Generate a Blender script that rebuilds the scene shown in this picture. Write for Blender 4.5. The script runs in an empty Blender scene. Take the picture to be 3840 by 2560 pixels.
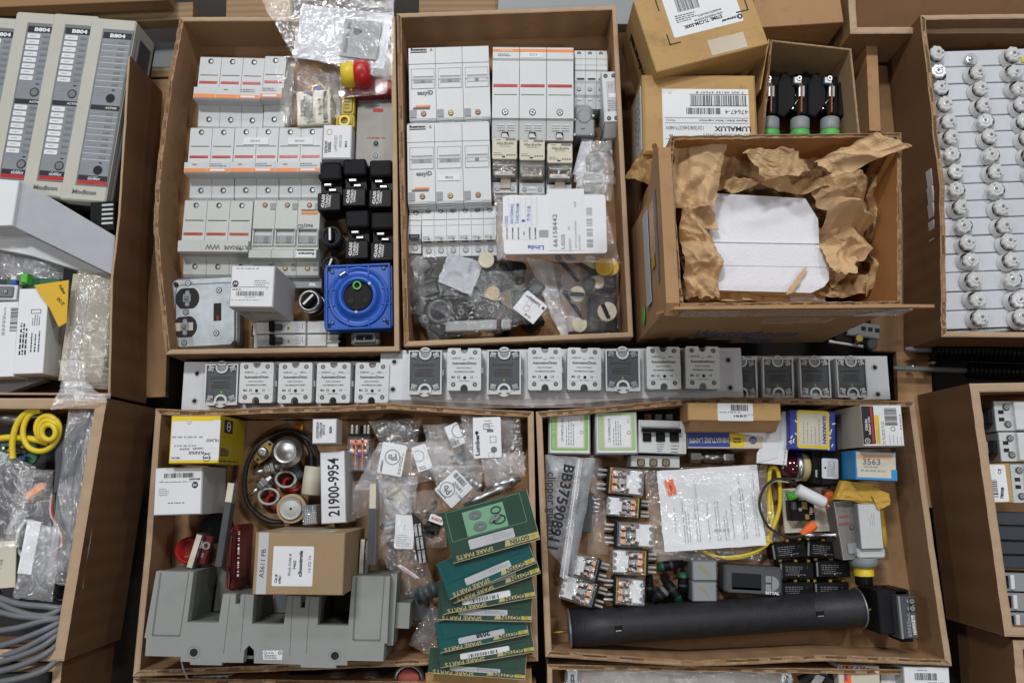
import bpy, math, random
from mathutils import Vector, Matrix, noise
random.seed(7)
S = bpy.context.scene
COL = S.collection
# ------------------------------------------------------------ camera, light
U = 0.0004                 # one builder unit in metres
F = 3093.0                 # focal length in photo pixels
TH = math.atan(540.0/F)
H = 1.2
cd = bpy.data.cameras.new('camera'); cam = bpy.data.objects.new('camera', cd); COL.objects.link(cam)
cam.location = (0, 0, H); cam.rotation_euler = (TH, 0, 0)
cd.sensor_width = 36.0; cd.lens = F/3840*36.0; cd.clip_end = 60; cd.clip_start = 0.02
S.camera = cam
W = bpy.data.worlds.new('World'); S.world = W; W.use_nodes = True
bg = W.node_tree.nodes['Background']; bg.inputs[0].default_value = (1.0, .98, .96, 1); bg.inputs[1].default_value = 0.095
def area(name, loc, target, sx, sy, power, col):
    l = bpy.data.lights.new(name, 'AREA'); l.shape = 'RECTANGLE'; l.size = sx; l.size_y = sy; l.energy = power; l.color = col
    o = bpy.data.objects.new(name, l); COL.objects.link(o); o.location = loc
    o.rotation_euler = (Vector(target)-Vector(loc)).to_track_quat('-Z', 'Y').to_euler(); return o
area('ceiling_lamp_near', (-0.9, 2.2, 3.6), (0, .3, 0), 0.6, 0.3, 68, (.975, .985, 1))
area('ceiling_lamp_side', (1.6, 2.2, 3.6), (0, .3, 0), 0.6, 0.3, 36, (.975, .985, 1))
area('ceiling_lamp_far', (-0.3, 4.4, 4.0), (0, .3, 0), 1.6, 0.4, 52, (.95, .97, 1))
area('added_lamp_left', (-3.4, 0.6, 3.8), (0, .3, 0), 0.6, 0.3, 25, (.98, .985, 1))  # extra lamp added to put highlights on the crumpled bags
area('added_lamp_right', (3.6, 0.3, 3.8), (0, .3, 0), 0.6, 0.3, 17, (.97, .98, 1))  # added opposite the left one, again for glints on the bags
area('added_lamp_rear', (0.6, -1.6, 3.4), (0, .3, 0), 0.4, 0.25, 15, (1, .98, .96))  # added for bag highlights, also brightens faces turned to the viewer
S.view_settings.view_transform = 'Standard'; S.view_settings.look = 'None'; S.view_settings.exposure = -0.1; S.view_settings.gamma = 1
S.cycles.max_bounces = 8; S.cycles.transparent_max_bounces = 16; S.cycles.caustics_reflective = False; S.cycles.caustics_refractive = False
S.cycles.transmission_bounces = 4; S.cycles.glossy_bounces = 3; S.cycles.diffuse_bounces = 3
S.cycles.use_denoising = True; S.cycles.sample_clamp_indirect = 4.0

# ------------------------------------------------------------ pixel <-> world
def P(u, v, z):
    """photo pixel (3840 wide) on the horizontal plane z (builder units) -> world metres"""
    x = (u-1920)/F; y = -(v-1280)/F
    wy = y*math.cos(TH)+math.sin(TH); wz = y*math.sin(TH)-math.cos(TH)
    t = (z*U-H)/wz
    return Vector((x*t, wy*t, z*U))
def zm(ox, oy, s): return lambda x, y: (ox+x/s, oy+y/s)
z1 = zm(0, 0, 1.8234); z2 = zm(540, 0, 2.24); z3 = zm(540, 640, 2.24); z4 = zm(1460, 0, 2.306); z5 = zm(1460, 640, 2.306)
z6 = zm(2300, 0, 2.24); z7 = zm(2300, 640, 2.0276); z8 = zm(3100, 0, 2.2405); y1 = zm(0, 760, 2.011); y2 = zm(0, 1440, 1.4)
y3 = zm(500, 1500, 2.8); y4 = zm(500, 1940, 2.352); y5 = zm(1240, 1500, 2.8); y6 = zm(1340, 1860, 2.2405)
y7 = zm(1980, 1480, 2.7035); y8 = zm(1980, 2000, 2.735); x1 = zm(2700, 1480, 2.7035); x2 = zm(2700, 2000, 2.735)
x3 = zm(3300, 660, 1.8667); x4 = zm(3400, 1400, 1.352); x5 = zm(640, 1260, 1.7294); x6 = zm(1900, 1260, 1.568)
def quad(zf, *xy): return [zf(xy[i], xy[i+1]) for i in range(0, len(xy), 2)]
def rect(u0, v0, u1, v1): return [(u0, v0), (u1, v0), (u1, v1), (u0, v1)]
def rectz(zf, a, b, c, d):
    p, q = zf(a, b), zf(c, d); return rect(p[0], p[1], q[0], q[1])

# ------------------------------------------------------------ materials
MATS = {}
def mk(name, col, rough=.5, metal=0, var=.08, vs=40., bump=0., bs=400., spec=.5, wave=None, coat=0, alpha=1, trans=0, emit=0, speck=0):
    m = bpy.data.materials.new(name); m.use_nodes = True; nt = m.node_tree; b = nt.nodes['Principled BSDF']
    b.inputs['Metallic'].default_value = metal; b.inputs['Specular IOR Level'].default_value = spec
    b.inputs['Coat Weight'].default_value = coat; b.inputs['Alpha'].default_value = alpha; b.inputs['Transmission Weight'].default_value = trans
    tc = nt.nodes.new('ShaderNodeTexCoord'); geo = nt.nodes.new('ShaderNodeNewGeometry')
    n = nt.nodes.new('ShaderNodeTexNoise'); n.inputs['Scale'].default_value = vs; n.inputs['Detail'].default_value = 6
    nt.links.new(geo.outputs['Position'], n.inputs['Vector'])
    mx = nt.nodes.new('ShaderNodeMix'); mx.data_type = 'RGBA'
    a = [max(0, c*(1-var*1.6)) for c in col]; d = [min(1, c*(1+var*1.3)) for c in col]
    mx.inputs[6].default_value = (*a, 1); mx.inputs[7].default_value = (*d, 1); nt.links.new(n.outputs['Fac'], mx.inputs[0])
    out = mx.outputs[2]
    if wave:
        w = nt.nodes.new('ShaderNodeTexWave'); w.inputs['Scale'].default_value = wave[0]; w.inputs['Distortion'].default_value = .6
        w.inputs['Detail'].default_value = 1; w.bands_direction = wave[2] if len(wave) > 2 else 'Y'
        nt.links.new((tc.outputs['Object']), w.inputs['Vector'])
        m2 = nt.nodes.new('ShaderNodeMix'); m2.data_type = 'RGBA'; m2.blend_type = 'MULTIPLY'; m2.inputs[0].default_value = wave[1]
        nt.links.new(out, m2.inputs[6]); nt.links.new(w.outputs['Color'], m2.inputs[7]); out = m2.outputs[2]
    if speck:
        n3 = nt.nodes.new('ShaderNodeTexNoise'); n3.inputs['Scale'].default_value = 25; n3.inputs['Detail'].default_value = 10; n3.inputs['Roughness'].default_value = .75
        nt.links.new(geo.outputs['Position'], n3.inputs['Vector'])
        r3 = nt.nodes.new('ShaderNodeValToRGB'); r3.color_ramp.elements[0].position = .34; r3.color_ramp.elements[1].position = .47
        r3.color_ramp.elements[0].color = (1-speck, 1-speck*1.05, 1-speck*1.15, 1); r3.color_ramp.elements[1].color = (1, 1, 1, 1)
        nt.links.new(n3.outputs['Fac'], r3.inputs[0])
        m3 = nt.nodes.new('ShaderNodeMix'); m3.data_type = 'RGBA'; m3.blend_type = 'MULTIPLY'; m3.inputs[0].default_value = 1
        nt.links.new(out, m3.inputs[6]); nt.links.new(r3.outputs[0], m3.inputs[7]); out = m3.outputs[2]
    nt.links.new(out, b.inputs['Base Color'])
    mr = nt.nodes.new('ShaderNodeMapRange'); mr.inputs[3].default_value = max(.03, rough-.08); mr.inputs[4].default_value = min(1, rough+.1)
    nt.links.new(n.outputs['Fac'], mr.inputs[0]); nt.links.new(mr.outputs[0], b.inputs['Roughness'])
    if bump:
        n2 = nt.nodes.new('ShaderNodeTexNoise'); n2.inputs['Scale'].default_value = bs; n2.inputs['Detail'].default_value = 4
        nt.links.new(geo.outputs['Position'], n2.inputs['Vector'])
        bp = nt.nodes.new('ShaderNodeBump'); bp.inputs['Strength'].default_value = bump; bp.inputs['Distance'].default_value = .002
        nt.links.new(n2.outputs['Fac'], bp.inputs['Height']); nt.links.new(bp.outputs[0], b.inputs['Normal'])
    if emit:
        b.inputs['Emission Color'].default_value = (*col, 1); b.inputs['Emission Strength'].default_value = emit
    MATS[name] = m; return name
mk('card', (.41, .242, .128), .85, var=.13, vs=7, bump=.2, bs=200, spec=.2, wave=(160, .16), speck=.16)
mk('cardB', (.35, .205, .106), .85, var=.08, vs=12, bump=.12, bs=260, spec=.2, wave=(160, .18, 'X'), speck=.2)
mk('cardD', (.20, .105, .052), .85, var=.1, vs=10, bump=.1, spec=.2, wave=(150, .14, 'X'), speck=.12)  # shade of outer carton faces and gaps is put into this brown
mk('cardG', (.52, .33, .14), .8, var=.10, vs=14, bump=.15, bs=200, spec=.25, speck=.22)
mk('cardA', (.37, .26, .15), .8, var=.06, vs=14, bump=.12, bs=240, spec=.25, speck=.12)
mk('cardW', (.46, .27, .135), .8, var=.10, vs=10, bump=.15, bs=200, spec=.25, wave=(150, .1, 'X'), speck=.18)
mk('cardO', (.42, .205, .07), .8, var=.12, vs=10, bump=.1, spec=.2, speck=.12)
mk('edge', (.40, .265, .16), .9, var=.35, vs=170, bump=.5, bs=300, spec=.1)
mk('edgeL', (.50, .355, .235), .9, var=.1, vs=60, bump=.2, spec=.1)
mk('edgeD', (.16, .09, .05), .9, var=.5, vs=200)
mk('wood', (.36, .235, .12), .75, var=.15, vs=6, wave=(30, .25, 'Y'))
mk('ground', (.045, .036, .03), .9, var=.4, vs=9)
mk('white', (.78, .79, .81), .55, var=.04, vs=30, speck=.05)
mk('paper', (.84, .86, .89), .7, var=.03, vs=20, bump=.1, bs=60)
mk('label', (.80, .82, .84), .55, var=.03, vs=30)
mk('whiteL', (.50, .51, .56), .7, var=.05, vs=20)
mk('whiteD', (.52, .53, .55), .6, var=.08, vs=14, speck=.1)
mk('cream', (.66, .61, .49), .55, var=.05, vs=30)
mk('ltgrey', (.59, .605, .605), .42, var=.04, vs=35, bump=.05, speck=.05)
mk('ltgrey2', (.66, .68, .68), .42, var=.04, vs=35, speck=.05)
mk('warmgrey', (.54, .55, .52), .45, var=.05, vs=35, speck=.06)
mk('midgrey', (.28, .30, .31), .45, var=.06, vs=35)
mk('grey', (.18, .19, .20), .45, var=.08, vs=35)
mk('seam', (.20, .21, .215), .6)
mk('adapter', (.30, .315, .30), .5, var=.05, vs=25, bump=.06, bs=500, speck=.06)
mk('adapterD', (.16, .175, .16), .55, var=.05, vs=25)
mk('b804', (.52, .515, .45), .5, var=.04, vs=20, speck=.05)
mk('black', (.008, .008, .009), .42, var=.2, vs=40, spec=.16)
mk('blackM', (.016, .016, .018), .6, var=.2, vs=40, bump=.2, bs=350, spec=.12)
mk('rubber', (.022, .022, .026), .5, var=.3, vs=60, bump=.3, bs=500)
mk('dark', (.008, .008, .008), .7)
mk('ink', (.012, .012, .02), .6)
mk('inkG', (.16, .165, .18), .6)
mk('inkF', (.36, .37, .39), .6)
mk('inkB', (.05, .14, .45), .6)
mk('inkR', (.5, .03, .03), .6)
mk('inkW', (.75, .75, .75), .6)
mk('steel', (.50, .50, .49), .4, metal=1, var=.08, vs=60)
mk('chrome', (.62, .62, .63), .34, metal=1, var=.05)
mk('chromeB', (.85, .85, .86), .3, metal=.5)
mk('plate', (.25, .24, .22), .55, metal=.6, var=.06, vs=25)
mk('galv', (.42, .46, .48), .42, metal=.85, var=.22, vs=55, bump=.08, bs=60)
mk('galvD', (.40, .41, .42), .55, metal=.3)
mk('alu', (.66, .67, .69), .42, metal=.55, var=.04, vs=25)
mk('brass', (.38, .28, .10), .5, metal=1)
mk('gold', (.75, .50, .10), .35, metal=1)
mk('copper', (.42, .22, .12), .5, metal=.4)
mk('red', (.50, .018, .02), .35); mk('redD', (.30, .012, .012), .3, spec=.7)
mk('amber', (.42, .07, .015), .3)
mk('amberD', (.22, .06, .02), .4); mk('orange', (.85, .26, .05), .45); mk('orangeN', (.95, .17, .03), .6)
mk('yellow', (.80, .60, .03), .4, var=.06); mk('yellowD', (.47, .34, .01), .45); mk('yellowS', (.75, .45, .02), .5)
mk('envelope', (.62, .37, .06), .7, var=.1, bump=.3, bs=60)
mk('blue', (.018, .10, .47), .34, var=.08); mk('blueD', (.01, .06, .30), .4); mk('blueB', (.03, .28, .62), .5); mk('navy', (.03, .055, .33), .5)
mk('green', (.10, .50, .06), .45); mk('greenN', (.10, .50, .09), .45); mk('greenD', (.01, .09, .045), .5, var=.1)
mk('greenL', (.25, .50, .14), .55); mk('greenP', (.40, .56, .28), .55)
mk('pcb', (.02, .13, .05), .35, var=.2)
mk('teal', (.004, .088, .088), .38, var=.08); mk('forest', (.022, .066, .044), .38, var=.08); mk('mint', (.20, .42, .27), .4)
mk('goyenY', (.50, .44, .20), .5); mk('cardtan', (.50, .37, .21), .7)
mk('beige', (.50, .46, .38), .6, var=.05, speck=.06); mk('disk', (.62, .57, .42), .6); mk('peach', (.80, .50, .32), .6)
mk('maroon', (.14, .014, .02), .35); mk('purple', (.06, .003, .012), .12, spec=.8, coat=.5)
mk('inkBl', (.10, .17, .42), .7); mk('tapeL', (.50, .42, .30), .3); mk('slateB', (.24, .265, .29), .45); mk('slateB2', (.035, .04, .055), .4); mk('panelB', (.42, .44, .48), .5)
mk('cableG', (.17, .18, .20), .4); mk('brickR', (.40, .08, .06), .6); mk('brownM', (.20, .165, .14), .38, metal=.3)
mk('foam', (.80, .81, .86), .85, var=.03, vs=60, bump=.5, bs=260, spec=.1)
mk('kraft', (.64, .43, .235), .72, var=.06, vs=12, bump=.3, bs=35, spec=.25)
mk('sleeve', (.30, .018, .02), .35)
mk('slate', (.075, .08, .088), .42, bump=.08, bs=600)
mk('screen', (.02, .022, .025), .12, spec=.7)
mk('porcelain', (.66, .66, .66), .15, spec=.7, coat=.4, var=.04)
mk('panelW', (.60, .62, .66), .35, var=.03)
mk('copperB', (.80, .42, .24), .4)
mk('copperPcb', (.35, .17, .10), .4)
def bagmat(name, fac, milk, tint=(.80, .82, .86), rough=.13):
    m = bpy.data.materials.new(name); m.use_nodes = True; nt = m.node_tree; nt.nodes.remove(nt.nodes['Principled BSDF'])
    out = nt.nodes['Material Output']; tr = nt.nodes.new('ShaderNodeBsdfTransparent'); tr.inputs[0].default_value = (.985, .985, .985, 1)
    b = nt.nodes.new('ShaderNodeBsdfPrincipled'); b.inputs['Base Color'].default_value = (*tint, 1); b.inputs['Roughness'].default_value = .6
    g = nt.nodes.new('ShaderNodeBsdfGlossy'); g.inputs['Roughness'].default_value = rough; g.inputs[0].default_value = (1, 1, 1, 1)
    geo = nt.nodes.new('ShaderNodeNewGeometry')
    n = nt.nodes.new('ShaderNodeTexNoise'); n.inputs['Scale'].default_value = 30; n.inputs['Detail'].default_value = 5; nt.links.new(geo.outputs['Position'], n.inputs['Vector'])
    vo = nt.nodes.new('ShaderNodeTexNoise'); vo.inputs['Scale'].default_value = 36; vo.inputs['Detail'].default_value = 2.5; vo.inputs['Distortion'].default_value = 3.5
    nt.links.new(geo.outputs['Position'], vo.inputs['Vector'])
    bp = nt.nodes.new('ShaderNodeBump'); bp.inputs['Strength'].default_value = .7; bp.inputs['Distance'].default_value = .005; nt.links.new(vo.outputs['Fac'], bp.inputs['Height'])
    nt.links.new(bp.outputs[0], g.inputs['Normal'])
    mr = nt.nodes.new('ShaderNodeMapRange'); mr.inputs[1].default_value = .35; mr.inputs[2].default_value = .7; mr.inputs[3].default_value = fac*.45; mr.inputs[4].default_value = min(1, fac*1.7)
    nt.links.new(n.outputs['Fac'], mr.inputs[0])
    m1 = nt.nodes.new('ShaderNodeMixShader'); nt.links.new(mr.outputs[0], m1.inputs[0]); nt.links.new(tr.outputs[0], m1.inputs[1]); nt.links.new(b.outputs[0], m1.inputs[2])
    lw = nt.nodes.new('ShaderNodeLayerWeight'); lw.inputs['Blend'].default_value = .3
    cr = nt.nodes.new('ShaderNodeMapRange'); cr.inputs[3].default_value = milk*.13; cr.inputs[4].default_value = milk*.8; nt.links.new(lw.outputs['Facing'], cr.inputs[0]); nt.links.new(cr.outputs[0], g.inputs[0])
    m2 = nt.nodes.new('ShaderNodeAddShader'); nt.links.new(m1.outputs[0], m2.inputs[0]); nt.links.new(g.outputs[0], m2.inputs[1])
    nt.links.new(m2.outputs[0], out.inputs[0]); MATS[name] = m; return name
bagmat('bag', .045, .60, rough=.09); bagmat('bagM', .15, .60, rough=.10); bagmat('bagW', .34, .4); bagmat('bagY', .25, .4, (.50, .46, .38)); bagmat('clear', .07, .55, rough=.08); bagmat('bagD', .014, .24, rough=.06)
bagmat('bagZ', .50, .15, (.50, .53, .57), rough=.2)
bagmat('clearY', .22, .3, (.55, .5, .02)); bagmat('tape', .16, .3, (.55, .42, .28)); bagmat('smoke', .35, .3, (.25, .24, .22), .08)

# ------------------------------------------------------------ mesh builder
TXT = {}
def text_data(s, bold=0.0):
    k = (s, bold)
    if k in TXT: return TXT[k]
    c = bpy.data.curves.new('t', 'FONT'); c.body = s; c.size = 1; c.resolution_u = 2; c.align_x = 'CENTER'; c.align_y = 'CENTER'; c.offset = bold
    o = bpy.data.objects.new('t', c); COL.objects.link(o); dg = bpy.context.evaluated_depsgraph_get(); me = o.evaluated_get(dg).to_mesh()
    vs = [tuple(v.co) for v in me.vertices]; fs = [tuple(p.vertices) for p in me.polygons]
    o.evaluated_get(dg).to_mesh_clear(); bpy.data.objects.remove(o); bpy.data.curves.remove(c)
    xs = [v[0] for v in vs] or [0]; ys = [v[1] for v in vs] or [0]
    TXT[k] = (vs, fs, max(xs)-min(xs), (max(xs)+min(xs))/2); return TXT[k]

class MB:
    def __init__(s, sx=1, sy=1, sz=1, h=0):
        s.v = []; s.f = []; s.m = []; s.sm = []; s.mats = []; s.k = (sx*U, sy*U, sz*U); s.M = None; s.h = h
    def mi(s, mat):
        if mat not in s.mats: s.mats.append(mat)
        return s.mats.index(mat)
    def add(s, vs, fs, mat, smooth=False):
        o = len(s.v); kx, ky, kz = s.k; M = s.M
        for x, y, z in vs:
            if M is not None: x, y, z = M @ Vector((x, y, z))
            s.v.append((x*kx, y*ky, z*kz))
        i = s.mi(mat)
        for f in fs: s.f.append(tuple(o+a for a in f)); s.m.append(i); s.sm.append(smooth)
        return s
    def prism(s, pts, z0, z1, mat, b=0, cap=None, top=None):
        n = len(pts); a = sum(pts[i][0]*pts[(i+1) % n][1]-pts[(i+1) % n][0]*pts[i][1] for i in range(n))
        if a < 0: pts = pts[::-1]
        vs = [(x, y, z0) for x, y in pts]
        rings = [(pts, z1-b if b else z1)]
        if b:
            ins = []
            for i in range(n):
                p, q, r = Vector(pts[i-1]), Vector(pts[i]), Vector(pts[(i+1) % n])
                d1 = (q-p); d2 = (r-q)
                if d1.length < 1e-6 or d2.length < 1e-6: ins.append(tuple(q)); continue
                d1.normalize(); d2.normalize()
                n1 = Vector((-d1.y, d1.x)); n2 = Vector((-d2.y, d2.x)); m = n1+n2
                if m.length < .2: m = n1
                m.normalize(); ins.append(tuple(q+m*b/max(.5, m.dot(n1))))
            rings.append((ins, z1))
        fs = [tuple(range(n))[::-1]]
        for pts2, z in rings: vs += [(x, y, z) for x, y in pts2]
        for k in range(len(rings)):
            for i in range(n): j = (i+1) % n; fs.append((k*n+i, k*n+j, (k+1)*n+j, (k+1)*n+i))
        L = len(rings)*n; s.add(vs, fs, mat)
        s.add(vs[L:], [tuple(range(n))], top or mat); return s
    def box(s, x0, y0, x1, y1, z0, z1, mat, b=0, top=None):
        if x1 < x0: x0, x1 = x1, x0
        if y1 < y0: y0, y1 = y1, y0
        return s.prism([(x0, y0), (x1, y0), (x1, y1), (x0, y1)], z0, z1, mat, b, top=top)
    def rbox(s, x0, y0, x1, y1, z0, z1, r, mat, b=0, n=4, top=None):
        if x1 < x0: x0, x1 = x1, x0
        if y1 < y0: y0, y1 = y1, y0
        pts = []
        for cx, cy, a0 in ((x1-r, y0+r, -90), (x1-r, y1-r, 0), (x0+r, y1-r, 90), (x0+r, y0+r, 180)):
            for i in range(n+1): a = math.radians(a0+90*i/n); pts.append((cx+r*math.cos(a), cy+r*math.sin(a)))
        return s.prism(pts, z0, z1, mat, b, top=top)
    def frame(s, x0, y0, x1, y1, t, z0, z1, mat):
        s.box(x0, y0, x1, y0+t, z0, z1, mat); s.box(x0, y1-t, x1, y1, z0, z1, mat)
        s.box(x0, y0+t, x0+t, y1-t, z0, z1, mat); s.box(x1-t, y0+t, x1, y1-t, z0, z1, mat); return s
    def disc(s, cx, cy, r, z0, z1, mat, n=20, b=0, sq=1, top=None):
        return s.prism([(cx+r*math.cos(2*math.pi*i/n), cy+r*sq*math.sin(2*math.pi*i/n)) for i in range(n)], z0, z1, mat, b, top=top)
    def lathe(s, cx, cy, prof, mat, n=24, smooth=True, axis='z', cz=0, close=False):
        vs = []; fs = []; m = len(prof)
        for i in range(n):
            a = 2*math.pi*i/n; c, d = math.cos(a), math.sin(a)
            for r, z in prof:
                if axis == 'z': vs.append((cx+r*c, cy+r*d, z+cz))
                elif axis == 'x': vs.append((cx+z, cy+r*c, cz+r*d))
                else: vs.append((cx+r*c, cy+z, cz-r*d))
        for i in range(n):
            j = (i+1) % n
            for k in range(m-1): fs.append((i*m+k, j*m+k, j*m+k+1, i*m+k+1))
            if close: fs.append((i*m+m-1, j*m+m-1, j*m, i*m))
        s.add(vs, fs, mat, smooth); return s
    def ring(s, cx, cy, r0, r1, z0, z1, mat, n=28, axis='z', cz=0):
        return s.lathe(cx, cy, [(r0, z0), (r1, z0), (r1, z1), (r0, z1)], mat, n, False, axis, cz, True)
    def tube(s, pts, r, mat, n=8, smooth=True, caps=True):
        pts = [Vector(p) for p in pts]; vs = []; fs = []; N = len(pts)
        up = Vector((0, 0, 1))
        for i, p in enumerate(pts):
            d = (pts[min(i+1, N-1)]-pts[max(i-1, 0)])
            if d.length < 1e-9: d = Vector((1, 0, 0))
            d.normalize(); a = d.cross(up)
            if a.length < .1: a = d.cross(Vector((0, 1, 0)))
            a.normalize(); b = a.cross(d); rr = r[i] if isinstance(r, (list, tuple)) else r
            for k in range(n): t = 2*math.pi*k/n; vs.append(tuple(p+(a*math.cos(t)+b*math.sin(t))*rr))
        for i in range(N-1):
            for k in range(n): l = (k+1) % n; fs.append((i*n+k, i*n+l, (i+1)*n+l, (i+1)*n+k))
        if caps: fs.append(tuple(range(n))); fs.append(tuple(range((N-1)*n, N*n))[::-1])
        s.add(vs, fs, mat, smooth); return s
    def ext(s, pts, a0, a1, mat, axis='x'):
        """closed profile: axis x -> pts are (y,z); axis y -> pts are (x,z)"""
        n = len(pts)
        if axis == 'x': vs = [(a0, y, z) for y, z in pts]+[(a1, y, z) for y, z in pts]
        else: vs = [(x, a0, z) for x, z in pts]+[(x, a1, z) for x, z in pts]
        fs = [(i, (i+1) % n, n+(i+1) % n, n+i) for i in range(n)]+[tuple(range(n))[::-1], tuple(range(n, 2*n))]
        s.add(vs, fs, mat); return s
    def text(s, t, x, y, size, z, mat='ink', rot=0, w=None, bold=0.0, M2=None):
        vs, fs, tw, tc = text_data(t, bold)
        if not fs: return s
        c, d = math.cos(math.radians(rot)), math.sin(math.radians(rot)); kx = size if w is None else w/max(tw, .01)
        o = []
        for a, b, _ in vs: a = (a-tc)*kx; b *= size; o.append((x+a*c-b*d, y+a*d+b*c, z))
        if M2 is not None: o = [tuple(M2 @ Vector(q)) for q in o]
        s.add(o, fs, mat); return s
    def bars(s, x0, y0, x1, y1, z, mat='ink', n=24, seed=1, vert=True):
        R = random.Random(seed); ws = [R.choice((1, 1, 2, 3)) for _ in range(n*2)]; T = sum(ws); p = 0; vs = []; fs = []
        for i, w in enumerate(ws):
            if i % 2 == 0:
                a = p/T; b = (p+w)/T; o = len(vs)
                if vert: vs += [(x0+(x1-x0)*a, y0, z), (x0+(x1-x0)*b, y0, z), (x0+(x1-x0)*b, y1, z), (x0+(x1-x0)*a, y1, z)]
                else: vs += [(x0, y0+(y1-y0)*a, z), (x1, y0+(y1-y0)*a, z), (x1, y0+(y1-y0)*b, z), (x0, y0+(y1-y0)*b, z)]
                fs.append((o, o+1, o+2, o+3))
            p += w
        s.add(vs, fs, mat); return s
    def lines(s, x0, y0, x1, y1, z, n=3, mat='inkF', t=3, seed=3, rot=0):
        """rows of illegibly small print"""
        R = random.Random(seed); vs = []; fs = []
        for i in range(n):
            a = (i+.5)/n; x = 0.0; e = R.uniform(.6, 1)
            while x < e:
                w = R.uniform(.04, .13); x2 = min(x+w, e); o = len(vs)
                if rot == 0:
                    y = y1+(y0-y1)*a; q = [(x0+(x1-x0)*x, y-t/2), (x0+(x1-x0)*x2, y-t/2), (x0+(x1-x0)*x2, y+t/2), (x0+(x1-x0)*x, y+t/2)]
                else:
                    xx = x0+(x1-x0)*a; q = [(xx-t/2, y0+(y1-y0)*x), (xx-t/2, y0+(y1-y0)*x2), (xx+t/2, y0+(y1-y0)*x2), (xx+t/2, y0+(y1-y0)*x)]
                vs += [(a_, b_, z) for a_, b_ in q]; fs.append((o, o+1, o+2, o+3)); x = x2+R.uniform(.02, .05)
        s.add(vs, fs, mat); return s
    def sheet(s, quad4, mat, nx=30, ny=30, zf=None, smooth=False, wob=0, seed=0, back=None):
        """grid over a quad of local points TL TR BR BL; zf(s,t,x,y)->z"""
        q = [Vector(p[:2]) for p in quad4]; vs = []; fs = []
        for j in range(ny+1):
            for i in range(nx+1):
                a, b = i/nx, j/ny; p = q[0]*(1-a)*(1-b)+q[1]*a*(1-b)+q[2]*a*b+q[3]*(1-a)*b
                if wob:
                    p = p+Vector((noise.noise(Vector((seed, b*6, a*2))), noise.noise(Vector((a*6, seed+9, b*2)))))*wob
                vs.append((p.x, p.y, zf(a, b, p.x, p.y)))
        for j in range(ny):
            for i in range(nx): o = j*(nx+1)+i; fs.append((o, o+nx+1, o+nx+2, o+1))
        s.add(vs, fs, mat, smooth)
        if back is not None:
            vb = [(x, y, z-back(z) if callable(back) else z-back) for x, y, z in vs]; s.add(vb, [f[::-1] for f in fs], mat, smooth)
        return s
    def done(s, name, parent=None, loc=None, rotz=0):
        me = bpy.data.meshes.new(name); me.from_pydata(s.v, [], s.f)
        for m in s.mats: me.materials.append(MATS[m])
        me.polygons.foreach_set('material_index', s.m); me.polygons.foreach_set('use_smooth', s.sm); me.update()
        o = bpy.data.objects.new(name, me); COL.objects.link(o)
        if parent: o.parent = parent
        if loc is not None: o.location = loc; o.rotation_euler = (0, 0, rotz)
        return o

def tag(o, label=None, cat=None, group=None, kind=None):
    if label: o['label'] = label
    if cat: o['category'] = cat
    if group: o['group'] = group
    if kind: o['kind'] = kind
    return o

class Thing:
    """a thing fitted to the four photo pixels of its top face (TL TR BR BL of its own frame); base at zt-h"""
    def __init__(s, name, label, cat, q, zt, h, group=None):
        p = [P(u, v, zt) for u, v in q]
        X = ((p[1]-p[0])+(p[2]-p[3]))/2; Y = ((p[0]-p[3])+(p[1]-p[2]))/2; c = (p[0]+p[1]+p[2]+p[3])/4
        d = lambda a, b: math.hypot(a[0]-b[0], a[1]-b[1])
        s.w = (d(q[0], q[1])+d(q[3], q[2]))/2; s.l = (d(q[0], q[3])+d(q[1], q[2]))/2
        s.sx = X.length/U/s.w; s.sy = Y.length/U/s.l; s.h = h; s.zt = zt; s.n = name
        ax = math.atan2(X.y, X.x); ay = math.atan2(-Y.x, Y.y)
        df = (ay-ax+math.pi) % (2*math.pi)-math.pi
        s.o = bpy.data.objects.new(name, None); s.o.empty_display_size = .01; COL.objects.link(s.o)
        s.o.location = (c.x, c.y, (zt-h)*U); s.o.rotation_euler = (0, 0, ax+df/2); tag(s.o, label, cat, group)
        s.x0, s.x1, s.y0, s.y1 = -s.w/2, s.w/2, -s.l/2, s.l/2
    def mb(s): return MB(s.sx, s.sy, 1, s.h)
    def part(s, name, m, parent=None): return m.done(name, parent or s.o)
    def L(s, u, v, z=None):
        """photo pixel -> local builder coordinates on height z above the base (default the top)"""
        zz = s.h if z is None else z
        p = P(u, v, s.zt-s.h+zz)-s.o.location; a = -s.o.rotation_euler[2]
        x = p.x*math.cos(a)-p.y*math.sin(a); y = p.x*math.sin(a)+p.y*math.cos(a)
        return (x/U/s.sx, y/U/s.sy)

def copy_tree(o, parent=None):
    c = o.copy(); COL.objects.link(c); c.parent = parent
    for ch in list(o.children): copy_tree(ch, c)
    return c
def dup(src, label, u, v, dz=0, rot=None, group=None, zt=None):
    """copy of a Thing with its top centre at photo pixel u,v"""
    c = copy_tree(src.o); z = (src.zt if zt is None else zt)+dz; p = P(u, v, z); c.location = (p.x, p.y, (z-src.h)*U)
    c.rotation_euler = (0, 0, (src.o.rotation_euler[2] if rot is None else math.radians(rot))+random.uniform(-.018, .018))
    c['label'] = label
    if group: c['group'] = group
    return c
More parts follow.
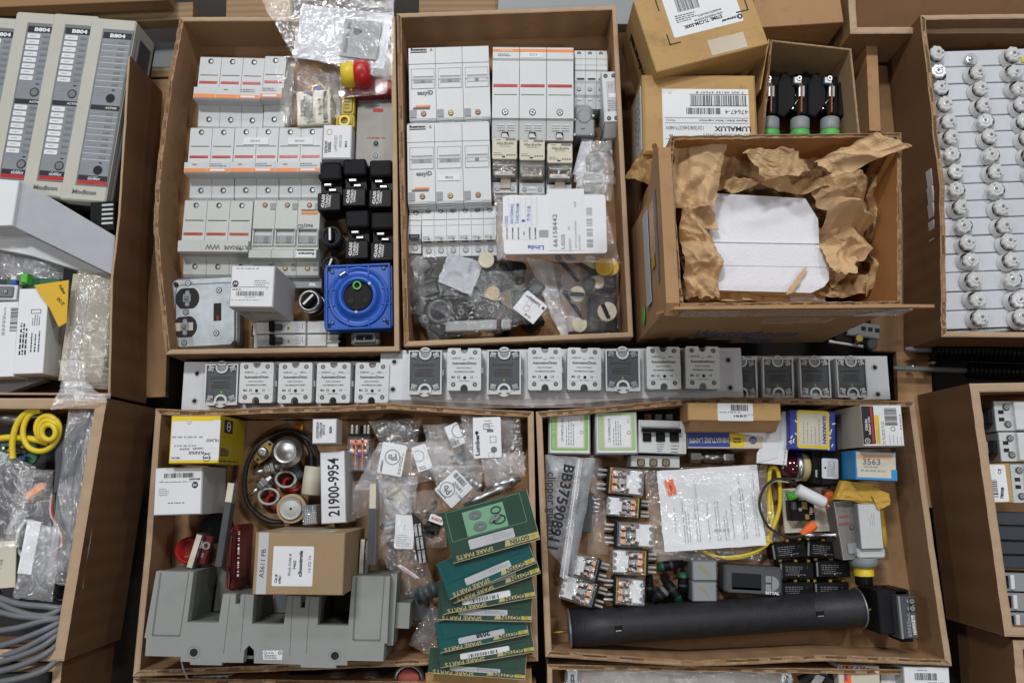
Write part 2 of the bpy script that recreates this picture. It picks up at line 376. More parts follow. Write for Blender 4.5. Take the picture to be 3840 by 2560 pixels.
# crumple height fields
def crumple(seed, sc, amp, facets=.35):
    """crinkled film or paper: sharp elongated ridges in several directions over soft swells"""
    R = random.Random(seed); dirs = [(R.uniform(0, math.pi), R.uniform(.7, 1.6), R.uniform(2.2, 3.6)) for _ in range(4)]
    def f(x, y):
        p = Vector((x*sc, y*sc, seed*1.37)); q = p+Vector((noise.noise(p*.6), noise.noise(p*.6+Vector((7, 3, 1))), 0))*.9; z = 0; w = 1.0
        for k, (a, k1, k2) in enumerate(dirs):
            c, s_ = math.cos(a), math.sin(a); u = (q.x*c+q.y*s_)*k1*.5; v = (-q.x*s_+q.y*c)*k2*.5; r = 1-abs(noise.noise(Vector((u, v, k*3.3+seed))))*1.6
            z += w*max(0, r)**2; w *= .72
        d = noise.voronoi(q*1.1)[0]
        return amp*(.34*z+facets*min(.8, d[1]-d[0])+.3*noise.noise(p*.7)-.25)
    return f
def bag(name, label, q, z, th, mat='bag', seed=1, n=34, amp=None, sc=None, group=None, cat='bag', sag=.5, wob=6, smooth=False):
    """closed bag: crumpled upper skin over a flat lower one"""
    t = Thing(name, label, cat, q, z+th, th, group); m = t.mb(); cr = crumple(seed, sc or .03, amp or th*.5)
    Q = [(t.x0, t.y1), (t.x1, t.y1), (t.x1, t.y0), (t.x0, t.y0)]
    ql = [t.L(*p) for p in q]
    def zf(a, b, x, y):
        e = min(1, 4.5*min(a, 1-a, b, 1-b)); e = e*(2-e)
        return 1.0+e*(th*sag+cr(x, y)*.9)
    m.sheet(ql, mat, n, n, zf, smooth, wob, seed); o = len(m.v)
    m.sheet(ql, mat, n//3, n//3, lambda a, b, x, y: .4, True, wob, seed)
    solo(t, m); return t
def solo(t, m):
    """a thing that is one mesh: replace the Empty with the mesh itself"""
    e = t.o; ob = m.done(t.n, None, e.location, e.rotation_euler[2])
    for k in e.keys(): ob[k] = e[k]
    for c in list(e.children): c.parent = ob
    n = e.name; bpy.data.objects.remove(e); ob.name = n; t.o = ob; return ob
def screw(m, x, y, z, r=6, mat='steel', ang=30):
    m.disc(x, y, r*1.25, z-.5, z+.4, 'dark', 12); m.disc(x, y, r, z-1, z+1.2, mat, 12, .6)
    c, s_ = math.cos(math.radians(ang))*r*.8, math.sin(math.radians(ang))*r*.8; t = r*.16
    for a, b in ((c, s_), (-s_, c)):
        m.add([(x-a-b*.2, y-b+a*.2, z+1.5), (x-a+b*.2, y-b-a*.2, z+1.5), (x+a+b*.2, y+b-a*.2, z+1.5), (x+a-b*.2, y+b+a*.2, z+1.5)], [(0, 1, 2, 3)], 'grey')
def arc(cx, cy, r, a0, a1, z, n=24, sq=1):
    return [(cx+r*math.cos(math.radians(a0+(a1-a0)*i/n)), cy+r*sq*math.sin(math.radians(a0+(a1-a0)*i/n)), z) for i in range(n+1)]
def smoothpath(pts, n=8):
    """Catmull-Rom through 3D points"""
    P_ = [Vector(p) for p in pts]; P_ = [P_[0]*2-P_[1]]+P_+[P_[-1]*2-P_[-2]]; out = []
    for i in range(1, len(P_)-2):
        a, b, c, d = P_[i-1:i+3]
        for k in range(n):
            t = k/n; out.append(.5*((2*b)+(c-a)*t+(2*a-5*b+4*c-d)*t*t+(3*b-a-3*c+d)*t**3))
    out.append(P_[-2]); return out
def n2(t, a, b): return (t.x0+(t.x1-t.x0)*a, t.y1-(t.y1-t.y0)*b)
Thing.n2 = n2
def r2(t, a0, b0, a1, b1): p = t.n2(a0, b1); q = t.n2(a1, b0); return (p[0], p[1], q[0], q[1])
Thing.r2 = r2

# ------------------------------------------------------------ cartons
def carton(label, TL, TR, BR, BL, zr, z0=4, t=14, mats=('card', 'cardB', 'edgeL'), mids=None, torn=(), floor=True, name='carton', skip=(), fm='card', group=None):
    mids = mids or {}; sides = [('top', TL, TR), ('right', TR, BR), ('bottom', BR, BL), ('left', BL, TL)]
    pts = []; side_of = []
    for k, (nm, a, b) in enumerate(sides):
        ctrl = [a]+list(mids.get(nm, []))+[b]; N = 0
        for i in range(len(ctrl)-1):
            seg = 12 if len(ctrl) > 2 else 34
            for j in range(seg): f = j/seg; pts.append((ctrl[i][0]*(1-f)+ctrl[i+1][0]*f, ctrl[i][1]*(1-f)+ctrl[i+1][1]*f)); side_of.append(k)
    w = [P(u, v, zr) for u, v in pts]; c = sum(w, Vector())/len(w)
    loc = Vector((c.x, c.y, z0*U)); n = len(w)
    o = [((p.x-c.x)/U, (p.y-c.y)/U) for p in w]
    inn = []
    for i in range(n):
        p, q, r = Vector(o[i-1]), Vector(o[i]), Vector(o[(i+1) % n]); d1 = (q-p).normalized(); d2 = (r-q).normalized()
        n1 = Vector((d1.y, -d1.x)); n2_ = Vector((d2.y, -d2.x)); m = (n1+n2_).normalized(); inn.append(tuple(q+m*t/max(.4, m.dot(n1))))
    h = zr-z0; root = bpy.data.objects.new(name, None); COL.objects.link(root); root.location = loc; tag(root, label, 'carton', group)
    R = random.Random(int(abs(c.x*1000)+abs(c.y*777)))
    dz = [0.0]*n
    for i in range(n):
        tn = sides[side_of[i]][0] in torn
        dz[i] = -abs(noise.noise(Vector((i*.5, c.x*9, 0))))*(14 if tn else 4)
    mi, mo, me = mats
    for k in range(4):
        if sides[k][0] in skip: continue
        ids = [i for i in range(n) if side_of[i] == k]; ids.append((ids[-1]+1) % n); m = MB(); tn = sides[k][0] in torn
        L = len(ids); vs = []
        for i in ids:
            ox, oy = o[i]; ix, iy = inn[i]; mx, my = (ox+ix)/2, (oy+iy)/2; Z = h+dz[i]
            vs += [(ox, oy, 0), (ox, oy, Z-2), (ox*.8+ix*.2, oy*.8+iy*.2, Z), (ox*.55+ix*.45, oy*.55+iy*.45, Z-(5 if tn else 0)), (ix*.8+ox*.2, iy*.8+oy*.2, Z-(R.uniform(0, 5) if tn else 0)), (ix, iy, Z-2), (ix, iy, 0)]
        f = [[], [], []]
        for i in range(L-1):
            for a in range(6):
                q = (i*7+a, (i+1)*7+a, (i+1)*7+a+1, i*7+a+1); f[0 if a == 0 else (1 if a == 5 else 2)].append(q)
        f[0] += [(0, 1, 2, 3, 4, 5, 6), tuple(((L-1)*7+a) for a in range(7))[::-1]]
        b0 = len(m.v); m.add(vs, f[0], mo); mm = m.mi(mi); e = m.mi('edge' if tn else me)
        for q in f[1]: m.f.append(tuple(b0+a for a in q)); m.m.append(mm); m.sm.append(False)
        gd = m.mi('edgeD'); gm = m.mi('cardB')
        for q in f[2]:
            r_ = R.random(); c_ = q[0] % 7; m.f.append(tuple(b0+a for a in q)); m.sm.append(False)
            m.m.append(gd if (tn and c_ == 3 and r_ < .45) else (gm if r_ > .8 and tn else e))
        m.done('side_panel', root)
    if floor:
        m = MB(); m.prism(inn, -3, 3, fm); m.done('floor_panel', root)
    return root
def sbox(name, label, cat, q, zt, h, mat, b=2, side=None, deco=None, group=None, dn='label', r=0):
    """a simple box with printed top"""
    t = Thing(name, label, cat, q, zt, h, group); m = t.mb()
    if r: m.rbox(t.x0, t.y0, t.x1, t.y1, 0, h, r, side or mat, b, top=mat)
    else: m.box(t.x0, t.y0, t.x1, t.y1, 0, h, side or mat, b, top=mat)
    if deco:
        t.part('box_body' if 'box' in name else 'body', m); m = t.mb(); deco(m, t, h+.5); t.part(dn, m)
    else: solo(t, m)
    return t
# ------------------------------------------------------------ setting
m = MB(); m.box(-9000, -6000, 9000, 12000, -420, -400, 'ground'); tag(m.done('ground'), kind='structure')
def plank(q, z, h, mat, label, name='pallet_board', cat='board', group=None, b=1.5):
    t = Thing(name, label, cat, q, z, h, group); m = t.mb(); m.box(t.x0, t.y0, t.x1, t.y1, 0, h, mat, b); solo(t, m); return t
plank(rect(430, 300, 640, 1490), -2, 30, 'cardB', 'flat brown cardboard sheet between two cartons on the floor', 'cardboard_sheet', 'cardboard')
plank(rect(3250, 250, 3570, 1320), -6, 30, 'cardB', 'long kraft cardboard sheet under the torn open kraft box', 'cardboard_sheet', 'cardboard')
plank(rect(3370, 1200, 3500, 1900), -7, 28, 'cardW', 'narrow cardboard strip below the ribbed black coils', 'cardboard_sheet', 'cardboard')
plank(rect(2240, -60, 2500, 1300), -200, 30, 'cardD', 'cardboard sheet coloured for the gap shade between the trays and yellowed boxes', 'cardboard_sheet', 'cardboard')  # darkened in colour to imitate the shade of the deep gap
plank(rect(-300, 30, 722, 93), 60, 60, 'wood', 'pale wooden pallet board behind the grey input modules', group='wooden boards behind the cartons')
plank(rect(850, -150, 1090, 100), 40, 50, 'wood', 'short wooden pallet board behind the tray with the big clear bag', group='wooden boards behind the cartons')
plank(rect(1572, -150, 1868, 60), 30, 50, 'wood', 'orange brown wooden board beside the grey metal lid', group='wooden boards behind the cartons')
plank(rect(470, 160, 690, 255), -70, 30, 'grey', 'dull grey metal bar in the gap behind the modules', 'metal_bar', 'bar')
plank(rect(470, 255, 690, 290), -40, 60, 'wood', 'weathered thin wooden slat below the grey metal bar', 'wooden_slat', 'slat')
plank(rect(1868, -150, 2400, 90), 60, 60, 'midgrey', 'flat grey metal sheet behind the second tray', 'metal_sheet', 'metal sheet')
sbox('carton', 'closed brown carton standing past the small open fuse box', 'carton', quad(z6, 1120, -200, 1880, -200, 1935, 205, 1240, 215), 200, 190, 'cardW', 2, 'cardB')
sbox('carton', 'dark brown flat carton at the edge above the grey modules', 'carton', rect(-200, -150, 632, 18), 140, 60, 'cardB', 2)
plank(rect(3010, 60, 3180, 160), -80, 60, 'dark', 'black plastic tray edge in the gap by the closed carton', 'plastic_tray', 'tray')
t = Thing('steel_disc', 'round grey steel cap in the dark gap by the closed carton', 'cap', rectz(z6, 1705, 262, 1845, 350), -10, 60); m = t.mb(); m.lathe(0, 0, [(30, 0), (32, 50), (28, 58), (20, 60), (0, 52)], 'steel'); solo(t, m)
# main cartons
carton('open brown tray carton holding fuse holders and a blue socket', (672, 64), (1481, 60), (1497, 1316), (618, 1328), 190, 4, 17, mids={'left': [(596, 1110), (572, 850), (583, 660), (628, 300)], 'right': [(1490, 650)]}, torn=('left',))
carton('open brown tray carton holding large fuse blocks and relay bags', (1487, 50), (2312, 20), (2375, 1262), (1514, 1298), 190, 4, 17, mids={'left': [(1497, 640)]}, torn=('left',))
carton('open brown tray carton holding the grey adapter and green packets', (583, 1530), (2001, 1541), (2018, 2478), (497, 2537), 190, 4, 20, mids={'top': [(720, 1538), (1000, 1527), (1240, 1521), (1465, 1511), (1760, 1530)], 'left': [(545, 2040)]}, torn=('top', 'bottom'))
carton('open brown tray carton holding a black ribbed resistor tube', (2010, 1542), (3431, 1503), (3572, 2497), (2046, 2462), 190, 4, 20, mids={'top': [(2250, 1524), (2500, 1500), (2720, 1487), (3050, 1493)], 'right': [(3505, 2050)], 'bottom': [(3100, 2478), (2600, 2500)]}, torn=('top', 'bottom'))
carton('open brown tray carton with round push buttons under the adapter tray', (500, 2540), (2010, 2560), (2035, 3000), (440, 3000), 150, 4, 16, torn=('top',))
carton('open brown tray carton with a bagged metal plate', (2052, 2490), (3510, 2512), (3560, 3000), (2060, 3000), 160, 4, 16, torn=('top',))
# tall neighbours
SHADED = ('cardB', 'cardD', 'edgeL')  # outer faces get their shadow through the darker colour
carton('tall brown carton holding grey input modules and white boxes', (-420, 150), (487, 208), (412, 1482), (-420, 1478), 275, 0, 8, mats=SHADED, mids={'right': [(450, 810), (423, 1040)]}, skip=('top',))
carton('tall brown carton holding yellow and grey cables', (-420, 1492), (400, 1492), (238, 2478), (-420, 2478), 370, 0, 34, mats=SHADED)
carton('tall brown carton with a dark device under the cable carton', (-420, 2492), (232, 2482), (190, 2900), (-420, 2900), 340, 0, 26, mats=SHADED)
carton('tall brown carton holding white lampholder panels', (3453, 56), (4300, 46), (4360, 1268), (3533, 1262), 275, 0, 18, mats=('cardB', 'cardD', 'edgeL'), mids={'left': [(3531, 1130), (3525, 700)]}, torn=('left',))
carton('tall brown carton holding grey switches and black modules', (3637, 1437), (4400, 1425), (4500, 2400), (3770, 2386), 350, 0, 28, mats=SHADED)
carton('brown carton below the tall one with grey switches', (3800, 2398), (4500, 2400), (4500, 3000), (3850, 3000), 330, 0, 28, mats=SHADED)
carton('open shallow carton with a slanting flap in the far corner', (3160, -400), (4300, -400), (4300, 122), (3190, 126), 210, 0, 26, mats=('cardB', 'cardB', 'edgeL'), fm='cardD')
t = Thing('carton_edge', 'bare upright cardboard edge beside the fuse box carton', 'cardboard', rectz(z8, 345, 335, 440, 1100), 120, 115); m = t.mb(); m.box(t.x0, t.y0, t.x1, t.y1, 0, 115, 'cardW', 1); solo(t, m)
t = Thing('folded_cardboard', 'folded yellow brown cardboard pad in the gap by the far carton', 'cardboard', quad(z8, 115, 310, 390, 320, 330, 390, 180, 405), 80, 60); m = t.mb()
for i in range(3): m.box(t.x0, t.y0+i*10, t.x1, t.y0+i*10+8, 0, 40+i*9, 'cardG', 1)
solo(t, m)
# ------------------------------------------------------------ first tray
def fuse_block(label, q, poles, zt, lab, group=None, win='red', hy=(.50, .66), line='greenD', txt=None, body='ltgrey', stickers=(), hb=118):
    t = Thing('fuse_holder', label, 'fuse holder', q, zt, zt-8, group); w = t.w/poles; l = t.l; h = t.h; y1 = t.y1; y0 = t.y0
    Y = lambda b: y1-l*b
    hz = h; bz = h-30
    for i in range(poles):
        xa = t.x0+w*i+.8; xb = xa+w-1.6; m = t.mb()
        pr = [(Y(0), 0), (Y(0), bz-6), (Y(.02), bz), (Y(hy[0]-.03), bz+3), (Y(hy[0]), bz+3), (Y(hy[1]+.02), bz-22), (Y(hy[1]+.08), bz-30), (Y(.96), bz-34), (Y(1), bz-44), (Y(1), 0)]
        m.ext(pr, xa, xb, body); t.part('body', m)
        m = t.mb(); m.ext([(Y(hy[0]-.02), bz), (Y(hy[0]+.005), hz), (Y(hy[1]), hz-1), (Y(hy[1]+.015), hz-8), (Y(hy[1]+.015), bz-25), (Y(hy[0]+.02), bz-25)], xa-1, xb+1, body); hd = t.part('handle', m)
        m = t.mb(); z = bz+2.6
        m.box(xa+w*.08, Y(.275), xb-w*.1, Y(.285), bz, z, line)
        m.box(xa+w*.06, Y(hy[0]-.13), xb-w*.1, Y(hy[0]-.095), bz, z+1.6, win); m.box(xa+w*.2, Y(hy[0]-.118), xb-w*.3, Y(hy[0]-.108), bz+2, z+2, 'redD'); t.part('window', m)
        k = lab[i % len(lab)]
        if k != '-':
            m = t.mb(); m.box(xa+1, Y(hy[1]-.055) if k != 'o' else Y(hy[1]-.06), xb-1, Y(hy[1]-.005), hz-1, hz+.6, 'orange')
            if k in 'te': m.box(xa+w*.14, Y(hy[1]-.045), xb-w*.2, Y(hy[1]-.018), hz, hz+1.1, 'label'); m.lines(xa+w*.1, Y(hy[0]+.07), xb-w*.1, Y(hy[0]+.015), hz+1, 2, 'inkG', 3, i+3)
            if k == 's': m.lines(xa+w*.35, Y(hy[0]+.05), xb-w*.35, Y(hy[0]+.02), hz+1, 1, 'inkG', 4, i+3)
            t.part('label', m, hd)
        for yy, zz in ((.075, bz+.5), (.86, bz-31)):
            m = t.mb(); m.disc(xa+w*.5, Y(yy), 10.5, zz-1, zz+1.2, 'grey', 16); m.disc(xa+w*.5, Y(yy), 8.5, zz, zz+1.8, 'dark', 16)
            m.disc(xa+w*.53, Y(yy)-1, 5.5, zz, zz+2.4, 'galv', 12); m.box(xa+w*.5-4, Y(yy)-1, xa+w*.5+6, Y(yy)+.8, zz, zz+2.8, 'grey'); t.part('screw', m)
    if txt:
        m = t.mb()
        for s_, a, b, sz, rot in txt: x, y = t.n2(a, b); m.text(s_, x, y, sz, hz+1.2, 'inkG', rot, bold=.02)
        t.part('lettering', m)
    for a, b in stickers:
        m = t.mb(); x, y = t.n2(a, b); m.box(x-48, y-13, x+48, y+13, bz, bz+4.4, 'white'); m.lines(x-22, y-6, x+26, y+6, bz+4.8, 1, 'inkF', 7, 9); t.part('sticker', m)
    return t
FG = 'light grey rail fuse holders with red windows'
fuse_block('three pole grey fuse holder with orange stripe at the top of the tray', quad(z2, 455, 440, 1003, 447, 947, 1030, 386, 1028), 3, 150, 'ost', FG)
fuse_block('single pole grey fuse holder set slightly askew beside the clear bag', quad(z2, 1005, 431, 1178, 434, 1138, 1026, 947, 1026), 1, 154, 't', FG)
fuse_block('two pole grey fuse holder nearest the carton wall in the middle row', quad(z2, 370, 1040, 742, 1040, 705, 1632, 315, 1636), 2, 150, 'st', FG, hy=(.545, .69))
fuse_block('two pole grey fuse holder with a white sticker in the middle row', quad(z2, 745, 1037, 1115, 1037, 1090, 1632, 707, 1632), 2, 150, 'st', FG, hy=(.545, .69), stickers=[(.5, .21)])
fuse_block('two pole grey fuse holder with a sticker next to the small white box', quad(z2, 1118, 1037, 1490, 1037, 1470, 1628, 1092, 1632), 2, 150, 'st', FG, hy=(.545, .69), stickers=[(.5, .21)])
fuse_block('three pole warm grey fuse holder with amber red windows', quad(z3, 320, 222, 900, 222, 855, 858, 262, 858), 3, 155, '---', None, win='amber', hy=(.575, .72), line='black', body='warmgrey',
           txt=[('ULTRASAFE', .85, .665, 19, 180), ('WW', .5, .655, 26, 180), ('4fuse', .88, .69, 10, 180)], hb=110)
t = Thing('fuse_switch', 'three pole grey fuse holder with slotted windows beside the white box', 'fuse holder', quad(z3, 905, 218, 1468, 222, 1440, 860, 866, 860), 150, 140); w = t.w/3
Y = lambda b: t.y1-t.l*b
for i in range(3):
    xa = t.x0+w*i+.8; xb = xa+w-1.6; m = t.mb()
    m.ext([(Y(0), 0), (Y(0), 106), (Y(.02), 110), (Y(.66), 113), (Y(.70), 138), (Y(.80), 138), (Y(.815), 100), (Y(.98), 92), (Y(1), 84), (Y(1), 0)], xa, xb, 'warmgrey'); t.part('body', m)
    m = t.mb(); m.frame(xa+4, Y(.62), xb-2, Y(.40), 4, 112, 121, 'warmgrey'); m.box(xa+4, Y(.415), xb-4, Y(.40), 112, 123, 'grey'); m.box(xa+10, Y(.585), xb-8, Y(.485), 112, 116, 'midgrey'); m.box(xa+12+w*.4, Y(.58), xa+14+w*.58, Y(.5), 115, 117.5, 'grey'); m.box(xa+14, Y(.58), xa+20, Y(.49), 115, 118, 'midgrey'); t.part('window', m)
    for yy, mt, zz in ((.075, 'copper', 111), (.895, 'brass', 96)):
        m = t.mb(); m.disc(xa+w*.5, Y(yy), 9.5, zz-2, zz+1, 'dark', 14); m.disc(xa+w*.5, Y(yy), 7, zz, zz+2, mt, 12); t.part('screw', m)
    m = t.mb(); m.box(xb-20, Y(.135), xb-2, Y(.05), 108, 113.4, 'midgrey'); t.part('clip_slot', m); m = t.mb(); m.box(xb-18, Y(.92), xb-2, Y(.83), 90, 99, 'midgrey'); t.part('clip_slot', m)
m = t.mb(); x, y = t.n2(.79, .355); m.text('easyID', x, y, 22, 113.6, 'inkG', 180, bold=.01); x, y = t.n2(.85, .745); m.box(x-36, y-13, x+34, y+13, 138, 139, 'label'); m.text('Bussmann', x, y, 15, 139.6, 'ink', 180, bold=.03)
m.box(x-34, y+10, x+30, y+15, 138, 139.5, 'ink'); t.part('lettering', m)
m = t.mb(); x, y = t.n2(.84, .165); m.box(x-30, y-8, x+30, y+2, 112, 113.8, 'orange'); m.box(x-30, y+2, x+24, y+9, 112, 113.8, 'inkG'); t.part('warning_label', m)
m = t.mb(); m.box(t.x0+w*1.55, t.y0-36, t.x1+6, t.y0, 0, 62, 'midgrey', 2); x, y = t.x1-30, t.y0-22; m.add([(x-14, y-6, 62.6), (x+16, y-6, 62.6), (x+8, y+6, 62.6), (x-10, y+6, 62.6)], [(0, 1, 2, 3)], 'white'); t.part('rail_clip', m)

# steel switch plate
t = Thing('switch_plate', 'brushed steel wall plate with red print and a green jewel', 'wall plate', quad(z2, 1782, 806, 2108, 800, 2106, 1420, 1790, 1380), 100, 90)
m = t.mb(); m.box(t.x0, t.y0, t.x1, t.y1, 0, 84, 'grey', 2); m.box(t.x0-2, t.y0, t.x1+2, t.y1, 84, 90, 'plate', 3); t.part('plate', m)
for a, b in ((.52, .12), (.52, .85)):
    m = t.mb(); x, y = t.n2(a, b); m.disc(x, y, 15, 89, 91, 'galvD', 20); screw(m, x, y, 91.5, 9, 'galvD', 20); t.part('screw', m)
m = t.mb(); x, y = t.n2(.52, .68); m.disc(x, y, 13, 89, 91.5, 'galvD', 20); m.disc(x, y, 10, 90, 96, 'greenD', 16, 3); t.part('indicator', m)
m = t.mb(); x, y = t.n2(.54, .215); m.rbox(x-19, y-6, x+19, y+7, 89, 90.8, 3, 'inkR'); x, y = t.n2(.52, .60); m.text('OFF - EMERGENCY', x, y, 8, 90.7, 'inkR', 180, w=70, bold=.03); m.text('RUN', x, y-9, 8, 90.7, 'inkR', 180, bold=.03); t.part('lettering', m)
# small white carton
def d_(m, t, z):
    x, y = t.n2(.22, .22); m.ring(x, y, 8, 12, z-1, z, 'goyenY', 20); m.text('DETROIT', *t.n2(.13, .66), 14, z, 'ink', 90, w=46, bold=.04); m.text('DIESEL', *t.n2(.25, .66), 14, z, 'ink', 90, w=40, bold=.04)
    m.text('LAMPSOCKET', *t.n2(.46, .55), 16, z, 'inkG', 90, w=60); m.text('GREEN 220', *t.n2(.62, .5), 14, z, 'inkG', 90, w=46); m.text('M13', *t.n2(.82, .58), 12, z, 'ink', 90, w=22, bold=.04)
sbox('small_box', 'small white carton with black print beside the steel plate', 'box', quad(z2, 1508, 1046, 1748, 1050, 1735, 1328, 1496, 1335), 150, 115, 'white', 4, deco=d_)
# yellow resin blocks
for q, lb in ((quad(z2, 1655, 782, 1765, 782, 1768, 955, 1648, 955), 'translucent yellow plastic block with faint print by the steel plate'), (quad(z2, 1610, 955, 1760, 950, 1770, 1060, 1600, 1075), 'round topped yellow translucent cap above the small white carton')):
    t = Thing('yellow_block', lb, 'plastic cap', q, 130, 90); m = t.mb(); m.rbox(t.x0, t.y0, t.x1, t.y1, 0, 80, 10, 'yellowD', 3); m.rbox(t.x0+8, t.y0+8, t.x1-8, t.y1-8, 80, 86, 8, 'yellowD', 2); m.lines(t.x0+12, t.y0+16, t.x1-12, t.y1-14, 87, 4, 'ink', 3, 5)
    if 'round' in lb: m.ring(0, -4, 14, 21, 86, 96, 'yellow')
    solo(t, m)
# emergency stop: yellow collar, red head
t = Thing('stop_button', 'red and yellow emergency stop button lying in the clear bag', 'button', quad(z2, 1625, 470, 1890, 450, 1895, 660, 1635, 672), 236, 110)
m = t.mb(); m.lathe(t.x0, 0, [(0, 0), (40, 4), (44, 20), (47, 40), (40, 56)], 'yellow', 28, axis='x', cz=55); t.part('collar', m)
m = t.mb(); m.lathe(t.x0+52, 0, [(34, 0), (48, 4), (52, 14), (52, 42), (44, 56), (26, 66), (0, 68)], 'red', 28, axis='x', cz=55); m.box(t.x0+112, -8, t.x0+122, 8, 50, 66, 'redD'); t.part('push_cap', m)
t = Thing('shrink_sleeve', 'dark red flat heat shrink sleeve above the steel plate', 'sleeve', quad(z2, 1680, 650, 2068, 632, 2078, 785, 1672, 795), 150, 60)
m = t.mb(); m.sheet([(t.x0+6, t.y1), (t.x1, t.y1), (t.x1+3, t.y0), (t.x0-4, t.y0)], 'sleeve', 24, 12, lambda a, b, x, y: 42+18*math.sin(math.pi*b)**.5+5*noise.noise(Vector((x*.03, y*.05, 1))), True); m.box(t.x0, t.y0+1, t.x1, t.y1-1, 0, 42, 'sleeve'); solo(t, m)
# toggle / handwritten relay in a bag
t = Thing('timer_relay', 'white plug module with black handwriting inside a clear bag', 'relay', quad(z2, 1268, 760, 1545, 757, 1580, 1045, 1295, 1040), 140, 110)
m = t.mb(); m.rbox(t.x0, t.y0, t.x1, t.y1, 0, 106, 6, 'cream', 3); m.box(-4, t.y0+6, 6, t.y1-6, 105, 108, 'beige'); t.part('body', m)
m = t.mb(); z = 108.6
for s_, a, sz in (('US05', .18, 20), ('-1028XJ23', .30, 24), ('TAN12CCM', .43, 24), ('5-16-19', .70, 20), ('HSS1757246', .86, 24)): m.text(s_, *t.n2(a, .5), sz, z, 'ink', 90, w=118 if len(s_) > 7 else 62, bold=.03)
t.part('handwriting', m)
m = t.mb(); m.ring(18, t.y1+4, 20, 26, 90, 98, 'brass'); m.disc(18, t.y1+4, 19, 90, 96, 'navy', 18); t.part('coil', m)
# black plug relays
def relay_socket(label, q, zt, group):
    t = Thing('plug_connector', label, 'connector', q, zt, 100, group); m = t.mb()
    m.rbox(t.x0, t.y0, t.x1, t.y0+t.l*.38, 0, 100, 7, 'black', 4); m.rbox(t.x0+2, t.y0+t.l*.66, t.x1, t.y1, 0, 98, 9, 'blackM', 6); m.box(t.x0+4, t.y0+t.l*.37, t.x1-4, t.y0+t.l*.67, 0, 60, 'black'); t.part('body', m)
    for dx, dy in ((-8, .575), (10, .46)):
        m = t.mb(); m.box(dx-16, t.y0+t.l*dy-5, dx+14, t.y0+t.l*dy+7, 58, 84, 'steel', 3); t.part('blade_terminal', m)
    m = t.mb(); m.text('42A00', t.x0+22, t.y0+t.l*.2, 17, 100.6, 'inkW', 85, bold=.03, w=50); m.text('TURBO', t.x0+36, t.y0+t.l*.2, 12, 100.6, 'inkW', 85, bold=.03, w=52); m.text('CANADA', t.x0+46, t.y0+t.l*.2, 12, 100.6, 'inkW', 85, bold=.03, w=44); t.part('lettering', m)
    return t
G = 'black plug connectors packed in the first tray'
a = relay_socket('black plug connector with silver blades nearest the fuse holders', quad(z2, 1460, 1375, 1650, 1365, 1655, 1770, 1455, 1770), 135, G)
rs = [('black plug connector in the middle of the upper three', z2(1765, 1530)), ('black plug connector against the carton wall below the steel plate', z2(1985, 1540)), ('lower black plug connector between the selector knobs and its twin', z3(1785, 535)), ('lower black plug connector touching the carton wall', z3(2000, 550))]
for lb, p in rs: dup(a, lb, p[0], p[1], group=G, dz=4)
# selector switches
def selector(label, cx, cy, r, zt, ang, chrome=False, group=None, h=110):
    t = Thing('selector_switch', label, 'selector switch', rect(cx-r, cy-r, cx+r, cy+r), zt, h, group); m = t.mb()
    m.lathe(0, 0, [(r*.72, 0), (r*.75, h*.45), (r*.95, h*.5), (r*.95, h*.72)], 'blackM', 28); t.part('barrel', m)
    m = t.mb(); m.lathe(0, 0, [(r*.95, h*.7), (r, h*.76), (r*.98, h*.9), (r*.82, h), (r*.74, h), (r*.72, h*.86), (0, h*.86)], 'chrome' if chrome else 'rubber', 32); t.part('bezel', m)
    m = t.mb(); c, s_ = math.cos(math.radians(ang)), math.sin(math.radians(ang)); m.M = Matrix.Rotation(math.radians(ang), 4, 'Z')
    m.rbox(-r*.62, -r*.3, r*.62, r*.3, h*.8, h*1.12, r*.2, 'black', r*.12); m.disc(0, 0, r*.66, h*.84, h*.9, 'black', 24); m.M = None; kn = t.part('knob', m)
    m = t.mb(); m.M = Matrix.Rotation(math.radians(ang), 4, 'Z'); m.box(-r*.55, -r*.09, r*.6, r*.09, h*1.1, h*1.15, 'white', .5); m.M = None; t.part('pointer', m, kn)
    for k in range(3):
        m = t.mb(); m.ring(0, 0, r*.75, r*(.99-.03*k), h*(.12+.12*k), h*(.19+.12*k), 'rubber' if k != 1 or not chrome else 'steel'); t.part('nut', m)
    return t
selector('black rotary selector switch with upright white pointer beside the fuse blocks', *z3(1568, 545), 40, 150, 92)
selector('small black selector knob half hidden above the blue socket', *z3(1565, 790), 36, 110, 70, h=80)
selector('chrome ringed selector switch with slanting white pointer beside the blue socket', *z3(1385, 1090), 44, 150, 45, True)
# blue power inlet
t = Thing('power_inlet', 'square blue power inlet with three black pin holes', 'power socket', quad(z3, 1510, 795, 2080, 762, 2088, 1325, 1505, 1340), 150, 130)
m = t.mb(); m.rbox(t.x0, t.y0, t.x1, t.y1, 60, 118, 20, 'blueD', 0); m.rbox(t.x0, t.y0, t.x1, t.y1, 112, 120, 20, 'blue', 3)
for s_ in (-1, 1):
    m.box(t.x0+6, s_*118-4, t.x1-6, s_*118+4, 118, 128, 'blue', 2); m.box(s_*118-4, t.y0+6, s_*118+4, t.y1-6, 118, 128, 'blue', 2)
    m.box(s_*40-3, t.y0+6, s_*40+3, t.y0+40, 118, 126, 'blue', 1); m.box(t.x0+4, s_*30-3, t.x0+40, s_*30+3, 118, 126, 'blue', 1); m.box(t.x1-40, s_*30-3, t.x1-4, s_*30+3, 118, 126, 'blue', 1); m.box(s_*40-3, t.y1-40, s_*40+3, t.y1-6, 118, 126, 'blue', 1)
t.part('flange', m)
